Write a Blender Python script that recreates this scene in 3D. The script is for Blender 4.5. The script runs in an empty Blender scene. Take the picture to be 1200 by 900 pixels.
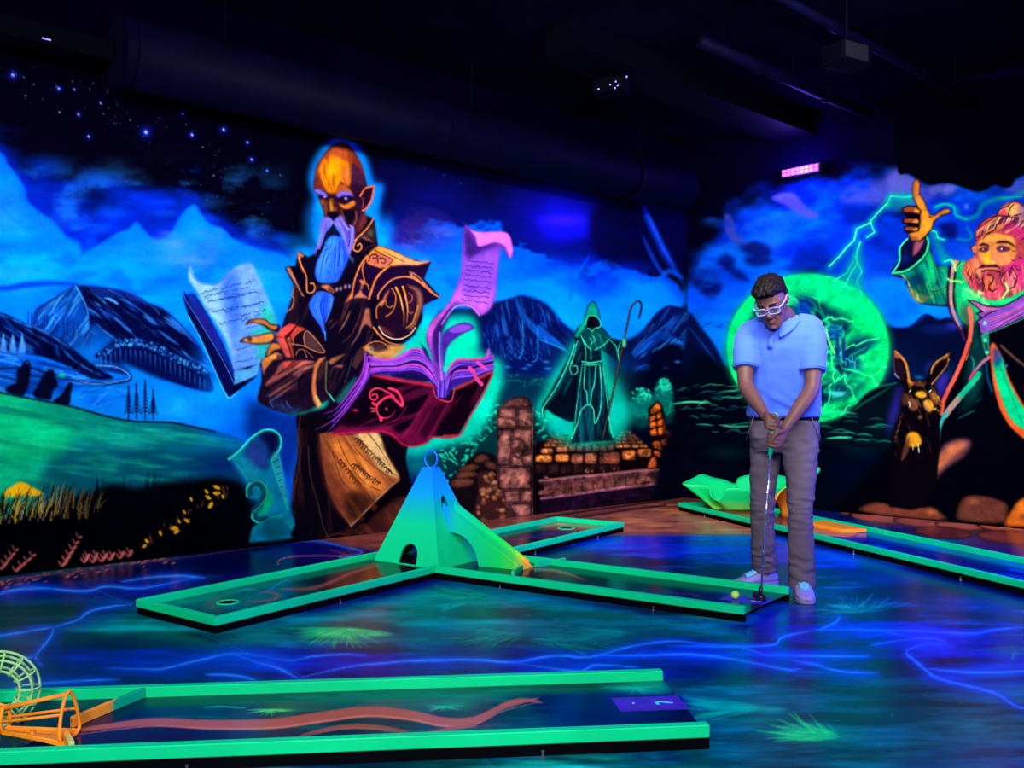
import bpy, bmesh, math, random
import numpy as np
from mathutils import Vector, Matrix

# ------------------------------------------------------------------ camera, world, exposure
FPX, HZ, CAMH = 1040.0, 468.0, 1.06       # focal length (px of 1200), horizon row, camera height (m)
scene = bpy.context.scene
COL = scene.collection
cam_d = bpy.data.cameras.new('camera'); cam = bpy.data.objects.new('camera', cam_d); COL.objects.link(cam)
cam.location = (0, 0, CAMH); cam.rotation_euler = (math.pi / 2, 0, 0)
cam_d.sensor_width = 36.0; cam_d.lens = FPX * 36.0 / 1200.0
cam_d.shift_y = (HZ - 450.0) / 1200.0
cam_d.clip_start = 0.05; cam_d.clip_end = 100
scene.camera = cam
scene.view_settings.view_transform = 'Standard'
scene.view_settings.look = 'None'
scene.view_settings.gamma = 1.0
scene.view_settings.exposure = 0.0
scene.view_settings.use_curve_mapping = False
world = bpy.data.worlds.new('dark_room'); scene.world = world
world.use_nodes = True
world.node_tree.nodes['Background'].inputs[0].default_value = (0.30, 0.34, 1.0, 1)
world.node_tree.nodes['Background'].inputs[1].default_value = 0.01
LAMP_GAIN = 0.28

# ------------------------------------------------------------------ helpers
def lin(c):
    c = np.asarray(c, dtype=np.float64) / 255.0
    return np.where(c <= 0.04045, c / 12.92, ((c + 0.055) / 1.055) ** 2.4)
def lc(c): return tuple(float(v) for v in lin(c)) + (1.0,)
def gp(x, y, z=0.0):
    """photo pixel -> point on the horizontal plane at height z"""
    Y = (CAMH - z) * FPX / (y - HZ)
    return Vector(((x - 600.0) / FPX * Y, Y, z))
def dp(x, y, Y):
    """photo pixel -> point at depth Y"""
    return Vector(((x - 600.0) / FPX * Y, Y, CAMH + (HZ - y) / FPX * Y))

def material(name, col, rough=0.55, spec=0.3, metal=0.0, emit=None, estr=0.0, var=0.0, vscale=8.0, bump=0.0, bscale=60.0, sheen=0.0):
    m = bpy.data.materials.new(name); m.use_nodes = True
    nt = m.node_tree; b = nt.nodes['Principled BSDF']
    b.inputs['Base Color'].default_value = lc(col)
    b.inputs['Roughness'].default_value = rough
    b.inputs['Specular IOR Level'].default_value = spec
    b.inputs['Metallic'].default_value = metal
    if sheen: b.inputs['Sheen Weight'].default_value = sheen
    if emit is not None:
        b.inputs['Emission Color'].default_value = lc(emit); b.inputs['Emission Strength'].default_value = estr
    if var or bump:
        tc = nt.nodes.new('ShaderNodeTexCoord')
    if var:
        n = nt.nodes.new('ShaderNodeTexNoise'); n.inputs['Scale'].default_value = vscale; n.inputs['Detail'].default_value = 4
        nt.links.new(tc.outputs['Object'], n.inputs['Vector'])
        r = nt.nodes.new('ShaderNodeValToRGB')
        r.color_ramp.elements[0].position = 0.3; r.color_ramp.elements[1].position = 0.7
        r.color_ramp.elements[0].color = lc([v * (1 - var) for v in col])
        r.color_ramp.elements[1].color = lc([min(255, v * (1 + var)) for v in col])
        nt.links.new(n.outputs['Fac'], r.inputs['Fac']); nt.links.new(r.outputs['Color'], b.inputs['Base Color'])
    if bump:
        n2 = nt.nodes.new('ShaderNodeTexNoise'); n2.inputs['Scale'].default_value = bscale; n2.inputs['Detail'].default_value = 3
        nt.links.new(tc.outputs['Object'], n2.inputs['Vector'])
        bp = nt.nodes.new('ShaderNodeBump'); bp.inputs['Strength'].default_value = bump; bp.inputs['Distance'].default_value = 0.01
        nt.links.new(n2.outputs['Fac'], bp.inputs['Height']); nt.links.new(bp.outputs['Normal'], b.inputs['Normal'])
    return m

def paint_material(name, rough=0.6, spec=0.2, bump=0.0):
    """painted surface: colour comes from the paint stored on the mesh, fine grain from a noise node"""
    m = bpy.data.materials.new(name); m.use_nodes = True
    nt = m.node_tree; b = nt.nodes['Principled BSDF']
    a = nt.nodes.new('ShaderNodeAttribute'); a.attribute_name = 'paint'
    tc = nt.nodes.new('ShaderNodeTexCoord')
    n = nt.nodes.new('ShaderNodeTexNoise'); n.inputs['Scale'].default_value = 55; n.inputs['Detail'].default_value = 5
    nt.links.new(tc.outputs['Object'], n.inputs['Vector'])
    mr = nt.nodes.new('ShaderNodeMapRange'); mr.inputs['To Min'].default_value = 0.9; mr.inputs['To Max'].default_value = 1.1
    nt.links.new(n.outputs['Fac'], mr.inputs['Value'])
    mx = nt.nodes.new('ShaderNodeVectorMath'); mx.operation = 'SCALE'
    nt.links.new(a.outputs['Color'], mx.inputs[0]); nt.links.new(mr.outputs['Result'], mx.inputs['Scale'])
    nt.links.new(mx.outputs['Vector'], b.inputs['Base Color'])
    b.inputs['Roughness'].default_value = rough; b.inputs['Specular IOR Level'].default_value = spec
    if bump:
        bp = nt.nodes.new('ShaderNodeBump'); bp.inputs['Strength'].default_value = bump; bp.inputs['Distance'].default_value = 0.003
        nt.links.new(n.outputs['Fac'], bp.inputs['Height']); nt.links.new(bp.outputs['Normal'], b.inputs['Normal'])
    return m

def tag(o, label=None, cat=None, group=None, kind=None):
    if label: o['label'] = label
    if cat: o['category'] = cat
    if group: o['group'] = group
    if kind: o['kind'] = kind
    return o
def empty(name, loc=(0, 0, 0), rz=0.0):
    o = bpy.data.objects.new(name, None); COL.objects.link(o)
    o.location = loc; o.rotation_euler = (0, 0, rz); o.empty_display_size = 0.1
    return o
def link(name, me, mat=None, parent=None, smooth=False):
    o = bpy.data.objects.new(name, me); COL.objects.link(o)
    if mat is not None and not me.materials: me.materials.append(mat)
    if smooth:
        me.polygons.foreach_set('use_smooth', [True] * len(me.polygons))
    if parent is not None: o.parent = parent
    return o
def bm_obj(name, bm, mat=None, parent=None, smooth=False, off=None):
    """off: world position of the parent, subtracted from the vertices"""
    if off is not None:
        for v in bm.verts: v.co -= Vector(off)
    bmesh.ops.recalc_face_normals(bm, faces=bm.faces)
    me = bpy.data.meshes.new(name); bm.to_mesh(me); bm.free()
    return link(name, me, mat, parent, smooth)
def prism(bm, base, z0, z1):
    """vertical prism over a polygon of (x, y)"""
    lo = [bm.verts.new((p[0], p[1], z0)) for p in base]; hi = [bm.verts.new((p[0], p[1], z1)) for p in base]
    n = len(base)
    bm.faces.new(lo[::-1]); bm.faces.new(hi)
    for i in range(n): bm.faces.new((lo[i], lo[(i + 1) % n], hi[(i + 1) % n], hi[i]))
def hexa(bm, a, b):
    """two quads (4 points each) joined to a solid"""
    A = [bm.verts.new(p) for p in a]; B = [bm.verts.new(p) for p in b]
    bm.faces.new(A[::-1]); bm.faces.new(B)
    for i in range(4): bm.faces.new((A[i], A[(i + 1) % 4], B[(i + 1) % 4], B[i]))
def box(bm, c, s, rz=0.0):
    m = Matrix.Translation(c) @ Matrix.Rotation(rz, 4, 'Z') @ Matrix.Diagonal((s[0], s[1], s[2], 1))
    bmesh.ops.create_cube(bm, size=1.0, matrix=m)
def bevel(bm, w, seg=2):
    bmesh.ops.bevel(bm, geom=list(bm.edges), offset=w, segments=seg, affect='EDGES', profile=0.5)
def frame(t):
    t = Vector(t).normalized(); up = Vector((0, 0, 1)) if abs(t.z) < 0.9 else Vector((1, 0, 0))
    a = t.cross(up).normalized(); b = t.cross(a).normalized()
    return a, b
def tube(bm, pts, r, seg=8, closed=False, caps=True):
    """round tube along points, radius number or list; parallel transported frame"""
    P = [Vector(p) for p in pts]; n = len(P)
    R = r if isinstance(r, (list, tuple)) else [r] * n
    rings = []; a = None
    for i in range(n):
        if closed: t = P[(i + 1) % n] - P[i - 1]
        else: t = P[min(i + 1, n - 1)] - P[max(i - 1, 0)]
        t.normalize()
        if a is None: a, b = frame(t)
        else:
            a = (a - t * a.dot(t)); a.normalize(); b = t.cross(a)
        rings.append([bm.verts.new(P[i] + (a * math.cos(2 * math.pi * k / seg) + b * math.sin(2 * math.pi * k / seg)) * R[i]) for k in range(seg)])
    for i in range(n if closed else n - 1):
        A, B = rings[i], rings[(i + 1) % n]
        for k in range(seg): bm.faces.new((A[k], A[(k + 1) % seg], B[(k + 1) % seg], B[k]))
    if caps and not closed:
        bm.faces.new(rings[0][::-1]); bm.faces.new(rings[-1])
def lathe(bm, prof, c=(0, 0, 0), seg=24, cap=True):
    rings = [[bm.verts.new((c[0] + r * math.cos(2 * math.pi * k / seg), c[1] + r * math.sin(2 * math.pi * k / seg), c[2] + z)) for k in range(seg)] for r, z in prof]
    for A, B in zip(rings, rings[1:]):
        for k in range(seg): bm.faces.new((A[k], A[(k + 1) % seg], B[(k + 1) % seg], B[k]))
    if cap: bm.faces.new(rings[0][::-1]); bm.faces.new(rings[-1])
def spline(pts, n=8, closed=False):
    """Catmull-Rom through points (any dimension)"""
    P = np.asarray(pts, dtype=float); m = len(P); out = []
    for i in range(m if closed else m - 1):
        if closed: p0, p1, p2, p3 = P[i - 1], P[i], P[(i + 1) % m], P[(i + 2) % m]
        else: p0, p1, p2, p3 = P[max(i - 1, 0)], P[i], P[i + 1], P[min(i + 2, m - 1)]
        for k in range(n):
            t = k / n
            out.append(0.5 * ((2 * p1) + (-p0 + p2) * t + (2 * p0 - 5 * p1 + 4 * p2 - p3) * t * t + (-p0 + 3 * p1 - 3 * p2 + p3) * t ** 3))
    if not closed: out.append(P[-1])
    return np.array(out)

# ------------------------------------------------------------------ unseen light bars added to light the mural, lanes and player
M_HOUSE = material('bar_housing_black', (14, 14, 18), 0.5, 0.3)
M_TUBE = material('bar_lens_violet', (40, 30, 90), 0.3, 0.4, emit=(120, 70, 255), estr=1.2)
M_LED = material('led_lens_magenta', (120, 60, 200), 0.3, 0.4, emit=(205, 42, 255), estr=9.0)
def lamp(name, parent, size, power, col, spread=math.pi):
    d = bpy.data.lights.new(name, 'AREA'); d.shape = 'RECTANGLE'; d.size, d.size_y = size
    d.energy = power * LAMP_GAIN; d.color = col; d.spread = spread
    o = bpy.data.objects.new(name, d); COL.objects.link(o); o.parent = parent
    return o
def unseen_bar(label, loc, aim, power, col, length=1.2, w=0.16, spread=math.pi):
    """added ceiling-hung light bar, out of view: housing with end caps, tube lens, yoke and its light; local -Z is the throw"""
    root = empty('unseen_light_bar', loc)
    d = (Vector(aim) - Vector(loc)).normalized()
    root.rotation_euler = d.to_track_quat('-Z', 'Y').to_euler()
    tag(root, label, 'light', 'unseen light bars under the ceiling')
    bm = bmesh.new(); box(bm, (0, 0, 0.035), (length, w, 0.06)); bevel(bm, 0.006, 1); bm_obj('housing', bm, M_HOUSE, root)
    for s in (-1, 1):
        bm = bmesh.new(); box(bm, (s * (length / 2 + 0.012), 0, 0.03), (0.02, w + 0.01, 0.08)); bevel(bm, 0.004, 1); bm_obj('end_cap', bm, M_HOUSE, root)
    bm = bmesh.new(); box(bm, (0, 0, 0.0), (length * 0.96, w * 0.8, 0.012)); bevel(bm, 0.004, 1); bm_obj('lens', bm, M_TUBE, root)
    Mi = (Matrix.Translation(loc) @ root.rotation_euler.to_matrix().to_4x4()).inverted()
    for s in (-1, 1):
        q = Mi.inverted() @ Vector((s * length * 0.38, 0, 0.06)); bm = bmesh.new(); tube(bm, [q, Vector((q.x, q.y, 3.8))], 0.006, 6); bmesh.ops.transform(bm, matrix=Mi, verts=bm.verts); bm_obj('hanger_rod', bm, M_HOUSE, root)
    L_ = lamp('added_bar_light', root, (length * 0.94, w * 0.75), power, col, spread); L_.location = (0, 0, -0.012)
    return root
WHITE = (1.0, 0.95, 1.0)
for lab, loc, aim, pw, sp in (
        ('unseen added light bar at the far left of the row before the viewer', (-3.3, 1.9, 2.7), (-4.0, 5.0, 1.9), 95, 1.9),
        ('unseen added light bar aimed at the painted valley', (-2.0, 2.6, 2.75), (-2.3, 6.0, 1.9), 115, 1.9),
        ('unseen added light bar aimed at the painted book', (-0.7, 3.25, 2.75), (-0.6, 7.6, 2.0), 150, 1.9),
        ('unseen added light bar aimed at the room corner', (1.0, 3.2, 2.75), (1.9, 9.4, 2.1), 270, 1.8),
        ('unseen added light bar aimed at the painted old man', (1.7, 2.2, 2.75), (3.6, 7.6, 2.1), 260, 1.8),
        ('unseen added light bar over the front lane', (-0.9, 0.9, 3.4), (-0.6, 3.6, 0.0), 150, math.pi),
        ('unseen added light bar over the putting player', (0.7, 1.0, 3.4), (1.0, 4.6, 0.2), 150, math.pi),
        ('unseen added fill bar hung behind the viewer', (-0.4, -1.6, 2.2), (0.3, 5.0, 0.4), 420, 2.2)):
    unseen_bar(lab, loc, aim, pw, WHITE, spread=sp)  # added bars, none in view, light the walls, lanes and player
unseen_bar('short blue wash bar high on the right beyond the frame', (3.8, 4.35, 1.7), (1.5, 4.85, 0.9), 620, (0.035, 0.04, 1.0), 0.6)

# ------------------------------------------------------------------ a small paint box: brush strokes and filled outlines laid down in code
class Canvas:
    """paint layer; coordinates are photo pixels, later carried to points of the wall or floor they were read from"""
    def __init__(s, x0, y0, x1, y1, S, col=(0, 0, 0)):
        s.x0, s.y0, s.S = x0, y0, S
        s.w, s.h = int((x1 - x0) * S), int((y1 - y0) * S)
        s.C = np.empty((s.h, s.w, 3), np.float32); s.C[:] = col
        s.ID = np.zeros((s.h, s.w), np.uint8)
        s.clip = None
        s.X = (np.arange(s.w, dtype=np.float32) + 0.5) / S + x0
        s.Y = (np.arange(s.h, dtype=np.float32) + 0.5) / S + y0
        s.rng = np.random.RandomState(7)
    def win(s, xa, ya, xb, yb):
        i0 = max(0, int((xa - s.x0) * s.S)); i1 = min(s.w, int((xb - s.x0) * s.S) + 2)
        j0 = max(0, int((ya - s.y0) * s.S)); j1 = min(s.h, int((yb - s.y0) * s.S) + 2)
        return i0, j0, i1, j1
    def blend(s, w, m, col):
        i0, j0, i1, j1 = w
        if s.clip is not None: m = m * s.clip[j0:j1, i0:i1]
        D = s.C[j0:j1, i0:i1]
        if callable(col):
            c = col(s.X[None, i0:i1], s.Y[j0:j1, None])
        else:
            c = np.array(col, np.float32)
        D += m[..., None] * (c - D)
    def mask(s, pts, sm=1, soft=0.0):
        P = np.asarray(pts, float).reshape(-1, 2)
        if sm: P = spline(P, 6, True)
        pad = 2 + soft * 3
        w = s.win(P[:, 0].min() - pad, P[:, 1].min() - pad, P[:, 0].max() + pad, P[:, 1].max() + pad)
        i0, j0, i1, j1 = w
        if i1 <= i0 or j1 <= j0: return None, None
        K = 2
        W, H = (i1 - i0) * K, (j1 - j0) * K
        D = np.zeros((H, W + 1), np.int32)
        Q = (P - [s.x0, s.y0]) * s.S * K - [i0 * K, j0 * K]
        for (xa, ya), (xb, yb) in zip(Q, np.roll(Q, -1, 0)):
            if ya == yb: continue
            if ya > yb: xa, ya, xb, yb = xb, yb, xa, ya
            r0, r1 = max(0, math.ceil(ya - 0.5)), min(H - 1, math.ceil(yb - 0.5) - 1)
            if r1 < r0: continue
            rr = np.arange(r0, r1 + 1)
            xc = xa + (rr + 0.5 - ya) * (xb - xa) / (yb - ya)
            cc = np.clip(np.ceil(xc - 0.5), 0, W).astype(int)
            np.add.at(D, (rr, cc), 1)
        M = (np.cumsum(D, 1)[:, :W] & 1).astype(np.float32)
        M = M.reshape(j1 - j0, K, i1 - i0, K).mean((1, 3))
        if soft > 0: M = s.blur(M, soft * s.S * 0.62)
        return w, M
    @staticmethod
    def blur(M, r):
        k = max(1, int(round(r)))
        for ax in (0, 1):
            for _ in range(2):
                n = M.shape[ax]
                pad = [(0, 0), (0, 0)]; pad[ax] = (k + 1, k)
                c = np.cumsum(np.pad(M, pad, mode='edge'), axis=ax, dtype=np.float64)
                if ax == 0: M = ((c[2 * k + 1:] - c[:n]) / (2 * k + 1)).astype(np.float32)
                else: M = ((c[:, 2 * k + 1:] - c[:, :n]) / (2 * k + 1)).astype(np.float32)
        return M
    def F(s, col, pts, soft=0.0, a=1.0, sm=1, id=None):
        """filled outline"""
        w, M = s.mask(pts, sm, soft)
        if w is None: return
        s.blend(w, M * a, col)
        if id is not None:
            i0, j0, i1, j1 = w; s.ID[j0:j1, i0:i1][M > 0.5] = id
    def clipto(s, pts=None, sm=1, soft=0.0):
        if pts is None: s.clip = None; return
        w, M = s.mask(pts, sm, soft); i0, j0, i1, j1 = w
        s.clip = np.zeros((s.h, s.w), np.float32); s.clip[j0:j1, i0:i1] = M
    def L(s, col, wd, pts, a=1.0, soft=0.6, t=0, sm=1, id=None):
        """brush stroke; t: 0 even, 1 thins to the end, 2 thins to both ends, -1 thins to the start"""
        P = np.asarray(pts, float).reshape(-1, 2)
        if len(P) == 2: P = P[0] + (P[1] - P[0]) * np.linspace(0, 1, 9)[:, None]
        elif sm: P = spline(P, 6)
        n = len(P); u = np.linspace(0, 1, n)
        r = np.full(n, wd / 2.0)
        if t == 1: r = r * (1 - u) ** 0.7
        if t == -1: r = r * u ** 0.7
        if t == 2: r = r * np.clip(np.sin(np.pi * u), 0, 1) ** 0.6
        r = np.maximum(r, 0.12)
        pad = wd / 2 + soft * 2 + 1.5
        w = s.win(P[:, 0].min() - pad, P[:, 1].min() - pad, P[:, 0].max() + pad, P[:, 1].max() + pad)
        i0, j0, i1, j1 = w
        if i1 <= i0 or j1 <= j0: return
        M = np.zeros((j1 - j0, i1 - i0), np.float32)
        so = max(soft, 0.35)
        for k in range(n - 1):
            (xa, ya), (xb, yb) = P[k], P[k + 1]
            R = max(r[k], r[k + 1]) + so * 2 + 1
            a0, b0, a1, b1 = s.win(min(xa, xb) - R, min(ya, yb) - R, max(xa, xb) + R, max(ya, yb) + R)
            a0, a1 = max(a0, i0), min(a1, i1); b0, b1 = max(b0, j0), min(b1, j1)
            if a1 <= a0 or b1 <= b0: continue
            X = s.X[None, a0:a1] - xa; Y = s.Y[b0:b1, None] - ya
            dx, dy = xb - xa, yb - ya; d2 = dx * dx + dy * dy + 1e-9
            q = np.clip((X * dx + Y * dy) / d2, 0, 1)
            dist = np.hypot(X - q * dx, Y - q * dy)
            rr = r[k] + q * (r[k + 1] - r[k])
            v = np.clip((rr - dist) / (2 * so) + 0.5, 0, 1)
            v = v * v * (3 - 2 * v)
            S_ = M[b0 - j0:b1 - j0, a0 - i0:a1 - i0]; np.maximum(S_, v, out=S_)
        s.blend(w, M * a, col)
        if id is not None: s.ID[j0:j1, i0:i1][M > 0.5] = id
    def G(s, col, x, y, rx, ry=None, a=1.0, p=1.0):
        """soft round dab"""
        ry = ry or rx
        w = s.win(x - rx * 1.05, y - ry * 1.05, x + rx * 1.05, y + ry * 1.05); i0, j0, i1, j1 = w
        if i1 <= i0 or j1 <= j0: return
        d = np.hypot((s.X[None, i0:i1] - x) / rx, (s.Y[j0:j1, None] - y) / ry)
        m = np.clip(1 - d, 0, 1); m = (m * m * (3 - 2 * m)) ** p
        s.blend(w, m.astype(np.float32) * a, col)
    def noise(s, sx, sy, oct=4, seed=0, gain=0.5):
        """fractal noise over the whole layer, 0..1"""
        rg = np.random.RandomState(seed); out = np.zeros((s.h, s.w), np.float32); amp = 1.0; tot = 0
        for o in range(oct):
            nx, ny = max(2, int(s.w / s.S / sx * 2 ** o) + 3), max(2, int(s.h / s.S / sy * 2 ** o) + 3)
            g = rg.rand(ny, nx).astype(np.float32)
            fx = np.arange(s.w) / s.S / sx * 2 ** o; fy = np.arange(s.h) / s.S / sy * 2 ** o
            ix = fx.astype(int); iy = fy.astype(int); fx = fx - ix; fy = fy - iy
            fx = (fx * fx * (3 - 2 * fx)).astype(np.float32); fy = (fy * fy * (3 - 2 * fy)).astype(np.float32)
            ix = np.minimum(ix, nx - 2); iy = np.minimum(iy, ny - 2)
            rows = g[iy] * (1 - fy)[:, None] + g[iy + 1] * fy[:, None]
            out += amp * (rows[:, ix] * (1 - fx) + rows[:, ix + 1] * fx)
            tot += amp; amp *= gain
        return out / tot
    def streak(s, col, pts, ang, sx, sy, seed, a=.7, lo=.5, k=4.0, soft=1.5, sm=1):
        """grain of brush marks running at an angle, inside an outline"""
        w, M = s.mask(pts, sm, soft)
        if w is None: return
        i0, j0, i1, j1 = w; ca, sa = math.cos(ang), math.sin(ang)
        X, Y = np.meshgrid(s.X[i0:i1], s.Y[j0:j1]); n = np.zeros_like(X); tot = 0
        rg = np.random.RandomState(seed)
        for o in range(3):
            g = rg.rand(128, 128).astype(np.float32); q = 2 ** o
            u = (X * ca + Y * sa) / sx * q + 4000; v = (-X * sa + Y * ca) / sy * q + 4000
            iu = u.astype(int); iv = v.astype(int); fu = u - iu; fv = v - iv; fu = fu * fu * (3 - 2 * fu); fv = fv * fv * (3 - 2 * fv)
            A = lambda di, dj: g[(iv + dj) % 128, (iu + di) % 128]
            n += ((A(0, 0) * (1 - fu) + A(1, 0) * fu) * (1 - fv) + (A(0, 1) * (1 - fu) + A(1, 1) * fu) * fv) / q; tot += 1 / q
        s.blend(w, (M * np.clip((n / tot - lo) * k, 0, 1) * a).astype(np.float32), col)
    def sample(s, px, py):
        fx = np.clip((px - s.x0) * s.S - 0.5, 0, s.w - 1.001); fy = np.clip((py - s.y0) * s.S - 0.5, 0, s.h - 1.001)
        ix = fx.astype(int); iy = fy.astype(int); fx = (fx - ix)[:, None]; fy = (fy - iy)[:, None]
        C = s.C
        return (C[iy, ix] * (1 - fx) + C[iy, ix + 1] * fx) * (1 - fy) + (C[iy + 1, ix] * (1 - fx) + C[iy + 1, ix + 1] * fx) * fy
def lg(c0, c1, xa, ya, xb, yb):
    """blend of two pigments along a line"""
    c0 = np.array(c0, np.float32); c1 = np.array(c1, np.float32); dx, dy = xb - xa, yb - ya; d2 = dx * dx + dy * dy
    def f(X, Y):
        t = np.clip(((X - xa) * dx + (Y - ya) * dy) / d2, 0, 1)[..., None]
        return c0 + (c1 - c0) * t
    return f
def to_px(P):
    """points (n,3) -> photo pixels"""
    return 600 + FPX * P[:, 0] / P[:, 1], HZ - FPX * (P[:, 2] - CAMH) / P[:, 1]
def painted_grid(name, P, nu, nv, cv, mat, parent=None, keep=None, off=(0, 0, 0), cfun=None):
    """grid mesh of nu x nv points P (row major) that carries the paint of canvas cv"""
    px, py = to_px(P)
    rgb = cv.sample(px, py) if cfun is None else cfun(P, px, py)
    idx = np.arange(nu * nv).reshape(nv, nu)
    q = np.stack([idx[:-1, :-1], idx[:-1, 1:], idx[1:, 1:], idx[1:, :-1]], -1).reshape(-1, 4)
    if keep is not None:
        q = q[keep(P[q].mean(1), q, px, py)]
        used = np.unique(q); mp = np.zeros(nu * nv, int); mp[used] = np.arange(len(used))
        P = P[used]; rgb = rgb[used]; q = mp[q]
    me = bpy.data.meshes.new(name)
    me.vertices.add(len(P)); me.vertices.foreach_set('co', (P - np.array(off)).astype(np.float32).ravel())
    me.loops.add(q.size); me.loops.foreach_set('vertex_index', q.astype(np.int32).ravel())
    me.polygons.add(len(q)); me.polygons.foreach_set('loop_start', np.arange(0, q.size, 4, dtype=np.int32))
    at = me.color_attributes.new('paint', 'FLOAT_COLOR', 'POINT')
    c4 = np.ones((len(P), 4), np.float32); c4[:, :3] = lin(np.clip(rgb, 0, 255))
    at.data.foreach_set('color', c4.ravel())
    me.update(calc_edges=True)
    return link(name, me, mat, parent)

# ------------------------------------------------------------------ the mural, left wall
def Z(ox, oy, k): return lambda *p: np.array(p, float).reshape(-1, 2) / k + [ox, oy]
WALLC = Canvas(-190, 20, 1390, 705, 1.5, (2, 2, 12))
def paint_left(c):
    F, L, G = c.F, c.L, c.G
    rnd = random.Random(3)
    XX, YY = c.X[None, :], c.Y[:, None]
    left = XX < 806
    # ---- sky
    n1 = c.noise(120, 60, 5, 11); n2 = c.noise(50, 26, 4, 12); n3 = c.noise(26, 16, 4, 13)
    edge = np.interp(c.X, [-190, 0, 60, 150, 220, 300, 345, 420, 470, 520, 560, 640, 700, 760, 800, 1400],
                     [110, 148, 176, 196, 212, 255, 275, 300, 205, 195, 200, 205, 232, 300, 330, 330])[None, :]
    t = np.clip((YY - edge + (n2 - 0.5) * 60) / 55, 0, 1)
    t = t * t * (3 - 2 * t)
    base = np.array([3, 1, 16], np.float32)
    blue = np.array([0, 26, 150], np.float32)
    sky = base + (blue - base) * t[..., None]
    t2 = np.clip((YY - edge - 50 + (n1 - 0.5) * 90) / 90, 0, 1)[..., None]
    sky = sky + (np.array([0, 62, 215], np.float32) - sky) * t2 * t2
    t3 = np.clip((YY - 318 + (n2 - 0.5) * 50) / 70, 0, 1)[..., None]
    sky = sky + (np.array([0, 118, 240], np.float32) - sky) * t3
    c.C[:] = np.where(left[..., None], sky, c.C)
    # big cumulus left
    F((0, 100, 252), [-190, 150, -60, 140, 0, 178, 8, 190, 20, 205, 30, 222, 33, 236, 50, 250, 66, 262, 78, 276, 95, 288, 60, 330, -190, 330], 2.5)
    F((0, 116, 250), [-190, 190, -30, 190, 0, 214, 20, 240, 40, 268, 70, 290, 60, 340, -190, 340], 8)
    F((0, 96, 246), [96, 302, 118, 285, 135, 274, 150, 268, 160, 260, 170, 270, 184, 281, 200, 272, 212, 252, 227, 239, 236, 250, 246, 262, 262, 268, 275, 280, 300, 290, 335, 300, 340, 340, 90, 340], 2)
    F((8, 122, 245), [110, 312, 150, 290, 205, 284, 226, 262, 246, 280, 290, 300, 330, 316, 330, 350, 100, 350], 9)
    F((0, 122, 250), [-190, 300, 60, 300, 200, 296, 340, 310, 350, 380, 200, 400, -190, 400], 16)
    for x, y, rx, ry, cc, a in [(6, 240, 34, 40, (70, 100, 235), .5), (215, 292, 60, 34, (70, 118, 230), .75), (232, 300, 40, 22, (95, 125, 225), .55), (50, 302, 80, 16, (0, 140, 255), .6),
                                (20, 320, 90, 20, (10, 150, 255), .6), (150, 318, 90, 14, (0, 145, 255), .5), (290, 330, 60, 30, (10, 140, 240), .6), (120, 352, 110, 14, (0, 135, 235), .6),
                                (105, 283, 16, 7, (0, 60, 215), .8), (52, 195, 40, 22, (0, 58, 215), .5), (120, 215, 50, 20, (0, 50, 200), .5), (170, 240, 60, 26, (0, 44, 196), .45)]:
        G(cc, x, y, rx, ry, a)
    for k in range(26):
        x = rnd.uniform(-20, 340); y = rnd.uniform(235, 330)
        G((20, 130, 250) if rnd.random() < .6 else (0, 85, 235), x, y, rnd.uniform(14, 40), rnd.uniform(5, 13), .25)
    n7 = c.noise(54, 30, 5, 17, .55); w = c.win(-180, 150, 345, 345); i0, j0, i1, j1 = w; m7 = n7[j0:j1, i0:i1]; x_, y_ = c.X[None, i0:i1], c.Y[j0:j1, None]; fade = np.clip((y_ - 180) / 40, 0, 1) * np.clip((345 - x_) / 50, 0, 1)
    c.blend(w, np.clip((m7 - .54) * 5, 0, 1) * fade * .45, (30, 150, 255)); c.blend(w, np.clip((.46 - m7) * 5, 0, 1) * fade * .5, (0, 56, 205))
    for p in ([0, 178, 8, 190, 20, 205, 30, 222, 33, 236, 50, 250, 66, 262, 78, 276, 95, 288], [118, 285, 135, 274, 150, 268, 160, 260, 170, 270, 184, 281, 200, 272, 212, 252, 227, 239, 236, 250, 246, 262, 262, 268, 275, 280, 300, 290, 335, 300]): L((0, 30, 170), 12, [v - (5 if k % 2 else 0) for k, v in enumerate(p)], .5, 4)
    F((0, 112, 250), [96, 302, 118, 286, 135, 275, 150, 269, 160, 261, 170, 271, 184, 282, 200, 273, 212, 253, 227, 240, 236, 251, 246, 263, 262, 269, 275, 281, 300, 291, 335, 301, 340, 320, 200, 300, 100, 312], 1.2, .55); F((0, 108, 252), [-60, 141, 0, 179, 8, 191, 20, 206, 30, 223, 33, 237, 50, 251, 66, 263, 78, 277, 93, 288, 60, 296, 20, 262, -60, 200], 1.2, .5)
    for k in range(14): G((90, 120, 235), 215 + rnd.uniform(-40, 50), 290 + rnd.uniform(-22, 22), rnd.uniform(8, 22), rnd.uniform(5, 12), .28)
    L((0, 40, 190), 7, [-60, 334, 0, 338, 30, 334, 60, 332, 90, 333], .8, 3, 2)
    # stars
    for k in range(150):
        x = rnd.uniform(0, 350); y = 78 + rnd.random() * (60 + x * .45)
        if y > 165 + (x - 150) * .35 and x < 200: continue
        G((150, 170, 190) if rnd.random() < .4 else (60, 70, 170), x, y, rnd.uniform(.8, 1.5), None, rnd.uniform(.4, 1))
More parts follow.
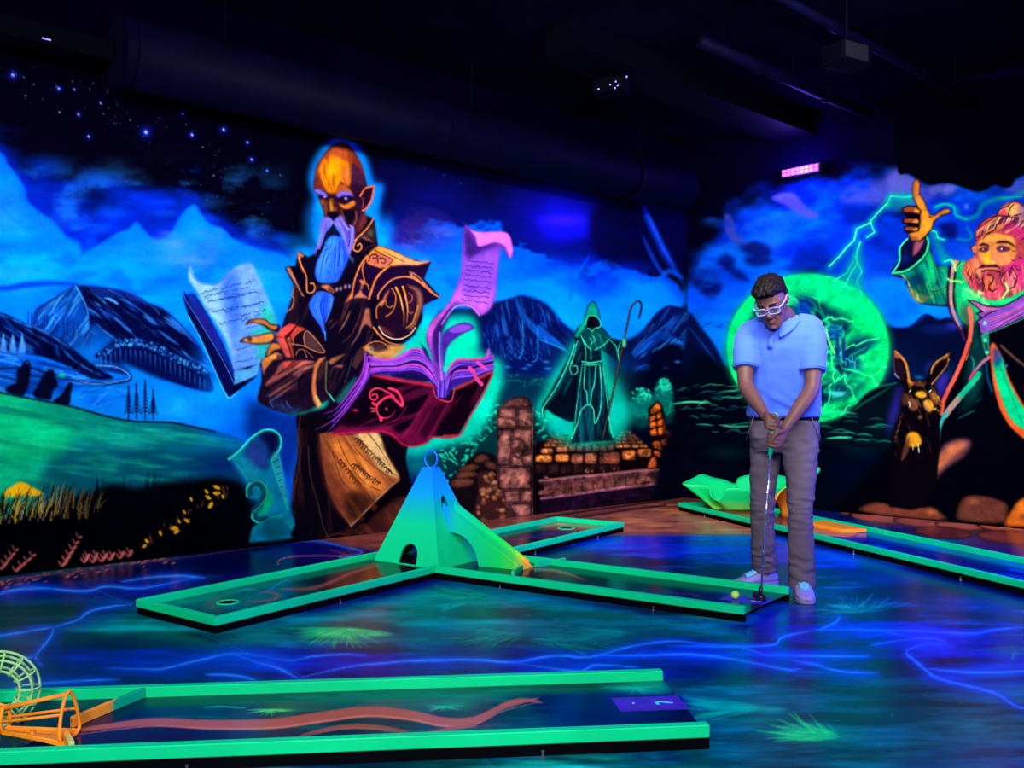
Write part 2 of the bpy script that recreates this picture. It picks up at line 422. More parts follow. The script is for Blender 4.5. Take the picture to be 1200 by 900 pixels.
    for x, y, r in [(15, 88, 13), (69, 104, 8), (92, 134, 7), (104, 160, 7), (171, 155, 15), (262, 152, 10), (295, 187, 9), (290, 167, 6), (214, 133, 7), (225, 158, 9), (313, 200, 5), (498, 197, 5), (118, 121, 4), (87, 105, 4), (462, 175, 5), (540, 215, 4), (520, 205, 4), (640, 215, 4), (655, 232, 5), (700, 240, 4)]:
        G((14, 24, 150), x, y, r, None, .5); G((60, 80, 240), x, y, r * .34 + .5, None, .7); G((220, 225, 255), x, y, r * .1 + .8, None, .9)
    for k in range(60):
        G((120, 130, 200), rnd.uniform(440, 720), rnd.uniform(170, 290), .9, None, rnd.uniform(.3, .9))
    # blue-violet nebula above the scroll; LED glow towards the corner painted in
    G((14, 12, 120), 520, 235, 110, 60, .55); G((10, 20, 190), 650, 245, 95, 60, .95); G((20, 18, 215), 672, 262, 55, 34, .95); G((62, 30, 225), 660, 258, 42, 12, .8)
    G((40, 24, 110), 470, 280, 60, 34, .55); G((56, 44, 150), 508, 290, 34, 18, .6); G((70, 60, 175), 488, 300, 26, 10, .5)
    # ragged cloud bank behind scroll and hooded figure
    F((6, 6, 66), [440, 190, 520, 180, 640, 200, 720, 220, 806, 240, 806, 310, 700, 300, 560, 300, 500, 290, 440, 250], 14, .7); G((14, 14, 190), 655, 252, 80, 52, .9); G((20, 18, 220), 668, 262, 50, 30, .9); G((66, 30, 230), 660, 258, 42, 11, .75)  # LED glow on the wall painted in again near the corner
    n5 = c.noise(64, 40, 5, 15, .55); n6 = c.noise(46, 30, 5, 16, .55)
    w = c.win(430, 180, 806, 430); i0, j0, i1, j1 = w
    x_, y_ = c.X[None, i0:i1], c.Y[j0:j1, None]
    top = np.interp(c.X[i0:i1], [430, 470, 510, 545, 590, 620, 660, 700, 740, 806], [308, 296, 286, 292, 288, 286, 304, 318, 318, 330])[None, :]
    side = np.clip((x_ - 438) / 20, 0, 1)
    q = y_ - top + (n5[j0:j1, i0:i1] - .5) * 110
    c.blend(w, np.clip(q / 9, 0, 1) * side * .95, (0, 84, 205)); c.blend(w, np.clip((q - 14) / 26, 0, 1) * side * .9, (0, 122, 228)); c.blend(w, np.clip((y_ - 338) / 40, 0, 1) * side * .7, (0, 146, 236))
    c.blend(w, np.clip((n6[j0:j1, i0:i1] - .55) * 8, 0, 1) * np.clip(1 - np.hypot((x_ - 735) / 75, (y_ - 300) / 42), 0, 1) ** .5, (4, 6, 70))
    c.blend(w, np.clip((n6[j0:j1, i0:i1] - .56) * 8, 0, 1) * np.clip(1 - np.hypot((x_ - 705) / 90, (y_ - 330) / 24), 0, 1) ** .6 * .8, (0, 50, 160))
    c.blend(w, np.clip((n5[j0:j1, i0:i1] - .5) * 7, 0, 1) * np.clip(1 - np.hypot((x_ - 480) / 60, (y_ - 272) / 34), 0, 1) ** .6 * .8, (60, 34, 130)); c.blend(w, np.clip((n6[j0:j1, i0:i1] - .56) * 9, 0, 1) * np.clip(1 - np.hypot((x_ - 512) / 44, (y_ - 290) / 26), 0, 1) ** .5 * .8, (100, 96, 205))
    F((5, 4, 50), [700, 240, 740, 236, 806, 232, 806, 320, 780, 316, 752, 304, 722, 310, 700, 300, 690, 270], 8, .9)
    L((0, 90, 215), 4, [668, 350, 672, 330, 684, 310, 690, 300], .7, 2, 1); L((10, 60, 180), 9, [750, 236, 762, 262, 776, 290, 786, 308, 800, 330], .8, 4, 2); L((20, 90, 210), 4, [754, 240, 766, 266, 778, 292, 790, 312], .7, 2, 2); L((10, 60, 170), 5, [753, 276, 762, 296, 772, 314, 790, 334], .8, 2.5, 2); L((0, 100, 215), 6, [770, 330, 784, 318, 800, 326], .7, 3, 2)
    # ---- distant mountains, left part
    F((0, 105, 215), [-190, 372, 40, 362, 90, 352, 180, 356, 250, 384, 330, 380, 340, 440, 250, 520, -190, 520], 10, .9)
    F((12, 34, 110), [40, 366, 60, 351, 76, 341, 88, 334, 104, 334.5, 128, 337, 146, 341, 162, 347, 174, 355, 190, 361, 206, 374, 222, 390, 236, 408, 252, 440, 240, 452, 150, 440, 60, 420, 40, 400], 1.5)
    F((4, 8, 62), [92, 337, 110, 348, 130, 350, 150, 352, 172, 357, 188, 363, 204, 376, 222, 398, 236, 424, 190, 412, 140, 396, 108, 386, 103, 372], 3)
    F((0, 70, 165), [46, 364, 66, 350, 88, 336, 97, 352, 103, 372, 100, 398, 84, 400, 60, 392, 42, 380], 3, .75)
    F((0, 86, 180), [108, 380, 124, 390, 132, 398, 112, 408, 106, 408], 3, .7)
    for k in range(20):
        x = rnd.uniform(48, 96); y = 336 + abs(88 - x) * .55 + rnd.uniform(0, 22)
        L((30, 110, 205), rnd.uniform(1, 2.4), [x, y, x - rnd.uniform(6, 18), y + rnd.uniform(8, 18)], .6, 1, 2)
    for k in range(34):
        x = rnd.uniform(98, 185); y = 337 + max(0, x - 150) * .5 + rnd.uniform(0, 30)
        L((20, 80, 180) if k % 3 else (2, 2, 40), rnd.uniform(1, 3), [x, y, x + rnd.uniform(10, 22), y + rnd.uniform(6, 14)], .55, 1.2, 2)
    L((70, 150, 230), 2.5, [89, 336, 96, 348, 102, 362, 104, 378], .8, 1, 1); L((60, 140, 225), 3, [110, 352, 118, 359], .9, 1, 2); L((70, 150, 230), 3.4, [122, 349, 132, 352, 139, 357], .9, 1, 2)
    L((40, 130, 215), 2, [176, 358, 184, 363, 186, 368], .9, 1, 2)
    F((3, 6, 52), [186, 362, 196, 368, 214, 386, 232, 408, 238, 424, 214, 406, 196, 384], 2, .9)
    for k in range(12):
        x = 32 + k * 6 + rnd.uniform(-2, 2); L((6, 30, 110), 1.6, [x, 366 + k, x, 382 + k * 1.4], .8, .6)
    ML = [46, 364, 66, 350, 88, 336, 97, 352, 103, 372, 104, 400, 84, 410, 60, 400, 42, 384]; MR = [92, 337, 110, 338, 146, 342, 172, 356, 190, 362, 206, 375, 222, 392, 236, 412, 248, 440, 190, 420, 140, 400, 106, 388, 102, 366]
    c.streak((60, 150, 225), ML, 2.15, 26, 3.2, 101, .75, .5, 5); c.streak((2, 16, 80), ML, 2.15, 30, 4, 102, .7, .55, 5); c.streak((36, 120, 205), MR, .62, 30, 3.4, 103, .75, .56, 6); c.streak((1, 2, 36), MR, .7, 34, 5, 104, .8, .5, 5)
    # fog
    G((0, 120, 215), 105, 415, 60, 26, .7); G((0, 120, 220), 250, 440, 46, 60, .6)
    # left ridge
    F((3, 8, 60), [-190, 345, -60, 352, 0, 366, 24, 376, 48, 386, 72, 398, 92, 414, 112, 430, 133, 443, 108, 444, 80, 430, 56, 420, 30, 415, 0, 411, -190, 405], .8)
    L((30, 110, 205), 3, [0, 368, 26, 379, 50, 388, 70, 399], .8, 1.5, 2); L((40, 110, 200), 2.4, [71, 400, 76, 412, 92, 426, 118, 440], .7, 1.2, 2)
    L((10, 50, 140), 5, [4, 372, 18, 388, 24, 396], .7, 2, 2); L((0, 70, 160), 4, [66, 404, 68, 418], .7, 2, 2)
    RG = [-60, 352, 0, 367, 24, 377, 48, 387, 72, 399, 92, 415, 112, 431, 133, 443, 100, 441, 56, 420, 0, 411, -60, 406]
    c.streak((24, 96, 190), RG, .55, 30, 4, 105, .6, .56, 6); c.streak((0, 2, 30), RG, 1.2, 24, 5, 106, .7, .52, 5)
    for x in (4, 15, 26):
        F((70, 130, 215), [x, 392, x + 4, 412, x - 4, 412], .6, .8); L((90, 160, 235), 1, [x, 391, x, 404], .7, .5)
    # forest on a rise
    F((2, 12, 70), [111, 418, 122, 408, 138, 397, 150, 396, 170, 400, 190, 406, 208, 416, 226, 424, 242, 434, 250, 458, 226, 456, 196, 446, 160, 434, 132, 424], 1.2)
    for k in range(230):
        u = rnd.random(); x = 116 + u * 126; y = np.interp(x, [116, 138, 150, 170, 190, 208, 226, 244], [413, 397, 396, 399, 406, 416, 424, 436]) + rnd.uniform(0, 9)
        G((70, 160, 225) if rnd.random() < .45 else (10, 70, 150), x, y, rnd.uniform(1.2, 2.8), None, .75)
    for k in range(44):
        x = 118 + k * 2.9; y = np.interp(x, [116, 140, 170, 208, 244], [420, 410, 412, 428, 448])
        L((1, 4, 36) if k % 2 else (20, 80, 160), 1.7, [x, y, x + .4, y + 14], .8, .5, 1)
    # valley floor, river, lake light
    F((0, 62, 170), [-190, 412, 0, 413, 40, 418, 80, 432, 108, 446, 135, 446, 152, 440, 150, 452, 100, 460, 60, 462, -190, 468], 3, .8)
    F((0, 120, 225), [82, 474, 78, 462, 110, 452, 150, 448, 152, 436, 140, 424, 160, 432, 200, 450, 240, 462, 280, 470, 300, 500, 300, 530, 200, 506, 130, 490], 4)
    G((20, 150, 235), 205, 478, 60, 22, .7); G((10, 130, 230), 260, 455, 40, 40, .5); G((0, 70, 200), 115, 470, 40, 12, .5)
    for k in range(14):
        x = rnd.uniform(80, 145); L((60, 140, 235) if k % 2 else (0, 50, 170), 1.6, [x, 468 + rnd.uniform(-14, 12), x + rnd.uniform(14, 34), 462 + rnd.uniform(-14, 10)], .5, .8, 2)
    L((4, 14, 70), 3, [0, 432, 40, 432, 80, 446, 120, 450, 150, 446, 153, 440], .8, 1, 0); L((110, 180, 235), 1.2, [112, 428, 135, 430, 150, 438, 148, 445, 110, 450, 84, 442], .8, .7)
    for k in range(60):
        x = rnd.uniform(0, 120); G((70, 130, 200), x, 417 + x * .2 + rnd.uniform(-4, 12), rnd.uniform(.8, 1.8), None, .5)
    c.streak((70, 150, 220), [-60, 414, 40, 418, 108, 444, 60, 456, -60, 460], .15, 26, 2.4, 111, .6, .55, 6); c.streak((0, 20, 90), [-60, 414, 40, 418, 108, 444, 60, 460, -60, 466], .2, 30, 4, 112, .6, .52, 5)
    # meadow
    F(lg((4, 152, 116), (0, 88, 124), 10, 500, 230, 540), [-190, 440, -80, 448, 0, 459, 30, 465, 82, 475, 125, 487, 160, 493, 198, 494, 225, 499, 250, 504, 290, 520, 310, 560, 300, 640, -190, 700], .8)
    F((0, 60, 90), [60, 530, 110, 524, 170, 528, 230, 532, 290, 540, 300, 640, 60, 640], 8, .8)
    F((4, 166, 116), [-190, 470, 20, 480, 70, 494, 80, 520, 40, 540, -190, 545], 10, .8); G((10, 190, 140), 100, 505, 50, 10, .5); G((30, 170, 160), 150, 522, 36, 9, .5); G((20, 150, 160), 180, 512, 40, 8, .4)
    for k in range(40):
        x = rnd.uniform(-20, 240); y = 484 + x * .1 + rnd.uniform(0, 50); G((30, 205, 140) if k % 3 else (0, 110, 90), x, y, rnd.uniform(10, 30), rnd.uniform(2, 6), .22)
    HL = [-180, 450, 0, 462, 82, 478, 160, 496, 240, 504, 290, 522, 290, 560, -180, 560]
    c.streak((30, 205, 140), HL, .12, 60, 8, 113, .3, .52, 5); c.streak((0, 84, 90), HL, .14, 70, 9, 114, .55, .5, 4)
    L((2, 20, 50), 2.4, [0, 460, 30, 466, 82, 476, 125, 488, 160, 494, 198, 495, 225, 500, 252, 506], .9, .7)
    G((0, 70, 170), 276, 505, 46, 24, .6); G((0, 24, 80), 262, 545, 60, 26, .7)
    # pines
    for x, y0, y1 in [(150.5, 452, 491), (160, 450, 490), (170, 445, 491), (179.5, 456, 491)]:
        L((3, 12, 60), 1.6, [x, y0, x, y1], 1, .4)
        for k in range(8):
            y = y0 + 7 + k * (y1 - y0 - 12) / 8; w = 1.2 + k * .75
            L((3, 14, 66), 2, [x, y - 1, x - w, y + 3], 1, .4, 1); L((3, 14, 66), 2, [x, y - 1, x + w, y + 3], 1, .4, 1)
    # three travellers
    F((4, 6, 36), [6, 458, 14, 450, 19, 448, 20, 434, 24, 430, 28, 424, 32, 422, 35, 425, 36, 434, 34, 448, 30, 460, 25, 464], .4); G((40, 90, 150), 32, 425, 3, None, .7)
    F((4, 6, 36), [38, 460, 44, 452, 50, 440, 56, 434, 62, 433, 64, 440, 68, 452, 62, 458, 60, 468, 52, 468, 42, 466], .4)
    F((4, 8, 34), [62, 470, 72, 462, 78, 452, 82, 448, 85, 450, 83, 462, 81, 474, 72, 474], .4); G((0, 190, 130), 72, 440, 9, 5, .7)
    # dark undergrowth
    F((1, 2, 8), [-190, 610, 0, 606, 40, 598, 80, 586, 110, 576, 130, 568, 160, 572, 190, 566, 230, 562, 262, 560, 290, 575, 300, 640, 300, 660, 0, 705, -190, 705], 5)
    F((1, 2, 8), [-190, 640, 0, 632, 300, 590, 345, 600, 345, 650, 0, 705, -190, 705], 6)
    F((226, 160, 16), [4, 577, 14, 570, 22, 565, 30, 566, 40, 572, 50, 577, 44, 581, 20, 582, 6, 582], .6)
    for k in range(190):
        x = rnd.uniform(-8, 118); y = 606 - x * .06 + rnd.uniform(-10, 8); h = rnd.uniform(12, 32); b = rnd.uniform(2, 12)
        cc = (2, 4, 10) if k % 2 == 0 else rnd.choice([(150, 120, 40), (110, 90, 110), (180, 140, 40), (120, 100, 60)])
        if x > 70 and k % 2: cc = tuple(v * .6 for v in cc)
        L(cc, rnd.uniform(1.3, 2.6), [x, y, x + b * .4, y - h * .6, x + b, y - h], .9, .5, 1)
    for k in range(60):
        x = rnd.uniform(110, 270); y = 580 + rnd.uniform(-6, 8); L((2, 6, 16), 1.6, [x, y, x + rnd.uniform(-3, 5), y - rnd.uniform(8, 24)], .9, .5, 1)
    for x, y, an, s in [(169, 640, -.5, 5), (172, 634, .8, 5), (188, 625, 1.3, 5), (204, 619, 0, 8), (207, 623, -.6, 6), (219, 610, .5, 6), (216, 600, .9, 4), (247, 592, -1, 7), (244, 583, .6, 6), (254, 571, .4, 7), (254, 578, 0, 7), (242, 576, .9, 5), (261, 582, 1.4, 4), (224, 585, 1.2, 4), (210, 611, 1.2, 4)]:
        dx, dy = math.cos(an) * s, math.sin(an) * s
        L((220, 150, 25), s * .62, [x - dx * .6, y - dy * .6, x + dx * .6, y + dy * .6], 1, .5, 2)
    for k in range(26):
        u = rnd.random(); x = 165 + u * 105; y = 640 - u * 62 + rnd.uniform(-8, 6)
        L((110, 70, 40), 1.8, [x, y, x + rnd.uniform(-2, 3), y - rnd.uniform(4, 10)], .6, .7, 2)
    def sprig(x, y, h, b, n):
        for k in range(n):
            u = k / n; px = x + b * u; py = y - h * u
            L((190, 90, 90), 3.2 * (1.2 - u * .5), [px, py, px + 5 * (1.1 - u) + b * .12, py - 7 * (1.15 - u)], .85, .5, 2)
            L((150, 70, 80), 2.6 * (1.2 - u * .5), [px, py, px - 3.5, py - 7], .75, .5, 2)
    sprig(0, 668, 28, 22, 5); sprig(18, 670, 24, 26, 4); sprig(72, 664, 40, 24, 6); sprig(98, 660, 12, 6, 3); sprig(108, 660, 14, 6, 3); sprig(118, 659, 12, 8, 3); sprig(128, 657, 10, 6, 2); sprig(140, 655, 10, 4, 2); sprig(150, 653, 10, 3, 2); sprig(-40, 676, 30, 16, 5)
    # red-brown wash at the foot of the wall near the robed figure
    F((70, 30, 30), [395, 640, 410, 628, 470, 610, 520, 590, 600, 600, 640, 604, 640, 615, 500, 640], 5, .8)
    # ---- middle: night lake shore behind book and hooded figure
    F((2, 14, 66), [500, 390, 560, 360, 600, 350, 612, 346, 640, 356, 664, 382, 700, 402, 740, 396, 780, 366, 800, 360, 806, 360, 806, 620, 500, 620], 3)
    # mountain left of hooded figure
    F((4, 16, 80), [566, 396, 576, 362, 592, 352, 604, 348, 612, 347, 628, 352, 642, 366, 660, 380, 676, 396, 690, 430, 560, 450], 1)
    F((10, 84, 170), [604, 349, 609, 354, 614, 366, 622, 376, 630, 382, 636, 378, 644, 388, 660, 404, 664, 412, 648, 404, 634, 398, 628, 392, 616, 380, 608, 368], 1.2, .8)
    for k in range(26):
        x = rnd.uniform(570, 640); y = rnd.uniform(362, 410); L((20, 90, 170), 1, [x, y, x + rnd.uniform(-3, 3), y + rnd.uniform(10, 24)], .5, .7, 1)
    L((40, 150, 210), 1, [612, 376, 613, 408, 608, 420], .9, .6); L((40, 150, 210), 1, [630, 386, 630, 418, 624, 424], .9, .6); L((40, 150, 210), 1.4, [632, 398, 648, 404, 662, 410], .7, .8)
    for x in (596, 606, 613, 630):
        for k in range(6): L((30, 120, 190), .9, [x, 398 + k * 4, x + (k % 2 * 2 - 1) * (2 + k * .5), 402 + k * 4], .6, .5)
    c.streak((30, 110, 190), [572, 380, 590, 354, 612, 348, 640, 362, 676, 396, 660, 412, 600, 420, 566, 410], 1.35, 22, 3, 107, .55, .56, 6); c.streak((0, 4, 40), [606, 352, 640, 362, 676, 396, 690, 420, 640, 410], .8, 26, 4, 108, .7, .5, 5)
    # cloud puffs and teal light on the shore
    for x, y in [(595, 430), (620, 428), (640, 424), (642, 432), (615, 432)]: G((30, 110, 190), x, y, 7, 3, .8)
    for k in range(60):
        x = rnd.choice([rnd.uniform(586, 616), rnd.uniform(620, 645)]); G((30, 170, 140), x, 448 + rnd.uniform(-4, 5) - (6 if 592 < x < 608 else 0), rnd.uniform(1.5, 3.5), 1.8, .7)
    F((0, 60, 70), [560, 452, 660, 448, 660, 520, 560, 560], 8, .7)
    # mountain right of hooded figure
    F((6, 18, 70), [736, 412, 748, 396, 760, 378, 770, 366, 780, 359, 788, 358, 800, 362, 806, 366, 806, 430, 740, 430], 1.2)
    F((8, 60, 150), [742, 418, 756, 400, 766, 390, 778, 388, 790, 394, 806, 408, 806, 414, 786, 402, 774, 400, 760, 410], 1.2, .8)
    for k in range(10):
        L((20, 90, 180), 1.2, [742 + k * 3, 420 - k * 3, 752 + k * 4, 404 - k * 3.4, 768 + k * 3, 390 - k * 2], .45, .8, 2)
    F((1, 4, 26), [760, 424, 770, 406, 784, 400, 796, 404, 806, 416, 806, 520, 790, 520, 770, 470], 4, .9)
    c.streak((24, 90, 170), [740, 412, 760, 380, 780, 360, 806, 366, 806, 410, 780, 400, 756, 416], 2.2, 26, 3.4, 109, .7, .52, 5); c.streak((40, 130, 205), [744, 420, 760, 396, 780, 388, 806, 408, 790, 402, 766, 412], 2.4, 18, 2.4, 110, .8, .5, 5)
    G((20, 80, 170), 752, 432, 16, 6, .7); G((40, 120, 200), 794, 424, 6, 3, .8); G((20, 90, 170), 780, 431, 6, 3, .7); L((20, 100, 180), 1.4, [738, 442, 750, 430, 762, 427], .7, .8, 2)
    F((1, 6, 24), [700, 440, 730, 436, 806, 440, 806, 560, 700, 560], 6, .9)
    # teal trees right of the staff
    def bush(x, y, rx, ry, n, c1, c2, a=.75):
        for k in range(n):
            an = rnd.uniform(0, 6.283); r = rnd.random() ** .6
            px, py = x + math.cos(an) * rx * r, y + math.sin(an) * ry * r
            up = -math.sin(an) * r
            G(c1 if up + rnd.uniform(-.5, .5) > .25 else c2, px, py, rnd.uniform(1.2, 3), None, a)
    F((0, 60, 60), [738, 480, 746, 460, 756, 456, 764, 462, 770, 448, 778, 443, 784, 450, 788, 470, 792, 492, 780, 498, 770, 492, 760, 500, 748, 502, 738, 494], 3, .9)
    F((0, 120, 100), [741, 482, 746, 464, 756, 458, 765, 466, 764, 486, 752, 496], 4, .9); F((0, 130, 104), [769, 478, 770, 454, 778, 444, 786, 454, 788, 480, 780, 486], 4, .9); bush(752, 470, 14, 16, 190, (40, 215, 160), (0, 100, 90)); bush(778, 462, 10, 19, 190, (40, 220, 160), (0, 100, 90)); bush(754, 490, 10, 10, 60, (10, 160, 120), (0, 60, 60)); bush(786, 484, 6, 12, 50, (10, 170, 130), (0, 70, 60))
    # laurel leaves left of the pillar
    F((0, 44, 46), [545, 500, 560, 470, 580, 452, 592, 470, 590, 530, 560, 540, 520, 560, 510, 540], 6, .9)
    F((0, 40, 44), [622, 490, 640, 482, 655, 500, 650, 520, 628, 530], 4, .9)
    for k in range(210):
        u = rnd.random()
        if k < 150: x = 516 + u * 72; y = 552 - u * 86 + rnd.uniform(-24, 26)
        else: x = rnd.uniform(624, 656); y = rnd.uniform(478, 526)
        an = rnd.uniform(-1.2, 1.2); s = rnd.uniform(1.8, 3.6)
        L((20, 180, 130) if rnd.random() < .7 else (0, 110, 90), 2.2, [x - math.cos(an) * s, y - math.sin(an) * s, x + math.cos(an) * s, y + math.sin(an) * s], .85, .4, 2)
    # ---- ruins
    def stone(pts, c0, hi, id_, edge=(20, 6, 8), sm=0):
        P = np.asarray(pts, float).reshape(-1, 2); m = P.mean(0)
        F(edge, P, 0, 1, sm, id_); Q = m + (P - m) * .9
        F(c0, Q, .5, 1, sm); F(hi, m + (P - m) * .6 - [0, .8], 2, .55, sm)
        for k in range(max(2, int(len(P) * 1.2))):
            q = m + (P[rnd.randrange(len(P))] - m) * rnd.uniform(.1, .75); L(edge if k % 2 else hi, .9, [q[0], q[1], q[0] + rnd.uniform(-4, 4), q[1] + rnd.uniform(-2, 2)], .5, .4, 2)
    Rn = Z(520, 460, 3.75)
    # dark rubble left of the pillar
    F((18, 8, 12), Rn(20, 400, 60, 350, 140, 270, 190, 265, 240, 310, 240, 560, 60, 570, 30, 480), 1)
    for p in ((130, 290, 170, 268, 205, 285, 190, 305, 140, 310), (70, 330, 130, 312, 160, 325, 130, 345, 60, 350), (60, 350, 120, 345, 160, 358, 130, 372, 50, 380), (30, 385, 90, 378, 140, 385, 120, 410, 40, 420), (175, 300, 225, 310, 232, 340, 190, 335)):
        stone(Rn(*p), (70, 36, 26), (130, 70, 44), None, (8, 4, 8), 1)
    # rocky stump
    F((52, 24, 20), Rn(150, 360, 180, 345, 210, 355, 222, 390, 250, 430, 270, 480, 290, 520, 298, 560, 130, 572, 140, 500, 152, 430), .6)
    for k in range(46):
        y = rnd.uniform(350, 565); x0 = np.interp(y, [350, 430, 565], [160, 152, 135]); x1 = np.interp(y, [350, 400, 480, 565], [205, 222, 265, 295]); x = rnd.uniform(x0, x1); w = rnd.uniform(10, 34)
        q = Rn(x, y, x + w * .5, y - 7, x + w, y + 4, x + w * .6, y + 12, x + w * .1, y + 10)
        F(rnd.choice([(176, 100, 66), (150, 80, 54), (196, 116, 78), (120, 60, 44), (60, 26, 22)]), q, .4, .9, 0)
    # pillar
    F((70, 38, 34), Rn(232, 92, 245, 62, 285, 30, 330, 14, 372, 22, 392, 62, 392, 552, 320, 556, 278, 545, 262, 440, 236, 420), .3, 1, 0, 7)
    for p in ((240, 68, 285, 34, 335, 16, 372, 24, 388, 62, 318, 62), (236, 108, 318, 122, 322, 150, 236, 152), (236, 74, 320, 70, 320, 116, 236, 104), (326, 70, 390, 70, 390, 152, 328, 152), (236, 158, 298, 158, 298, 250, 290, 320, 236, 322), (302, 160, 388, 160, 388, 262, 344, 200, 302, 196),
              (304, 204, 340, 208, 330, 240, 302, 250), (330, 246, 350, 218, 364, 258), (302, 262, 352, 266, 330, 286), (304, 280, 346, 296, 352, 322, 296, 322), (340, 276, 388, 268, 388, 322, 356, 322),
              (240, 328, 386, 326, 386, 426, 240, 424), (262, 432, 335, 430, 335, 482, 270, 486), (340, 430, 386, 430, 386, 482, 340, 482), (284, 490, 386, 488, 386, 548, 320, 552)):
        stone(Rn(*p), rnd.choice([(124, 66, 58), (112, 60, 54), (134, 74, 62), (100, 54, 52)]), (176, 104, 84), 7, (34, 14, 18))
    F((16, 6, 18), Rn(392, 80, 404, 100, 404, 550, 392, 552), .8, .9, 0)
    L((210, 120, 80), 1, Rn(391, 66, 391, 330, 391, 548), .6, .4)
    # stepped ground behind the ledges
    F((14, 5, 10), Rn(396, 240, 480, 205, 560, 180, 760, 170, 900, 230, 1000, 330, 1120, 400, 1060, 490, 900, 480, 420, 550, 396, 540), 2)
    rows = [(186, 195, 486, 548, 5, (120, 66, 48)), (198, 208, 470, 548, 4, (134, 74, 50)), (210, 222, 455, 548, 4, (140, 76, 50)), (224, 238, 440, 560, 4, (150, 82, 50))]
    for y0, y1, xa, xb, n, cc in rows:
        for k in range(n):
            a0 = xa + (xb - xa) * k / n; b0 = xa + (xb - xa) * (k + 1) / n; stone(Rn(a0 + 2, y0, b0 - 2, y0 - 2, b0 - 2, y1, a0, y1 + 1), cc, (190, 112, 70), 8)
    for y0, y1, xa, xb, n, cc in [(170, 180, 776, 826, 3, (130, 70, 56)), (184, 194, 766, 846, 4, (140, 76, 58)), (198, 208, 756, 860, 4, (150, 80, 56)), (212, 224, 750, 876, 4, (158, 84, 50)), (228, 242, 752, 896, 4, (180, 94, 40))]:
        for k in range(n):
            a0 = xa + (xb - xa) * k / n; b0 = xa + (xb - xa) * (k + 1) / n; stone(Rn(a0 + 2, y0, b0 - 2, y0 + 2, b0, y1, a0 + 2, y1), cc, (200, 120, 76), 8)
    for k in range(6):
        a0 = 548 + k * 34; stone(Rn(a0 + 2, 226, a0 + 32, 224, a0 + 32, 258, a0 + 2, 260), (84, 42, 36), (110, 58, 44), 8)
    for a0, b0, y0, y1, cc in [(402, 478, 276, 306, (206, 110, 44)), (486, 552, 272, 304, (196, 104, 44)), (558, 614, 270, 316, (120, 62, 42)), (618, 676, 266, 318, (130, 66, 42)), (680, 778, 262, 316, (120, 58, 38)), (782, 846, 254, 296, (170, 86, 40)), (850, 914, 248, 284, (160, 80, 38)),
                               (424, 482, 248, 268, (190, 104, 50)), (490, 548, 240, 262, (150, 84, 48))]:
        stone(Rn(a0 + 8, y0, b0 - 6, y0 - 2, b0, y0 + 8, b0 - 2, y1 - 4, b0 - 12, y1, a0 + 10, y1, a0, y1 - 8, a0, y0 + 8), cc, tuple(min(255, v * 1.35) for v in cc), 8, (14, 4, 8), 1)
    for k in range(7):
        a0 = 402 + k * 54; stone(Rn(a0 + 2, 316, a0 + 50, 312, a0 + 50, 352 - k, a0 + 2, 362 - k), (40, 18, 18), (56, 26, 22), 8)
    for x, y in [(620, 350), (650, 352), (690, 340), (745, 342), (630, 356), (700, 352)]:
        L((120, 66, 48), 2.4, Rn(x, y, x + 8, y - 14), .8, .5, 2)
    # two long ledges
    F((92, 46, 48), Rn(420, 392, 560, 374, 700, 362, 850, 346, 946, 338, 950, 352, 860, 366, 700, 386, 560, 402, 480, 410, 430, 404), .6, 1, 0, 8)
    L((176, 98, 96), 3, Rn(424, 388, 560, 373, 700, 360, 850, 344, 944, 338), .85, .8)
    F((100, 50, 44), Rn(440, 410, 560, 402, 700, 384, 860, 366, 950, 352, 1000, 390, 940, 402, 700, 430, 520, 456, 440, 462), .6, 1, 0, 8)
    for k in range(9):
        x = 560 + k * 48; y = 402 - k * 6.4; L((40, 16, 20), 1.2, Rn(x, y, x + 2, y + 44), .8, .5); G((150, 84, 66), *Rn(x + 24, y + 22)[0], 9, 5, .5)
    L((170, 92, 110), 3.4, Rn(430, 466, 520, 456, 700, 430, 850, 412, 990, 398), .85, .8)
    F((30, 10, 30), Rn(430, 472, 520, 462, 700, 437, 850, 419, 1010, 404, 1050, 440, 900, 470, 700, 500, 500, 535, 430, 545), .8, 1, 0, 8)
    for k in range(16):
        x = rnd.uniform(440, 1000); y = np.interp(x, [430, 1000], [500, 430]) + rnd.uniform(-16, 20); L((70, 30, 50), 1.2, Rn(x, y, x + 3, y + 18), .5, .6)
    for x, y, s in [(450, 376, 12), (430, 440, 16), (470, 436, 12), (760 + 100, 388, 18), (900, 382, 16), (935, 380, 12), (1010, 402, 18), (985, 416, 14), (1030, 438, 16), (1000, 432, 10)]:
        stone(Rn(x - s, y + s * .5, x - s * .5, y - s * .5, x + s * .3, y - s * .6, x + s, y, x + s * .6, y + s * .6), (150, 76, 62), (206, 122, 96), 8, (26, 8, 14), 1)
    # leaning brick stack and boulders by the corner
    F((20, 6, 6), Rn(898, 70, 940, 34, 962, 60, 978, 140, 1010, 190, 1010, 260, 960, 300, 930, 250, 905, 190), .5, 1, 0, 9)
    for p in ((905, 80, 940, 40, 956, 64, 956, 78, 906, 100), (906, 106, 930, 96, 932, 116, 906, 130), (936, 94, 956, 84, 958, 110, 936, 118), (906, 136, 932, 124, 934, 148, 906, 158), (938, 124, 960, 116, 962, 146, 938, 150), (906, 166, 934, 156, 938, 190, 908, 192), (942, 156, 964, 150, 962, 184, 944, 190)):
        stone(Rn(*p), (222, 92, 26), (250, 120, 40), 9, (30, 6, 4))
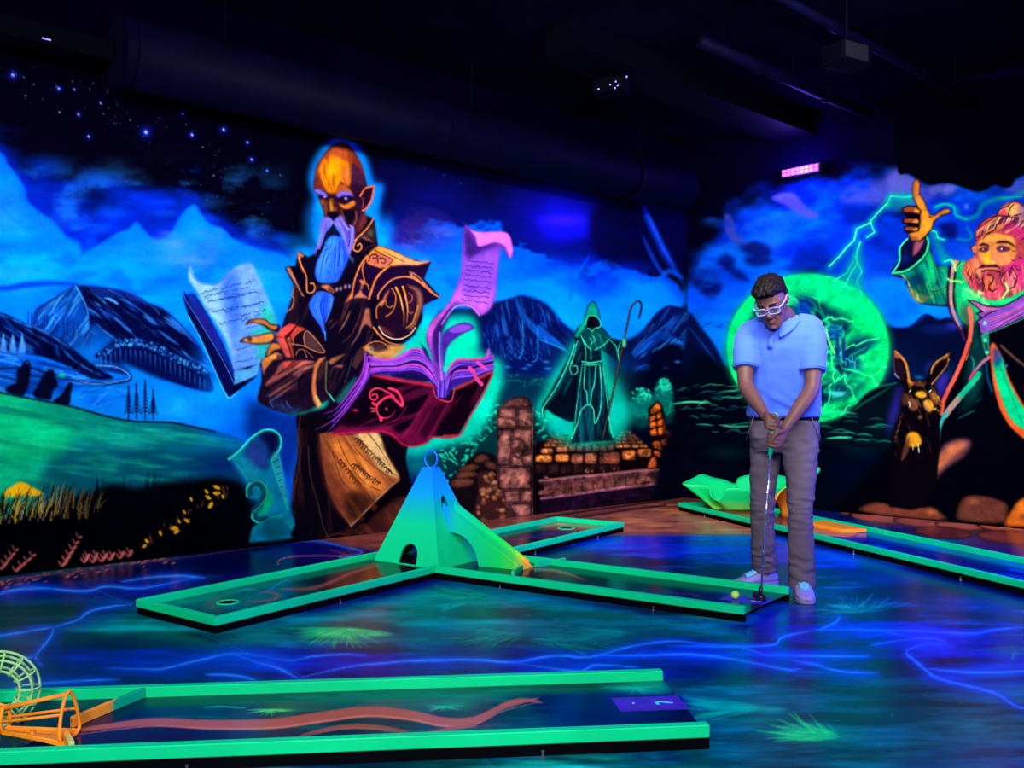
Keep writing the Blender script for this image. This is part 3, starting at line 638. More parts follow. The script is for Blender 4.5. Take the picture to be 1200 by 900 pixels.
    for p in ((962, 120, 972, 140, 974, 176, 966, 180), (970, 170, 996, 164, 1008, 190, 990, 196), (955, 210, 985, 200, 990, 236, 964, 236), (912, 220, 946, 214, 962, 256, 930, 246), (920, 258, 950, 260, 952, 284, 930, 276), (905, 300, 928, 276, 936, 330, 896, 334)):
        stone(Rn(*p), (150, 60, 24), (196, 86, 34), 9, (20, 5, 6), 1)
    F((96, 44, 34), Rn(1006, 262, 1030, 228, 1080, 216, 1124, 232, 1130, 270, 1112, 306, 1060, 330, 1020, 318, 1004, 296), .5, 1, 1, 9)
    for p in ((1050, 180, 1062, 158, 1080, 180, 1112, 208, 1090, 222, 1056, 214), (1010, 264, 1040, 232, 1076, 240, 1060, 270, 1030, 290), (1080, 226, 1122, 226, 1126, 262, 1100, 262), (1064, 272, 1104, 262, 1108, 300, 1070, 316), (1016, 290, 1056, 282, 1060, 322, 1024, 314), (1120, 296, 1146, 300, 1146, 312, 1124, 322)):
        stone(Rn(*p), (164, 84, 58), (222, 128, 78), 9, (50, 18, 20), 1)
    F((30, 12, 16), Rn(950, 380, 1000, 330, 1100, 340, 1170, 330, 1170, 420, 1060, 420), 5, .6)
    # ---- hooded figure with staff
    Rp = Z(630, 345, 5.143)
    G((0, 190, 150), 690, 455, 70, 90, .55); F((0, 200, 150), Rp(250, 250, 120, 440, 0, 660, 0, 740, 60, 800, 200, 900, 470, 880, 560, 700, 440, 480, 400, 340, 300, 260), 9, .8)
    G((0, 190, 160), 724, 480, 22, 46, .8); G((0, 170, 160), 655, 500, 22, 16, .6)
    F((3, 26, 40), Rp(330, 38, 352, 50, 370, 100, 380, 170, 382, 190, 420, 230, 440, 262, 510, 280, 520, 320, 500, 400, 480, 400, 400, 340, 380, 320, 385, 400, 400, 500, 430, 640, 430, 820, 460, 880, 200, 895, 215, 850, 222, 760, 190, 735, 130, 740, 100, 720, 60, 690, 42, 700, 40, 752, 28, 740, 20, 700, 30, 660, 80, 580, 120, 500, 160, 430, 200, 350, 225, 290, 218, 240, 240, 200, 270, 170, 285, 120, 300, 70), .3, 1, 0, 6)
    F((0, 160, 120), Rp(330, 42, 350, 60, 366, 110, 372, 150, 345, 130, 310, 128, 295, 160, 285, 205, 262, 230, 240, 262, 222, 250, 250, 200, 285, 130, 305, 75), 1.2, .9, 0)
    F((3, 8, 24), Rp(315, 130, 345, 132, 366, 155, 372, 186, 345, 205, 330, 222, 316, 205, 292, 190, 295, 160), .5, 1, 1)
    F((0, 74, 70), Rp(262, 240, 300, 205, 330, 225, 372, 200, 420, 240, 440, 262, 370, 330, 320, 330, 290, 300), 1.5, .8)
    F((4, 10, 26), Rp(205, 490, 245, 470, 235, 600, 222, 760, 130, 740, 60, 690, 90, 640, 140, 560), 1.5, .9)
    c.streak((10, 120, 120), Rp(262, 430, 390, 430, 430, 640, 450, 870, 210, 880, 240, 640), 1.57, 50, 3.4, 229, .6, .56, 7); c.streak((0, 110, 100), Rp(225, 300, 260, 290, 245, 470, 140, 560, 40, 690, 100, 540), 2.05, 50, 3.4, 230, .6, .55, 7); c.streak((20, 150, 120), Rp(262, 240, 330, 225, 440, 262, 500, 300, 480, 390, 380, 330, 300, 400), 1.2, 26, 3, 231, .5, .58, 7)
    def RL(w, *p, cc=(60, 235, 170), a=.9): L(cc, w, Rp(*p), a, .5)
    RL(1.1, 300, 205, 318, 210, 330, 224, 345, 205, 376, 196, 380, 170, 366, 146, 345, 130, 312, 128, 296, 150, 290, 185)
    RL(1.1, 258, 245, 285, 290, 305, 318, 320, 330); RL(1, 345, 335, 400, 305, 432, 268); RL(.9, 315, 262, 325, 280, 320, 312, 322, 390); RL(.8, 335, 250, 345, 275, 325, 300); RL(.9, 270, 270, 290, 330, 290, 400)
    RL(1.6, 268, 405, 320, 412, 384, 402); RL(1.2, 268, 420, 320, 426, 384, 418)
    RL(1.3, 286, 430, 280, 560, 296, 590, 302, 660, 318, 660, 326, 590, 342, 540, 352, 430); RL(1.3, 302, 662, 262, 700, 240, 780, 205, 870); RL(1.4, 318, 664, 338, 700, 345, 778, 378, 700, 384, 560, 376, 430)
    RL(.9, 268, 430, 250, 560, 235, 680, 222, 830); RL(.9, 395, 440, 420, 640, 432, 760, 455, 860); RL(1, 205, 400, 195, 450, 210, 484, 238, 470, 236, 432, 212, 432)
    RL(1.4, 225, 300, 190, 400, 130, 530, 60, 640, 30, 690, 32, 740); RL(.9, 240, 280, 215, 380, 205, 420); RL(1, 500, 290, 484, 340, 490, 400); RL(.8, 430, 270, 470, 310, 480, 340)
    for k in range(26):
        x = rnd.uniform(240, 400); y = rnd.uniform(430, 700); L((10, 110, 130), .8, Rp(x, y, x + (x - 320) * .12, y + rnd.uniform(60, 150)), .45, .6, 2)
    for k in range(12):
        x = rnd.uniform(240, 380); L((0, 80, 80), 1, Rp(x, 700 + rnd.uniform(0, 60), x + (x - 310) * .2, 860), .5, .6, 2)
    for k in range(12):
        x = rnd.uniform(90, 200); L((0, 120, 110), .9, Rp(x + 40, 400 + rnd.uniform(0, 100), x - 20, 560 + rnd.uniform(0, 60)), .5, .6, 2)
    L((26, 34, 30), 2.4, Rp(392, 870, 430, 700, 470, 520, 510, 330, 545, 160, 560, 90, 582, 55, 610, 42, 626, 62, 622, 100, 612, 140), 1, .5, 0, 1, 6); L((120, 90, 60), .8, Rp(392, 868, 430, 700, 470, 520, 508, 330, 543, 160, 558, 90, 580, 55, 606, 44), .8, .4)
    F((110, 200, 130), Rp(512, 275, 530, 270, 532, 310, 515, 318), .5, 1, 1)
paint_left(WALLC)
def paint_wizard(c):
    F, L, G = c.F, c.L, c.G
    rnd = random.Random(5)
    A, B, S_, D, E, J, H = Z(340, 160, 10), Z(340, 230, 10), Z(400, 270, 10), Z(320, 300, 10), Z(270, 360, 10), Z(300, 400, 10), Z(400, 340, 10)
    PG, Q, BK, K4 = Z(200, 300, 5.29), Z(240, 480, 4.615), Z(370, 400, 5.4545), Z(400, 240, 4)
    CU, CUD, DK = (216, 112, 52), (140, 66, 46), (12, 5, 24)
    # ---- cyan aura
    head = [367, 224, 366, 205, 372, 190, 384, 174, 399, 164, 412, 170, 424, 188, 430, 212, 441, 214, 440, 236, 430, 250, 440, 254, 446, 284, 505, 304, 500, 330, 518, 348, 500, 362, 490, 392, 470, 410, 400, 400, 350, 380, 340, 320, 352, 292, 372, 288]
    F((0, 110, 215), np.array(head).reshape(-1, 2), 9, .9); F((0, 130, 225), [372, 235, 362, 215, 366, 190, 382, 168, 399, 158, 418, 166, 432, 190, 438, 214, 450, 216, 446, 240, 446, 262, 452, 290, 380, 290, 368, 262], 5, .8)
    G((0, 140, 215), 352, 300, 34, 34, .6); G((0, 150, 225), 452, 270, 18, 30, .6); G((0, 130, 225), 370, 262, 22, 40, .7)
    # teal glow round the book
    F((0, 190, 150), [470, 405, 490, 385, 520, 372, 556, 372, 562, 410, 590, 425, 585, 462, 560, 510, 520, 524, 490, 535, 455, 528, 440, 508, 380, 500, 400, 430], 8, .95)
    G((0, 215, 150), 548, 398, 22, 22, .8); G((0, 190, 160), 500, 380, 26, 20, .6); G((0, 120, 110), 490, 545, 40, 26, .7); G((0, 150, 130), 470, 520, 40, 20, .7)
    # dark smoke beside the robe
    F((0, 20, 90), [300, 474, 330, 484, 352, 488, 350, 530, 336, 560, 320, 545, 300, 520, 290, 500], 7, .75); F((0, 40, 120), [285, 470, 320, 480, 345, 500, 345, 620, 300, 600], 10, .5)
    # ---- loose pages (left)
    F((4, 10, 70), PG(70, 205, 95, 240, 150, 240, 240, 380, 330, 560, 390, 700, 560, 660, 540, 740, 400, 840, 365, 878, 330, 830, 200, 540, 110, 370, 85, 290), .4, 1, 0, 3)
    L((60, 170, 235), 1.4, PG(110, 372, 200, 545, 330, 835, 365, 878, 420, 840), .9, .6)
    F((16, 44, 150), PG(104, 245, 150, 240, 250, 400, 340, 580, 396, 706, 400, 760, 330, 640, 220, 470, 130, 320), 1, .9); F((44, 24, 130), PG(150, 290, 240, 420, 320, 580, 300, 570, 190, 410), 2.5, .7)
    F(lg((30, 70, 190), (90, 170, 225), 400, 440, 300, 455), PG(392, 706, 480, 700, 556, 664, 540, 738, 470, 770, 396, 800), .6, .95, 0, 3)
    F((3, 4, 40), PG(396, 800, 470, 772, 535, 742, 430, 826, 378, 862), .8, 1, 0)
    L((90, 130, 230), 1, PG(72, 208, 92, 270, 130, 330, 230, 490, 330, 660, 396, 798), .8, .5)
    F(lg((140, 180, 225), (96, 140, 230), 225, 330, 300, 420), PG(122, 60, 132, 100, 160, 150, 200, 172, 250, 178, 300, 165, 330, 130, 370, 90, 420, 60, 470, 47, 508, 52, 520, 80, 600, 260, 655, 420, 600, 560, 550, 664, 480, 685, 394, 706, 380, 620, 340, 520, 280, 410, 215, 320, 170, 230, 130, 170, 112, 130), .3, 1, 1, 3)
    F((150, 190, 220), PG(122, 66, 134, 110, 165, 158, 250, 186, 300, 250, 340, 420, 385, 600, 392, 690, 350, 540, 280, 410, 190, 260, 120, 140), 3, .8); F((50, 100, 225), PG(320, 150, 400, 90, 440, 200, 430, 400, 400, 560, 370, 420, 330, 280), 6, .8); F((120, 160, 235), PG(440, 60, 510, 60, 560, 200, 600, 300, 560, 420, 470, 300, 450, 150), 6, .6)
    F((20, 190, 150), PG(575, 290, 655, 420, 560, 660, 540, 560, 560, 440), 6, .85); G((30, 190, 160), *PG(520, 470)[0], 9, 7, .7)
    L((20, 40, 90), .8, PG(118, 70, 130, 110, 165, 158, 215, 178, 255, 180, 300, 166, 335, 128), .5, .5)
    for k, (x0, x1, y) in enumerate([(190, 500, 228), (210, 490, 250), (230, 520, 285), (300, 540, 275), (260, 580, 350), (330, 570, 345), (300, 560, 420), (430, 590, 370), (470, 560, 450), (410, 520, 580), (395, 540, 660), (440, 520, 400)]):
        x = x0; pts = []
        while x < x1:
            pts += [x, y - (x - x0) * .22 + (40 if 0 else 0) + rnd.uniform(-7, 7)]; x += rnd.uniform(8, 16)
            if rnd.random() < .1 and len(pts) > 6: L((24, 44, 110), .8, PG(*pts), .85, .4); pts = []; x += 10
        if len(pts) > 6: L((24, 44, 110), .8, PG(*pts), .85, .4)
    # ---- small scroll by the robe hem
    F((0, 140, 175), Q(130, 268, 200, 215, 260, 150, 320, 110, 370, 112, 405, 140, 412, 180, 395, 240, 420, 330, 440, 430, 470, 560, 520, 690, 240, 720, 255, 640, 290, 610, 255, 560, 290, 490, 235, 480, 225, 440, 250, 400, 215, 340, 175, 290), .6, 1, 0, 5)
    F((24, 70, 150), Q(215, 230, 270, 150, 330, 118, 385, 125, 395, 200, 350, 270, 330, 330, 260, 280), 3, .9); F((6, 8, 60), Q(300, 140, 350, 118, 395, 140, 398, 190, 350, 270, 345, 210), 4, .9); F((60, 70, 170), Q(220, 240, 280, 200, 320, 260, 280, 330), 6, .6)
    F((20, 170, 190), Q(150, 270, 210, 260, 280, 330, 330, 420, 380, 560, 330, 470, 240, 400), 5, .7); F((60, 190, 200), Q(360, 280, 395, 230, 430, 380, 455, 540, 410, 430), 2, .7)
    L((40, 215, 180), 2.4, Q(130, 268, 190, 222, 250, 155, 320, 112, 372, 114, 408, 150, 405, 210, 360, 275), .9, .7); L((40, 200, 180), 1.8, Q(360, 278, 400, 400, 450, 545), .9, .6)
    F((0, 200, 140), Q(310, 420, 350, 440, 370, 490, 350, 540, 310, 580, 285, 580, 310, 510, 320, 460), 2, .9)
    L((20, 70, 90), 7, Q(240, 460, 250, 405, 300, 405, 320, 450, 300, 510, 265, 550, 280, 595, 330, 590), .8, 1.5); L((30, 190, 160), 2, Q(228, 470, 232, 415, 280, 385, 325, 410, 335, 470, 300, 520, 262, 560, 258, 590, 300, 612, 360, 585, 420, 570), .9, .7)
    F((0, 90, 105), Q(300, 640, 350, 590, 430, 600, 450, 680, 330, 700), 6, .8); L((0, 170, 170), 4, Q(400, 580, 440, 600, 490, 660, 525, 695), .7, 2)
    for k in range(5): L((8, 50, 90), .9, Q(372 + k * 9, 285 + k * 34, 398 + k * 6, 270 + k * 36), .8, .4)
    # ---- robe below the book
    F((10, 4, 14), [348, 484, 372, 480, 470, 500, 476, 540, 482, 575, 480, 612, 470, 628, 420, 632, 346, 632, 346, 612, 342, 590, 345, 560, 350, 520], .5, 1, 1, 1)
    L((120, 50, 30), 1, [352, 488, 349, 512, 352, 530, 346, 570, 343, 588], .8, .7)
    F((56, 22, 20), Q(720, 680, 790, 630, 900, 560, 1100, 470, 1110, 560, 1060, 690), 4, 1, 0, 1); F((90, 38, 26), Q(960, 560, 1080, 460, 1110, 480, 1100, 600, 1000, 660), 8, .7)
    F((150, 76, 40), Q(620, 130, 760, 110, 930, 110, 975, 230, 1060, 380, 990, 440, 900, 520, 790, 632, 720, 540, 660, 400, 625, 230), 1.5, 1, 0, 1)
    F((224, 118, 44), Q(700, 150, 820, 200, 900, 300, 980, 420, 860, 470, 760, 380, 700, 260), 6, .85); F((214, 170, 110), Q(810, 120, 930, 115, 980, 240, 1050, 365, 960, 330, 880, 230), 2.5, .9); F((120, 50, 30), Q(630, 180, 690, 330, 760, 470, 800, 600, 700, 520, 640, 330), 5, .8)
    F((30, 12, 12), Q(760, 470, 860, 440, 920, 500, 830, 590, 780, 590), 6, .8)
    for p in ((720, 160, 780, 290, 870, 400, 960, 440), (760, 140, 860, 260, 960, 340, 1030, 400), (800, 150, 880, 210, 960, 300, 1040, 360), (690, 230, 740, 380, 800, 440), (880, 125, 940, 200, 1000, 300)):
        L((100, 50, 24), 1.2, Q(*p), .8, .6)
    for (xa, ya, xb, yb, n) in ((820, 160, 1010, 350, 16), (730, 280, 840, 420, 9), (800, 300, 950, 410, 13)):
        for k in range(n):
            u = k / n; x = xa + (xb - xa) * u; y = ya + (yb - ya) * u; L((50, 26, 18), 1.4, Q(x - 8, y + rnd.uniform(0, 14), x + 6, y - rnd.uniform(4, 14), x + 12, y + rnd.uniform(-4, 10)), .9, .4)
    L((120, 80, 60), 1, Q(560, 200, 570, 350, 610, 500, 640, 630, 670, 695), .6, .8); L((190, 150, 110), 1.4, Q(790, 632, 860, 560, 1000, 420, 1050, 385), .7, .8); L((150, 90, 60), 1, Q(740, 540, 790, 632), .8, .7)
    F((4, 2, 6), Q(800, 640, 900, 545, 1000, 430, 1060, 380, 1105, 460, 1010, 480, 900, 590, 820, 680), 2, .95, 0); L((90, 40, 26), 2, Q(650, 690, 720, 670, 780, 680), .7, 1)
    c.streak((110, 46, 24), Q(630, 130, 930, 110, 1050, 370, 800, 620, 650, 400), 1.0, 60, 7, 203, .6, .54, 6); c.streak((250, 160, 80), Q(700, 140, 930, 120, 1040, 370, 860, 480, 720, 300), 1.0, 50, 5, 204, .4, .6, 7); c.streak((70, 30, 26), Q(480, 150, 620, 140, 700, 500, 770, 660, 600, 690, 490, 600), 1.5, 60, 6, 205, .5, .55, 6); c.streak((110, 50, 34), Q(800, 660, 960, 560, 1090, 470, 1110, 560, 1060, 690), .9, 40, 6, 206, .5, .55, 6)
    # ---- torso
    body = [372, 288, 369, 297, 360, 302, 352, 295, 349, 297, 346, 312, 334, 313, 338, 322, 344, 332, 343, 348, 334, 372, 330, 384, 345, 400, 350, 440, 360, 486, 400, 490, 440, 440, 470, 405, 486, 392, 495, 374, 496, 358, 505, 353, 516, 348, 507, 338, 497, 327, 500, 318, 505, 306.5, 496, 306.5, 480, 303, 460, 293, 443, 288, 442, 282, 440, 266, 438, 256, 428, 252, 410, 280]
    F(DK, body, .3, 1, 0, 1)
    F((34, 14, 30), D(200, 600, 260, 470, 300, 560, 260, 800, 140, 780), 3, .8); F((60, 30, 30), D(240, 300, 290, 420, 270, 560, 200, 640, 180, 620, 230, 420), 2.5, .8); L((190, 110, 70), 1.2, D(250, 350, 225, 460, 245, 500, 225, 600, 160, 655), .9, .6)
    c.streak((74, 36, 40), [350, 330, 376, 330, 410, 340, 436, 350, 440, 400, 430, 440, 400, 470, 360, 480, 350, 420, 344, 370], 1.95, 40, 7, 201, .6, .56, 6, 1, 0); c.streak((120, 62, 46), [400, 345, 434, 350, 440, 400, 424, 440, 404, 420], 2.0, 34, 4, 202, .5, .62, 8, 1, 0)
    # collar spikes left
    F((8, 3, 20), D(140, 130, 330, 115, 400, 260, 400, 440, 350, 480, 260, 350, 200, 250), .5, 1, 0); F((200, 110, 84), D(150, 128, 205, 140, 240, 220, 330, 420, 372, 478, 340, 470, 260, 320, 190, 210), .5, 1, 0)
    F((150, 70, 54), B(85, 660, 130, 670, 175, 710, 115, 720, 130, 800, 185, 900, 150, 900, 100, 780), .5, 1, 0); F((196, 100, 60), B(90, 655, 170, 695, 120, 705, 110, 740, 95, 720), .5, .9, 0)
    L(CU, 1.6, D(300, 20, 340, 130, 390, 240, 396, 400, 420, 432, 470, 420, 490, 370, 470, 320, 440, 325), .95, .5); L((30, 10, 30), 2, B(140, 740, 180, 700, 205, 730), .8, .6)
    # neck and high collar right
    F((60, 18, 30), B(750, 150, 870, 170, 900, 300, 760, 500, 740, 380), 1.2, 1, 0); F((110, 40, 40), B(820, 190, 880, 190, 895, 290, 800, 420, 800, 300), 2.5, .8); F((130, 60, 40), B(755, 170, 790, 150, 785, 300, 745, 360), 1.4, .8)
    F((40, 26, 34), B(760, 510, 960, 280, 990, 330, 1010, 540, 880, 480, 810, 520, 770, 560), .8, 1, 0); G((110, 90, 60), *B(940, 430)[0], 6, 7, .7); L(CU, 1.6, B(755, 520, 860, 420, 930, 340, 975, 260), 1, .5)
    F((150, 74, 50), B(830, 480, 880, 470, 1000, 550, 900, 520), .8, .9, 0); L(CU, 1.8, B(780, 500, 745, 580, 750, 630, 800, 645, 838, 600, 820, 555, 790, 580), .95, .5); L((90, 40, 34), 1, B(850, 660, 920, 590, 1000, 570), .8, .5)
    # shoulder guard
    F((26, 6, 40), S_(40, 860, 150, 600, 290, 280, 420, 180, 600, 230, 870, 360, 1045, 370, 960, 570, 1150, 785, 960, 870, 820, 640, 500, 760, 330, 805, 200, 770, 130, 790), .4, 1, 0)
    F(lg((236, 132, 40), (232, 150, 110), 440, 290, 490, 308), S_(290, 330, 350, 240, 430, 180, 600, 235, 760, 310, 870, 358, 1040, 360, 1020, 375, 900, 410, 700, 400, 560, 420, 460, 440, 330, 400, 300, 380), .5, 1, 0)
    F((190, 92, 70), S_(300, 370, 360, 280, 420, 260, 600, 340, 540, 410, 460, 435, 380, 400), .6, .9, 0); L((70, 20, 40), 1.4, S_(390, 230, 480, 280, 600, 345, 540, 410), .8, .5); L((70, 20, 40), 1.2, S_(500, 250, 620, 310, 740, 370), .7, .5)
    L((80, 26, 40), 2, S_(320, 360, 340, 300, 390, 280, 425, 300, 400, 330, 370, 320), .9, .5); L((80, 26, 40), 1.8, S_(430, 380, 430, 340, 480, 325, 520, 350, 500, 385, 470, 370), .9, .5)
    L(CU, 2, S_(300, 300, 230, 400, 170, 540, 140, 660, 125, 780), .95, .5); L(CU, 1.4, S_(270, 370, 245, 450, 265, 560, 280, 620, 310, 640, 320, 690), .95, .5); F(CU, S_(40, 862, 110, 740, 135, 690, 130, 790, 90, 815), .4, 1, 0); F((206, 110, 80), S_(135, 800, 190, 740, 230, 690, 245, 740, 330, 800, 280, 790, 200, 785), .5, 1, 0); F(CU, S_(200, 580, 250, 580, 290, 620, 250, 640, 240, 700, 225, 690, 235, 620), .4, 1, 0)
    L(CU, 2.4, S_(325, 800, 360, 690, 400, 580, 470, 490, 560, 420, 640, 405), 1, .6, 0); L((120, 50, 40), 1.4, S_(560, 420, 760, 410, 900, 408, 1030, 375), .8, .5)
    L(CU, 1.6, S_(430, 800, 440, 740, 520, 640, 600, 575, 720, 545, 820, 555, 920, 610, 1060, 730, 1150, 785), 1, .5); F((220, 120, 80), S_(790, 475, 860, 500, 930, 560, 1020, 660, 1140, 780, 1040, 720, 930, 620, 830, 555, 760, 545, 815, 530), .5, .95, 0); L((40, 10, 30), 1.4, S_(840, 520, 900, 560, 940, 600), .9, .5)
    # upper-arm armour
    F((30, 8, 30), H(430, 160, 500, 60, 560, 0, 620, -40, 760, -60, 900, -20, 940, 60, 940, 180, 900, 330, 850, 440, 750, 540, 640, 570, 520, 530, 440, 420, 410, 300), .5, 1, 1)
    F((150, 84, 60), H(760, -60, 900, -20, 945, 60, 950, 180, 900, 330, 850, 440, 780, 460, 860, 320, 890, 160, 860, 20), 2, .9); F((60, 16, 40), H(760, 0, 860, 40, 870, 180, 830, 300, 790, 340, 780, 140), 3, .8); F((120, 54, 40), H(440, 400, 540, 470, 620, 540, 560, 530, 470, 470), 2, .8)
    F((190, 104, 70), H(430, 170, 480, 120, 520, 40, 570, -10, 530, 80, 500, 160, 470, 200), 1, .9, 0)
    L(CU, 1.6, H(415, 330, 410, 230, 440, 170, 500, 130), .9, .6); L((240, 150, 60), 2.4, H(640, -30, 690, 80, 720, 220, 735, 300, 730, 420), 1, .6, 1); L((240, 140, 60), 2.4, H(720, -40, 750, 60, 775, 200, 775, 300, 765, 400), 1, .6, 1)
    L(CU, 1.3, H(590, -20, 635, 60, 630, 170, 590, 260, 520, 310), .9, .5); L(CU, 1.2, H(520, 120, 530, 180, 570, 205, 600, 180), .9, .5); L((190, 110, 80), 1, H(790, 30, 830, 70, 820, 130, 780, 150), .8, .5); L((200, 110, 60), 1, H(780, 240, 810, 270, 840, 260), .8, .5); L((230, 130, 60), 1.4, H(760, 440, 830, 390, 870, 280, 900, 180), .8, .6); L((240, 190, 150), 1.4, H(440, 430, 500, 520, 600, 568, 700, 570, 800, 520, 870, 440), .95, .5)
    L(CU, 2.6, H(380, 440, 440, 520, 530, 600, 640, 635, 720, 635), .95, .7, 1); F((196, 130, 70), H(260, 680, 320, 640, 560, 640, 700, 640, 760, 640, 690, 740, 590, 810, 500, 820, 400, 780, 290, 720), 2, .95); F((40, 16, 30), H(330, 650, 420, 615, 520, 640, 570, 680, 500, 710, 400, 720), 2, .8); L(CU, 1.2, H(260, 680, 340, 620, 430, 602, 510, 630, 560, 690), .9, .5); G((190, 170, 140), *H(350, 690)[0], 4, None, .8); G((60, 40, 40), *H(350, 690)[0], 2.4, None, .9); L((150, 190, 130), 1.4, H(380, 770, 480, 815, 560, 812), .7, .7)
    # chest folds
    for p, w, cc in (((0, 460, 60, 360, 110, 250), 1.6, (110, 60, 60)), ((130, 490, 180, 400, 220, 290, 250, 190), 2, (110, 44, 44)), ((110, 660, 200, 520, 250, 400, 290, 320), 2.2, (150, 90, 80)), ((10, 620, 100, 540, 160, 470), 1.4, (90, 50, 40)), ((300, 230, 270, 320, 240, 380), 2.6, (150, 80, 60))):
        L(cc, w, H(*p), .8, 1, 2)
    F((170, 90, 70), H(280, 220, 330, 210, 345, 360, 360, 440, 290, 400, 220, 450, 260, 340), 1.4, .9, 0)
    L((170, 100, 60), 1.4, D(770, 900, 850, 760, 900, 640), .8, .8, 2); L((120, 60, 70), 2, D(640, 800, 700, 740), .6, 1, 2); L((100, 50, 60), 2, D(660, 860, 760, 760), .6, 1, 2)
    for x, y in ((745, 395), (790, 385), (845, 362), (893, 358)): F((190, 130, 150), D(x - 12, y, x, y - 30, x + 18, y - 10, x, y + 26), .5, .9)
    # ---- beard
    F((20, 60, 180), D(550, -10, 640, -60, 880, -40, 870, 40, 800, 190, 730, 290, 660, 320, 560, 310, 510, 270, 495, 180), .5)
    bw = B(300, 870, 330, 740, 380, 640, 430, 540, 490, 465, 560, 450, 610, 500, 660, 620, 690, 700, 620, 860, 560, 990, 480, 1010, 360, 1010, 310, 960)
    F((40, 100, 235), bw, .5); F((30, 60, 200), B(560, 460, 620, 520, 690, 690, 600, 900, 500, 1000, 560, 800), 3, .7); F((70, 140, 250), B(400, 600, 480, 500, 520, 520, 440, 760, 380, 940, 320, 900, 350, 720), 4, .7)
    for k in range(46):
        u = rnd.random(); x0 = 450 + u * 150; x1 = 310 + u * 300
        L(rnd.choice([(20, 50, 170), (90, 160, 255), (50, 110, 240), (16, 40, 150)]), rnd.uniform(.7, 1.5), B(x0, 470 + rnd.uniform(0, 200), (x0 + x1) / 2 - 20 + 40 * u, 700, x1, 980 - rnd.uniform(0, 160)), .6, .5, 2)
    F((40, 96, 230), D(520, 425, 600, 415, 705, 470, 700, 540, 660, 650, 600, 740, 608, 900, 580, 890, 560, 830, 480, 720, 430, 620, 425, 560, 460, 490), .4); L((60, 130, 250), 2, D(608, 890, 612, 960, 614, 1000), 1, .6, 1)
    for k in range(18):
        u = rnd.random(); L(rnd.choice([(16, 40, 160), (100, 160, 255), (40, 60, 190)]), 1.1, D(540 + u * 140, 440, 440 + u * 250, 580, 560 + u * 60, 780), .65, .5, 2)
    F((206, 110, 70), D(560, 365, 575, 340, 650, 338, 720, 410, 710, 440, 640, 410, 600, 380), .4, 1, 0); F((90, 36, 30), D(640, 360, 720, 410, 700, 440, 640, 405), .6, .8, 0)
    # ---- head
    F((60, 18, 24), A(275, 620, 285, 480, 310, 350, 380, 230, 470, 120, 580, 68, 680, 95, 760, 190, 840, 340, 885, 500, 900, 590, 880, 700, 870, 860, 780, 1000, 740, 1100, 560, 1060, 420, 1000, 390, 880, 345, 760, 330, 690), .4, 1, 1, 1)
    F((204, 84, 34), A(300, 480, 340, 330, 430, 190, 580, 75, 690, 110, 740, 250, 700, 340, 600, 260, 480, 250, 380, 330, 350, 480), 2, .9); F((150, 44, 34), A(660, 110, 760, 200, 840, 350, 870, 480, 800, 380, 730, 300, 720, 220), 3, .85)
    F((244, 128, 8), A(360, 330, 450, 245, 560, 240, 680, 310, 720, 380, 700, 560, 640, 560, 600, 520, 570, 600, 540, 660, 430, 650, 370, 560, 345, 440), 2, .95); F((255, 148, 4), A(450, 290, 560, 290, 590, 400, 560, 540, 490, 620, 450, 480), 4, .7)
    F((190, 84, 40), A(600, 380, 650, 350, 715, 380, 700, 580, 650, 570, 610, 500), 2.5, .8); F((66, 24, 50), A(715, 350, 760, 330, 840, 400, 880, 560, 800, 640, 730, 640, 715, 500), 2.5, .95); F((40, 10, 40), A(715, 560, 880, 600, 860, 860, 780, 980, 740, 700), 3, .9)
    F((120, 40, 30), A(290, 480, 340, 420, 380, 560, 400, 640, 330, 620, 285, 600), 2, .85); F((180, 80, 36), A(540, 640, 600, 560, 680, 600, 740, 690, 640, 640, 560, 690), 1.6, .9)
    for p in ((430, 480, 450, 560, 430, 640), (470, 560, 480, 640), (600, 520, 560, 580, 540, 650), (620, 480, 660, 570, 700, 600), (360, 480, 380, 560, 420, 640), (400, 380, 420, 500)): L((110, 40, 20), 1.2, A(*p), .6, .7, 2)
    c.streak((120, 40, 18), A(290, 600, 330, 350, 450, 180, 580, 80, 700, 130, 800, 300, 880, 560, 720, 640, 540, 650, 380, 620), 1.5, 30, 5, 210, .5, .56, 6); c.streak((255, 170, 60), A(360, 560, 380, 330, 480, 250, 640, 280, 690, 420, 600, 560, 480, 620), 1.6, 24, 4, 211, .35, .6, 7)
    # ear
    F((34, 8, 30), A(820, 700, 870, 620, 930, 590, 990, 580, 970, 660, 955, 740, 900, 830, 860, 880, 840, 800), .4, 1, 1, 1); L((220, 96, 50), 2, A(820, 700, 870, 620, 920, 592, 985, 584), 1, .5); L((214, 90, 60), 2.2, A(985, 590, 968, 670, 950, 750, 890, 840, 850, 866), 1, .6); L((160, 70, 40), 1.4, A(848, 720, 856, 780, 846, 830), .8, .6)
    # eyes and brows
    F((26, 6, 30), A(330, 700, 400, 680, 520, 700, 740, 690, 760, 760, 700, 800, 600, 780, 500, 720, 420, 740, 345, 730), 2, .95); F((110, 96, 225), A(275, 625, 330, 615, 400, 650, 440, 690, 420, 720, 380, 690, 300, 655), .5, 1, 0); F((110, 90, 230), A(540, 690, 580, 655, 650, 640, 710, 660, 755, 710, 700, 690, 620, 690, 560, 715), .5, 1, 0); G((90, 60, 160), *A(655, 725)[0], 4.2, 3.6, .9); G((225, 200, 240), *A(652, 725)[0], 2, None, 1); G((170, 120, 190), *A(402, 708)[0], 2.4, 2, .9)
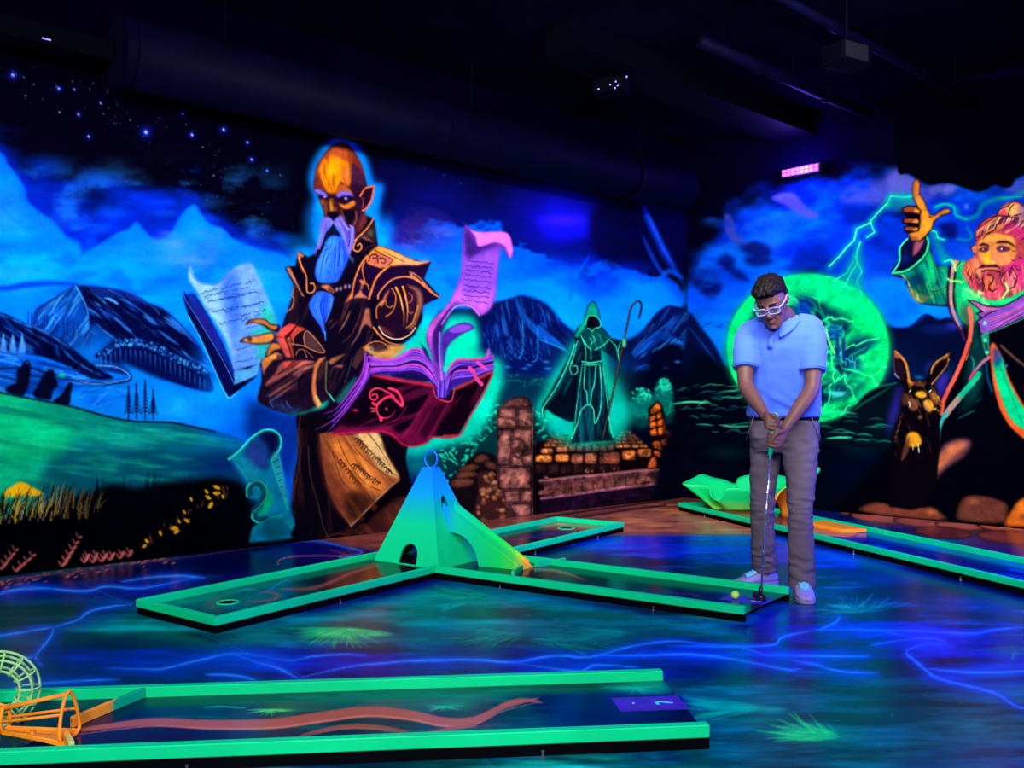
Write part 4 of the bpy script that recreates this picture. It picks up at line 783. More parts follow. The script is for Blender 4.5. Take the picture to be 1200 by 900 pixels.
    # cheeks and nose
    F((150, 74, 36), A(345, 745, 400, 735, 400, 800, 370, 800), .8, .9); F((206, 110, 40), A(570, 780, 640, 800, 740, 750, 765, 790, 700, 840, 620, 840), 1, .95); F((140, 66, 32), A(460, 730, 500, 720, 510, 820, 550, 830, 545, 870, 480, 890, 465, 850), .8, .95, 0); F((220, 150, 40), A(462, 770, 480, 770, 500, 860, 480, 880), .8, .9, 0); F((120, 60, 36), A(395, 800, 430, 740, 440, 860, 410, 940), 1.4, .8)
    F((10, 4, 24), B(620, 170, 720, 160, 770, 200, 700, 340, 650, 260), 1.6, .9)
    L((140, 70, 44), 1.6, B(770, 180, 775, 260, 750, 330), .8, .8); L((120, 60, 44), 1.4, B(600, 160, 620, 220, 640, 260), .8, .8)
    F((12, 4, 24), B(440, 200, 520, 180, 570, 210, 540, 280, 500, 290, 450, 250), 1.2, .95); F((10, 4, 26), B(490, 300, 520, 350, 600, 470, 500, 460, 430, 520, 330, 720, 300, 690, 380, 500, 420, 400), 1, .9)
    # moustache
    F((120, 96, 205), B(540, 260, 600, 225, 640, 290, 690, 370, 745, 350, 750, 520, 715, 640, 705, 700, 740, 790, 690, 700, 650, 600, 620, 480, 560, 380, 510, 320, 520, 280), .5); F((120, 90, 190), B(430, 240, 480, 260, 500, 300, 470, 360, 410, 420, 370, 540, 310, 640, 295, 700, 290, 640, 330, 560, 350, 420, 350, 330, 390, 260), .5)
    for k in range(22):
        u = rnd.random(); L(rnd.choice([(70, 60, 170), (160, 140, 230), (90, 70, 170)]), 1, B(545 + u * 60, 260 + u * 30, 610 + u * 90, 420, 650 + u * 60, 560 + u * 80), .6, .5, 2); L(rnd.choice([(70, 60, 170), (150, 130, 220)]), .9, B(410 + u * 70, 270, 370 + u * 50, 400, 310 + u * 40, 620), .55, .5, 2)
    L((60, 130, 240), 2, B(500, 300, 470, 350, 420, 420), .9, .7, 1); L((140, 130, 225), 1.6, B(700, 340, 735, 380, 728, 480), .8, .6); L((30, 16, 80), 1.4, B(690, 400, 700, 500, 690, 580), .8, .6); F((90, 110, 120), B(705, 700, 750, 730, 735, 790), .8, .7, 0)
    # ---- left forearm, sleeve, bracer, hand
    F((28, 10, 30), J(60, 330, 80, 240, 330, 180, 700, 220, 820, 180, 860, 400, 850, 680, 760, 780, 560, 850, 360, 850, 160, 780, 20, 690, 60, 480), .4, 1, 1, 1)
    F((150, 70, 66), J(330, 240, 690, 240, 560, 290, 420, 370, 280, 450, 150, 530, 110, 500, 220, 380), 1.2, .95); F((220, 70, 56), J(330, 242, 690, 240, 600, 262, 460, 300, 380, 330), 2, .9); F((164, 84, 78), J(420, 390, 540, 310, 690, 270, 680, 300, 560, 350, 520, 420), 1, .9); F((60, 28, 40), J(150, 620, 300, 450, 430, 400, 510, 420, 480, 560, 300, 560, 200, 650), 3, .8)
    L((16, 4, 26), 3, J(180, 540, 320, 440, 420, 370, 540, 290, 660, 250), .9, .8, 2); L((10, 3, 20), 4, J(500, 560, 510, 470, 560, 380, 660, 330), .9, 1, 2)
    L((90, 100, 160), 2, J(170, 640, 165, 710, 200, 780), .7, 1.2, 2); L((70, 100, 180), 2, J(350, 690, 370, 740, 420, 790), .7, 1.2, 2); L((60, 60, 120), 2, J(290, 680, 310, 740, 330, 800), .6, 1.2, 2); F((0, 170, 140), J(330, 840, 560, 830, 720, 760, 850, 690, 800, 780, 640, 820, 520, 855), 2, .9); F((30, 60, 110), J(180, 700, 360, 760, 560, 780, 420, 840, 240, 790), 4, .6)
    c.streak((196, 104, 80), J(120, 500, 330, 245, 690, 245, 660, 420, 500, 640, 200, 700), -.55, 40, 5, 207, .5, .58, 7); c.streak((10, 4, 20), J(60, 640, 330, 260, 690, 250, 700, 740, 300, 820), -.6, 44, 6, 208, .6, .55, 6); c.streak((60, 90, 160), J(100, 640, 300, 620, 700, 700, 560, 830, 200, 780), -.5, 30, 4, 209, .5, .58, 7)
    F((200, 104, 56), J(690, 270, 740, 200, 830, 180, 780, 230, 720, 330, 700, 480, 710, 640, 770, 750, 720, 785, 670, 690, 650, 540, 665, 390), .4, 1, 0); F((214, 180, 110), J(690, 620, 720, 640, 770, 745, 730, 780), 1.4, .8, 0); F((60, 30, 30), J(740, 270, 820, 220, 800, 360, 730, 470), 1.4, .8)
    F((150, 84, 50), J(840, 240, 900, 190, 1050, 145, 960, 220, 880, 275), .5, 1, 0); F((140, 70, 60), J(860, 330, 940, 280, 1030, 270, 1010, 310, 930, 300), .5, 1, 0); L((110, 110, 60), 1.6, J(830, 240, 820, 380, 820, 560, 850, 620), .8, .6); L((40, 190, 150), 2, J(860, 620, 910, 695), .9, .6); L((70, 60, 70), 1.4, J(1040, 480, 1090, 340, 1130, 180), .7, .8); L((0, 130, 110), 8, J(980, 690, 1080, 560, 1170, 460), .6, 3)
    # hand
    SK, SKD = (196, 104, 46), (70, 28, 28)
    F((24, 8, 26), E(180, 205, 240, 140, 400, 140, 480, 200, 580, 210, 560, 290, 460, 270, 380, 215, 260, 180), .4, 1, 1, 1); F(SK, E(240, 165, 300, 142, 400, 148, 470, 205, 560, 225, 500, 265, 400, 205, 300, 185), .8, .95); F((120, 50, 50), E(186, 200, 240, 150, 280, 150, 270, 180), .6, 1)
    F((24, 8, 26), E(105, 410, 160, 355, 240, 345, 340, 325, 500, 295, 530, 380, 460, 425, 280, 435, 180, 415), .4, 1, 1, 1); F((216, 128, 56), E(150, 395, 200, 355, 340, 335, 490, 305, 505, 370, 440, 412, 280, 422), .8, .95); F((60, 24, 34), E(195, 350, 245, 345, 250, 400, 210, 400), .8, .85)
    F((24, 8, 26), E(410, 560, 440, 480, 500, 400, 580, 430, 640, 590, 600, 620, 500, 690, 420, 700, 380, 760, 360, 640, 400, 590), .4, 1, 1, 1); F((190, 104, 46), E(430, 530, 480, 430, 560, 430, 590, 480, 500, 510, 440, 570), 1, .95); F((200, 110, 48), E(370, 620, 460, 570, 540, 530, 600, 560, 600, 600, 500, 620, 440, 690, 390, 740), 1, .95); F((60, 26, 40), E(540, 560, 620, 570, 600, 610, 550, 610), 1.4, .8); F((226, 150, 70), E(470, 560, 540, 560, 520, 600, 460, 600), 1.4, .7); F((150, 84, 90), E(370, 700, 400, 680, 400, 780, 380, 780), 1.4, .8)
    # bracer
    F((20, 6, 24), E(530, 340, 620, 230, 700, 185, 860, 240, 960, 320, 1110, 510, 1060, 540, 1000, 620, 740, 600, 640, 590, 600, 480), .4, 1, 0, 1); F((224, 66, 62), E(530, 340, 600, 250, 700, 187, 780, 210, 700, 290, 640, 350), .5, 1, 0); F((196, 70, 60), E(530, 350, 640, 350, 690, 480, 720, 590, 650, 585, 600, 480), .5, 1, 0); F((200, 56, 46), E(700, 320, 780, 215, 880, 250, 800, 280, 740, 360, 720, 400), .6, 1, 0); F((170, 60, 40), E(650, 370, 700, 340, 720, 440, 750, 600, 720, 590, 690, 470), .5, 1, 0); L((60, 10, 20), 1.2, E(780, 210, 700, 300, 640, 350, 690, 480, 720, 590), .9, .5)
    F((84, 50, 50), E(880, 290, 960, 330, 1090, 510, 1040, 525, 940, 480, 870, 430, 860, 350), 2, .9); L((190, 110, 70), 1.3, E(720, 430, 860, 455, 960, 500, 1050, 530, 1100, 510, 960, 330, 890, 280, 860, 350, 880, 460), .95, .5); L((170, 90, 60), 1.1, E(770, 560, 790, 510, 850, 495, 880, 540, 895, 590), .9, .5); L((150, 80, 60), 1, E(880, 500, 930, 550, 970, 590), .9, .5); L((190, 90, 50), 1.4, E(735, 440, 745, 350, 800, 290, 860, 260), .9, .5); G((120, 60, 50), *E(690, 375)[0], 3.6, None, 1); G((220, 150, 130), *E(685, 365)[0], 1.6, None, .9)
    # ---- open book
    F((30, 4, 24), BK(110, 590, 250, 330, 350, 205, 760, 270, 880, 310, 1135, 180, 1130, 215, 910, 605, 720, 610, 720, 640, 640, 668, 560, 660, 490, 600, 420, 575, 330, 578, 200, 598), .3, 1, 0, 2)
    F((120, 14, 56), BK(110, 592, 160, 540, 350, 545, 450, 530, 540, 600, 560, 655, 490, 604, 420, 578, 330, 580), 3, .9); F((110, 10, 50), BK(540, 610, 620, 520, 740, 330, 770, 380, 860, 390, 780, 560, 720, 640, 640, 664, 570, 655), 3, .85); F((40, 4, 24), BK(640, 560, 720, 420, 830, 410, 760, 570, 700, 620), 4, .8); F((12, 1, 14), BK(180, 520, 300, 320, 360, 235, 700, 300, 720, 330, 560, 570, 460, 520, 300, 530), 4, .9); F((14, 1, 12), BK(760, 560, 880, 330, 1090, 230, 1030, 380, 900, 580), 4, .9)
    F((196, 34, 60), BK(355, 205, 480, 225, 640, 255, 755, 270, 755, 295, 640, 275, 480, 250, 360, 222), .6, .95, 0); F((190, 40, 56), BK(885, 295, 1000, 245, 1135, 178, 1130, 205, 1000, 265, 890, 315), .6, .95, 0); L((200, 30, 60), 2, BK(1125, 215, 1060, 360, 985, 480, 910, 605, 720, 612), .9, .9); L((214, 40, 50), 2.2, BK(915, 600, 820, 605), .8, .8); L((190, 24, 60), 2.4, BK(110, 592, 330, 578, 420, 575, 490, 600, 560, 660, 640, 668, 720, 640), .9, 1); L((150, 20, 60), 1.2, BK(550, 620, 650, 480, 745, 320), .7, .8); L((130, 20, 60), 1.2, BK(735, 600, 800, 480, 850, 395), .7, .8)
    L((220, 50, 80), 1.6, BK(752, 290, 765, 350, 800, 375, 865, 382, 885, 310), .95, .6)
    c.streak((150, 20, 70), BK(110, 592, 250, 330, 350, 215, 750, 290, 640, 500, 540, 620, 330, 578), -.35, 60, 7, 212, .45, .58, 7); c.streak((120, 16, 56), BK(740, 330, 860, 390, 1130, 200, 910, 600, 720, 630, 560, 650), 2.1, 60, 7, 213, .5, .56, 7)
    # page block left
    F((60, 24, 120), BK(335, 90, 350, 150, 355, 205, 480, 222, 640, 250, 760, 270, 775, 350, 840, 350, 880, 300, 1000, 245, 1130, 180, 1135, 150, 1130, 90, 1085, 100, 1000, 120, 900, 125, 850, 170, 830, 250, 790, 230, 740, 130, 690, 60, 640, 45, 590, 60, 500, 110, 430, 118, 370, 105), .4, 1, 1, 2)
    for k in range(9):
        u = k / 8; y0 = 95 + 110 * u; cc = [(214, 70, 170), (170, 70, 200), (120, 60, 190), (190, 60, 160), (140, 90, 215), (36, 12, 80)][k % 6]
        L(cc, 2.4, BK(340, y0, 430, 118 + 70 * u, 520, 108 + 80 * u, 620, 50 + 130 * u, 690, 70 + 130 * u, 745, 160 + 90 * u, 785, 300 + 20 * u), .9, .6)
        L((24, 8, 60), 1.1, BK(342, y0 + 8, 430, 127 + 70 * u, 520, 117 + 80 * u, 620, 60 + 130 * u, 690, 82 + 130 * u, 745, 172 + 90 * u, 785, 310), .85, .5)
    F((20, 8, 56), BK(480, 222, 560, 200, 660, 205, 730, 250, 640, 250), 1.4, .9)
    for k in range(7):
        u = k / 6; L([(190, 60, 150), (110, 60, 190), (150, 80, 210), (30, 10, 70)][k % 4], 2.2, BK(835, 300, 845 + 10 * u, 200 + 50 * u, 900 + 10 * u, 118 + 110 * u, 1000, 118 + 100 * u, 1080, 108 + 80 * u, 1132, 92 + 80 * u), .9, .6)
    L((20, 8, 56), 1.2, BK(850, 300, 870, 210, 920, 160, 1000, 150, 1130, 130), .8, .5); L((214, 70, 110), 2.4, BK(850, 180, 900, 122, 1000, 115, 1080, 110), .8, .7); F((200, 80, 190), BK(1085, 100, 1105, 40, 1112, 60, 1110, 90, 1090, 110), .5, 1, 1, 2)
    for k in range(6):
        x = 785 + k * 9; L([(150, 100, 220), (60, 30, 130), (110, 60, 190)][k % 3], 1.6, BK(x, 200, x + 2, 280, x - 2, 355), .9, .5)
    L((220, 60, 130), 4.5, BK(985, 170, 1010, 200, 1030, 240, 1060, 275), .95, .8); L((220, 70, 150), 4, BK(1035, 135, 1060, 155, 1085, 175), .9, .8)
    # loose leaves trailing left
    F((40, 14, 90), BK(320, 70, 345, 110, 350, 205, 250, 340, 130, 520, 90, 560, 110, 500, 210, 330, 290, 190), .5, 1, 0, 2)
    for k, (p, cc) in enumerate([((318, 80, 300, 200, 220, 320, 130, 430, 50, 462), (170, 50, 160)), ((330, 100, 310, 220, 230, 340, 140, 450, 75, 490), (130, 60, 190)), ((340, 140, 310, 250, 230, 370, 130, 490, 0, 565), (200, 70, 180)), ((348, 190, 300, 290, 210, 420, 120, 530, 65, 585), (130, 60, 180)), ((350, 205, 280, 320, 200, 440), (90, 40, 150))]):
        L(cc, 3, BK(*p), .95, .7, 1, 1, 2); L((20, 6, 50), 1.2, BK(*[v + (9 if i % 2 else 6) for i, v in enumerate(p)]), .7, .5, 1)
    # cover ornament
    RO = (236, 50, 84)
    L(RO, 2, BK(360, 345, 380, 335, 395, 350, 385, 372, 360, 372, 345, 345, 360, 312, 400, 300, 450, 320, 500, 350), 1, .5); L(RO, 3, BK(470, 300, 520, 320, 550, 370, 552, 412, 520, 385, 480, 352, 430, 370, 390, 405, 365, 395), 1, .6); L(RO, 2.4, BK(395, 400, 390, 440, 410, 480, 450, 490, 490, 470, 510, 435), 1, .5, 1); L(RO, 2, BK(345, 425, 390, 432), .9, .5, 2); L(RO, 2, BK(350, 450, 390, 445), .9, .5, 2); L(RO, 3, BK(425, 480, 418, 505, 405, 480), .9, .5, 2); G(RO, *BK(452, 432)[0], 2.8, None, 1); L(RO, 1.8, BK(240, 440, 265, 440), 1, .6); L((150, 24, 60), 1.2, BK(450, 520, 520, 500, 580, 420), .7, .6)
    # ---- scroll flying out of the book
    F((120, 50, 150), K4(400, 650, 400, 600, 420, 550, 470, 500, 510, 450, 540, 390, 565, 300, 572, 200, 575, 110, 590, 97, 640, 130, 770, 128, 800, 190, 800, 230, 788, 252, 750, 200, 735, 270, 725, 400, 700, 480, 648, 520, 610, 480, 560, 470, 520, 480, 480, 540, 465, 600, 470, 700, 480, 830, 440, 800, 420, 700), .3, 1, 1, 4)
    F((140, 70, 190), K4(578, 120, 640, 190, 740, 180, 735, 280, 715, 420, 690, 490, 650, 505, 600, 460, 530, 440, 560, 330), 2, .95); F((190, 90, 200), K4(540, 400, 640, 420, 720, 390, 700, 480, 650, 510, 600, 470, 530, 450), 4, .8); F((40, 14, 90), K4(580, 110, 640, 180, 720, 180, 735, 190, 640, 230, 585, 250), 4, .8); F((240, 110, 210), K4(578, 100, 640, 128, 770, 130, 800, 190, 800, 230, 790, 250, 770, 200, 720, 175, 645, 195, 630, 150, 600, 115), .6, .98)
    F((40, 16, 90), K4(430, 600, 470, 530, 520, 470, 500, 540, 470, 620, 465, 740, 440, 720), 2, .85); F((200, 80, 170), K4(405, 600, 430, 545, 500, 470, 560, 380, 540, 440, 470, 530, 430, 600, 420, 680), 1.4, .8); L((230, 130, 220), 1.4, K4(470, 560, 520, 490, 560, 470, 610, 478, 648, 518), .8, .6); L((170, 100, 210), 2.2, K4(462, 600, 460, 700, 472, 820), .9, .7)
    F((70, 30, 130), K4(470, 640, 490, 590, 540, 560, 590, 552, 622, 578, 560, 610, 510, 650, 490, 690, 480, 760), .5, 1, 1, 4); F((150, 80, 190), K4(500, 590, 560, 560, 615, 576, 550, 600), 1.4, .7); F((30, 12, 80), K4(370, 645, 400, 680, 430, 760, 390, 700), .5, .9, 0)
    for k in range(9):
        y = 262 + k * 22 + (k > 4) * 8; x = 592 - k * 4; pts = []
        while x < 716 - k * 3: pts += [x, y + (x - 590) * .12 + rnd.uniform(-5, 5)]; x += rnd.uniform(7, 12)
        L((50, 24, 110), .9, K4(*pts), .85, .4)
paint_wizard(WALLC)

# ------------------------------------------------------------------ the mural, right wall
def paint_right(c):
    F, L, G = c.F, c.L, c.G
    rnd = random.Random(9)
    XX, YY = c.X[None, :], c.Y[:, None]
    right = XX >= 806
    RW, RH, RB, RC, HR, PT, RD = Z(780, 150, 2.857), Z(1040, 200, 7.5), Z(1040, 300, 7.5), Z(1040, 400, 7.5), Z(1020, 400, 9), Z(850, 310, 5), Z(960, 360, 5)
    n1 = c.noise(70, 40, 5, 31); n2 = c.noise(30, 18, 4, 32)
    sky = np.zeros((c.h, c.w, 3), np.float32) + np.array([0, 44, 175], np.float32)
    n8 = c.noise(60, 34, 5, 33, .56)
    v = np.clip((n1 - .42) * 5, 0, 1)[..., None]
    sky = sky + (np.array([0, 88, 215], np.float32) - sky) * v
    sky = sky + (np.array([0, 20, 120], np.float32) - sky) * np.clip((n8 - .53) * 7, 0, 1)[..., None] * .6
    sky = sky + (np.array([30, 120, 225], np.float32) - sky) * np.clip((.43 - n8) * 7, 0, 1)[..., None] * .5
    hz = np.clip((YY - 300) / 80, 0, 1)[..., None] * np.ones_like(v)
    sky = sky + (np.array([0, 112, 226], np.float32) - sky) * hz * .75
    dk = np.clip((np.interp(c.X, [700, 806, 850, 890, 930, 980, 1030, 1060, 1400], [345, 322, 262, 236, 222, 214, 204, 196, 196])[None, :] - YY + (n2 - .5) * 46) / 34 + .4, 0, 1)[..., None]
    sky = sky + (np.array([4, 1, 22], np.float32) - sky) * dk
    c.C[:] = np.where(right[..., None], sky, c.C)
    # clouds
    for pts, cc, a, s in (([806, 345, 830, 330, 850, 318, 880, 300, 900, 318, 880, 345, 850, 352, 820, 360], (0, 70, 205), .8, 6), ([842, 292, 862, 284, 890, 290, 912, 302, 930, 306, 900, 318, 870, 316, 850, 306], (0, 96, 205), .8, 4),
                          ([850, 250, 858, 256, 864, 274, 876, 284, 892, 292, 876, 292, 858, 282, 850, 268], (70, 70, 150), .9, 2.5), ([904, 232, 918, 226, 932, 228, 944, 242, 960, 252, 950, 256, 934, 250, 920, 240], (90, 80, 180), .8, 2.5),
                          ([985, 236, 1000, 216, 1030, 212, 1050, 198, 1068, 204, 1078, 216, 1098, 216, 1120, 220, 1096, 232, 1060, 244, 1020, 238], (74, 74, 160), .85, 5), ([1046, 200, 1062, 204, 1076, 214, 1060, 226, 1040, 224], (96, 90, 170), .7, 5),
                          ([1086, 222, 1110, 216, 1122, 220, 1110, 230], (110, 100, 180), .7, 3), ([1178, 218, 1200, 208, 1240, 204, 1240, 230, 1190, 228], (70, 80, 170), .7, 4),
                          ([806, 384, 840, 372, 870, 374, 870, 430, 830, 420, 806, 410], (0, 118, 210), .8, 8), ([1000, 350, 1040, 330, 1110, 350, 1130, 390, 1050, 385, 1010, 380], (0, 118, 235), .8, 9), ([960, 270, 1000, 262, 1040, 260, 1040, 310, 990, 320], (0, 60, 200), .7, 9), ([1080, 250, 1140, 250, 1150, 290, 1090, 300], (0, 50, 190), .7, 8)):
        c.clip = np.clip((n2 - .25) * 4, 0, 1); F(cc, pts, s, a); c.clip = None
    for pts in ([866, 290, 884, 282, 904, 292, 898, 302, 880, 300], [872, 302, 890, 300, 908, 306, 890, 312, 876, 310], [850, 296, 862, 306, 852, 316, 840, 306], [812, 330, 830, 326, 846, 334, 838, 350, 824, 346], [846, 308, 868, 318, 880, 330, 862, 326], [925, 318, 940, 314, 960, 316, 950, 324, 930, 324], [1100, 262, 1120, 262, 1120, 280, 1104, 278], [1040, 236, 1068, 244, 1060, 256, 1040, 250]):
        c.clip = np.clip((n2 - .34) * 5, 0, 1); F((4, 8, 80), pts, 4, .8); c.clip = None
    for k in range(34):
        G((20, 110, 230) if k % 2 else (0, 50, 180), rnd.uniform(830, 1140), rnd.uniform(250, 375), rnd.uniform(10, 34), rnd.uniform(4, 10), .28)
    # black storm ceiling
    F((3, 2, 10), [1048, 150, 1052, 200, 1064, 204, 1078, 212, 1090, 217, 1104, 215, 1116, 216, 1134, 222, 1146, 225, 1156, 222, 1166, 217, 1176, 220, 1186, 218, 1194, 208, 1240, 196, 1400, 190, 1400, 100, 1048, 100], 1.2, 1)
    # ---- dark land, right
    F((4, 14, 62), [806, 372, 812, 370, 822, 384, 836, 402, 850, 428, 862, 440, 806, 440], 2); F((2, 8, 40), [806, 400, 830, 420, 860, 440, 806, 450], 3, .9); L((20, 80, 160), 2, [808, 384, 824, 404, 844, 430], .6, 1.5, 2)
    F((3, 10, 44), [1020, 392, 1034, 380, 1048, 384, 1066, 382, 1080, 370, 1088, 368, 1100, 374, 1112, 372, 1124, 380, 1140, 385, 1200, 380, 1400, 380, 1400, 460, 1020, 470], 1.5); L((10, 50, 150), 2, [1022, 384, 1036, 378, 1050, 384, 1068, 382, 1086, 369], .6, 1.2)
    G((10, 30, 100), 1100, 386, 36, 10, .6); G((50, 60, 190), 1118, 382, 16, 8, .6)
    F((1, 5, 20), [806, 436, 860, 438, 900, 470, 1000, 470, 1040, 450, 1400, 440, 1400, 705, 806, 705], 6)
    G((0, 20, 60), 1060, 430, 60, 40, .7); G((0, 40, 70), 1110, 440, 40, 26, .5); G((0, 60, 70), 1010, 520, 40, 26, .4); G((0, 40, 40), 850, 530, 40, 14, .6); G((0, 10, 44), 1010, 560, 60, 40, .6)
    for k in range(52):
        x = rnd.uniform(792, 900); y = 452 + 56 * rnd.random() ** 1.3; w = rnd.uniform(3, 15)
        L(rnd.choice([(20, 170, 130), (20, 120, 150), (60, 200, 150), (0, 90, 90)]), 1.5, [x - w, y + rnd.uniform(-2, 2), x - w * .3, y + rnd.uniform(-2, 2), x + w * .3, y + rnd.uniform(-2, 1), x + w, y + rnd.uniform(-2, 3)], rnd.uniform(.3, .75), .5, 2)
    L((50, 220, 160), 2, [788, 474, 806, 471, 830, 472], .9, .7, 2); L((40, 210, 150), 1.6, [842, 498, 862, 500, 880, 499], .9, .7, 2); L((60, 220, 170), 1.8, [818, 476, 826, 470, 834, 474], .7, .7, 2)
    for x, y in [(822, 383), (830, 379), (842, 382), (856, 378)]: L((0, 40, 110), 1, [x - 4, y - 1, x, y + 1, x + 4, y - 2], .8, .4)
    F((1, 2, 9), [1030, 540, 1050, 500, 1100, 480, 1400, 470, 1400, 705, 960, 705, 980, 600], 10, .95)
    # ---- glowing portal
    el = lambda rx, ry, cx=947, cy=408: [v for k in range(28) for v in (cx + rx * math.cos(k * math.pi / 14), cy + ry * math.sin(k * math.pi / 14))]
    F((0, 150, 90), el(99, 90), 5, .7); F((0, 196, 104), el(95, 87), 1.2, 1, 1, 13)
    c.clipto(el(95, 87), 1, 1.5)
    w = c.win(848, 318, 1046, 500); i0, j0, i1, j1 = w
    qx, qy = np.meshgrid((c.X[i0:i1] - 947) / 95, (c.Y[j0:j1] - 408) / 87); rr = np.hypot(qx, qy); th = np.arctan2(qy, qx)
    wx = c.noise(40, 40, 3, 45)[j0:j1, i0:i1] - .5; wy = c.noise(40, 40, 3, 46)[j0:j1, i0:i1] - .5; n4 = c.noise(30, 26, 4, 44)
    def warp(k, amp): return n4[np.clip(np.arange(j0, j1)[:, None] + (wy * amp).astype(int), 0, c.h - 1), np.clip(np.arange(i0, i1)[None, :] + (wx * amp).astype(int) + k, 0, c.w - 1)]
    inner = np.clip((.86 - rr + (n4[j0:j1, i0:i1] - .5) * .5) * 4, 0, 1)
    c.blend(w, inner * np.clip((warp(0, 120) - .36) * 5, 0, 1) * .95, (0, 56, 84)); c.blend(w, inner * np.clip((warp(300, 120) - .52) * 6, 0, 1) * .9, (0, 26, 62))
    rd = np.abs(warp(150, 160) - .5) * 2; c.blend(w, np.clip(1 - rd * 7, 0, 1) * .6, (10, 214, 120)); rd = np.abs(warp(500, 90) - .5) * 2; c.blend(w, np.clip(1 - rd * 12, 0, 1) * .6, (70, 245, 150))
    G((0, 50, 150), 942, 362, 17, 20, .95); G((0, 70, 190), 978, 390, 18, 14, .6); G((0, 40, 90), 1015, 400, 22, 12, .7); G((0, 40, 110), 998, 430, 22, 16, .6); G((0, 44, 80), 982, 452, 22, 13, .6); G((0, 20, 30), 1000, 478, 30, 8, .7)
    F((0, 212, 112), [852, 400, 856, 376, 868, 352, 884, 336, 900, 330, 886, 356, 872, 390, 868, 430, 876, 460, 880, 480, 866, 470, 856, 440], 3, .9)
    F((0, 205, 120), [925, 326, 950, 322, 980, 330, 1006, 346, 1024, 370, 1034, 394, 1020, 384, 1000, 366, 970, 356, 945, 344, 928, 340], 4, .9)
    def bolt(x0, y0, x1, y1, n=6, j=2.6, w_=1.1, cc=(80, 250, 160), a=.85):
        pts = [x0, y0]
        for k in range(1, n): pts += [x0 + (x1 - x0) * k / n + rnd.uniform(-j, j), y0 + (y1 - y0) * k / n + rnd.uniform(-j, j)]
        pts += [x1, y1]; L((0, 220, 120), w_ * 3.6, pts, a * .4, 2, 0, 0); L(cc, w_, pts, a, .5, 0, 0)
    for a in ((1030, 396, 1000, 404), (1000, 404, 975, 420), (975, 420, 960, 390), (975, 420, 978, 448), (978, 448, 990, 440), (990, 440, 1004, 470), (990, 432, 1020, 440), (1020, 440, 1040, 430), (1020, 440, 1032, 460), (955, 380, 975, 372), (975, 372, 1000, 376), (975, 450, 966, 480), (1004, 470, 985, 486), (866, 440, 872, 476), (856, 430, 864, 462)):
        bolt(*a)
    L((120, 255, 120), 2, PT(590, 380, 605, 440, 620, 480, 640, 520), 1, .6)
    # ruined towers and a boat seen inside
    F((20, 40, 110), [979, 392, 982, 388, 984, 408, 984, 420, 979, 420], .6, .9, 0); F((20, 40, 110), [986, 398, 990, 394, 991, 420, 986, 420], .6, .9, 0)
    for p in ((986, 412, 986, 424, 991, 424, 991, 428), (991, 420, 999, 424, 999, 418), (996, 424, 1002, 424, 1002, 432)): L((60, 180, 200), 1.2, p, .8, .4, 0, 0)
    F((70, 190, 190), PT(605, 742, 718, 745, 690, 770, 650, 780, 625, 765), .5, .9, 0)
    c.clipto(None)
    # foreground mound under the portal
    F((1, 14, 24), [984, 492, 1000, 478, 1016, 460, 1034, 452, 1060, 448, 1080, 452, 1080, 520, 960, 520, 970, 500], 1.2); L((0, 130, 110), 1.6, [990, 484, 1008, 466, 1028, 454, 1050, 449], .8, .9)
    for k in range(12): L((0, 120, 90), 1, [994 + k * 4, 486 - k * 2.6, 1012 + k * 3, 470 - k * 1.6], .5, .7, 2)
    for k in range(26):
        x = rnd.uniform(962, 1040); y = rnd.uniform(488, 518); L(rnd.choice([(30, 190, 130), (0, 120, 100), (40, 170, 150)]), 1.4, [x - 9, y, x, y - 1.5, x + 9, y + 1], .6, .6, 2)
    L((70, 220, 180), 2, RD(40, 770, 120, 762, 200, 765), .9, .7, 2); L((50, 200, 160), 1.6, RD(20, 620, 120, 612, 220, 625), .8, .7, 2)
    # ---- lightning to the raised hand
    def zig(pts, w_, a=1.0):
        L((0, 170, 140), w_ * 5, pts, a * .45, 3, 0, 0); L((70, 245, 190), w_, pts, a, .5, 0, 0)
    zig(RH(220, 225, 150, 235, 90, 228, 30, 222, 5, 280, 0, 310), 1.8); zig([1040, 238, 1028, 250, 1018, 262, 1004, 268, 1001, 282, 992, 290, 984, 300, 972, 312], 1.8); zig([1020, 258, 1022, 266, 1025, 272, 1016, 278], 1.4); zig([1008, 284, 1004, 296, 1004, 310, 996, 322, 990, 336], 1.6, .9); zig([1002, 300, 1010, 318, 1004, 330, 1010, 345], 1.2, .8); zig([976, 330, 992, 320, 1000, 306], 1.2, .8)
    F((0, 170, 130), [985, 330, 996, 300, 1008, 286, 1012, 310, 1010, 345, 995, 345], 6, .5); F((0, 150, 140), RH(10, 220, 210, 205, 220, 330, 60, 350, 0, 320), 5, .6); F((0, 140, 140), RH(370, 520, 430, 550, 500, 700, 560, 780, 480, 830, 430, 700), 3, .7); zig(RH(380, 520, 430, 540, 440, 590, 500, 610), 1.3, .9); zig(RH(500, 800, 560, 780, 590, 840), 1.3, .9)
    L((0, 150, 140), 5, RH(420, 320, 520, 295, 600, 330, 620, 400, 720, 420, 800, 380, 840, 300, 960, 250, 1100, 230, 1200, 190), .6, 3); L((0, 190, 150), 1.4, RH(420, 320, 500, 292, 580, 320, 600, 390, 700, 430), .8, .7); L((0, 180, 150), 1.6, RH(990, 240, 1080, 235, 1180, 230), .7, .9); L((0, 150, 150), 3, RH(620, 600, 700, 610, 740, 580, 700, 500), .6, 2); G((90, 110, 200), *RH(695, 315)[0], 5, 6, .7)
    # ---- old man in a robe
    K = (4, 2, 14)
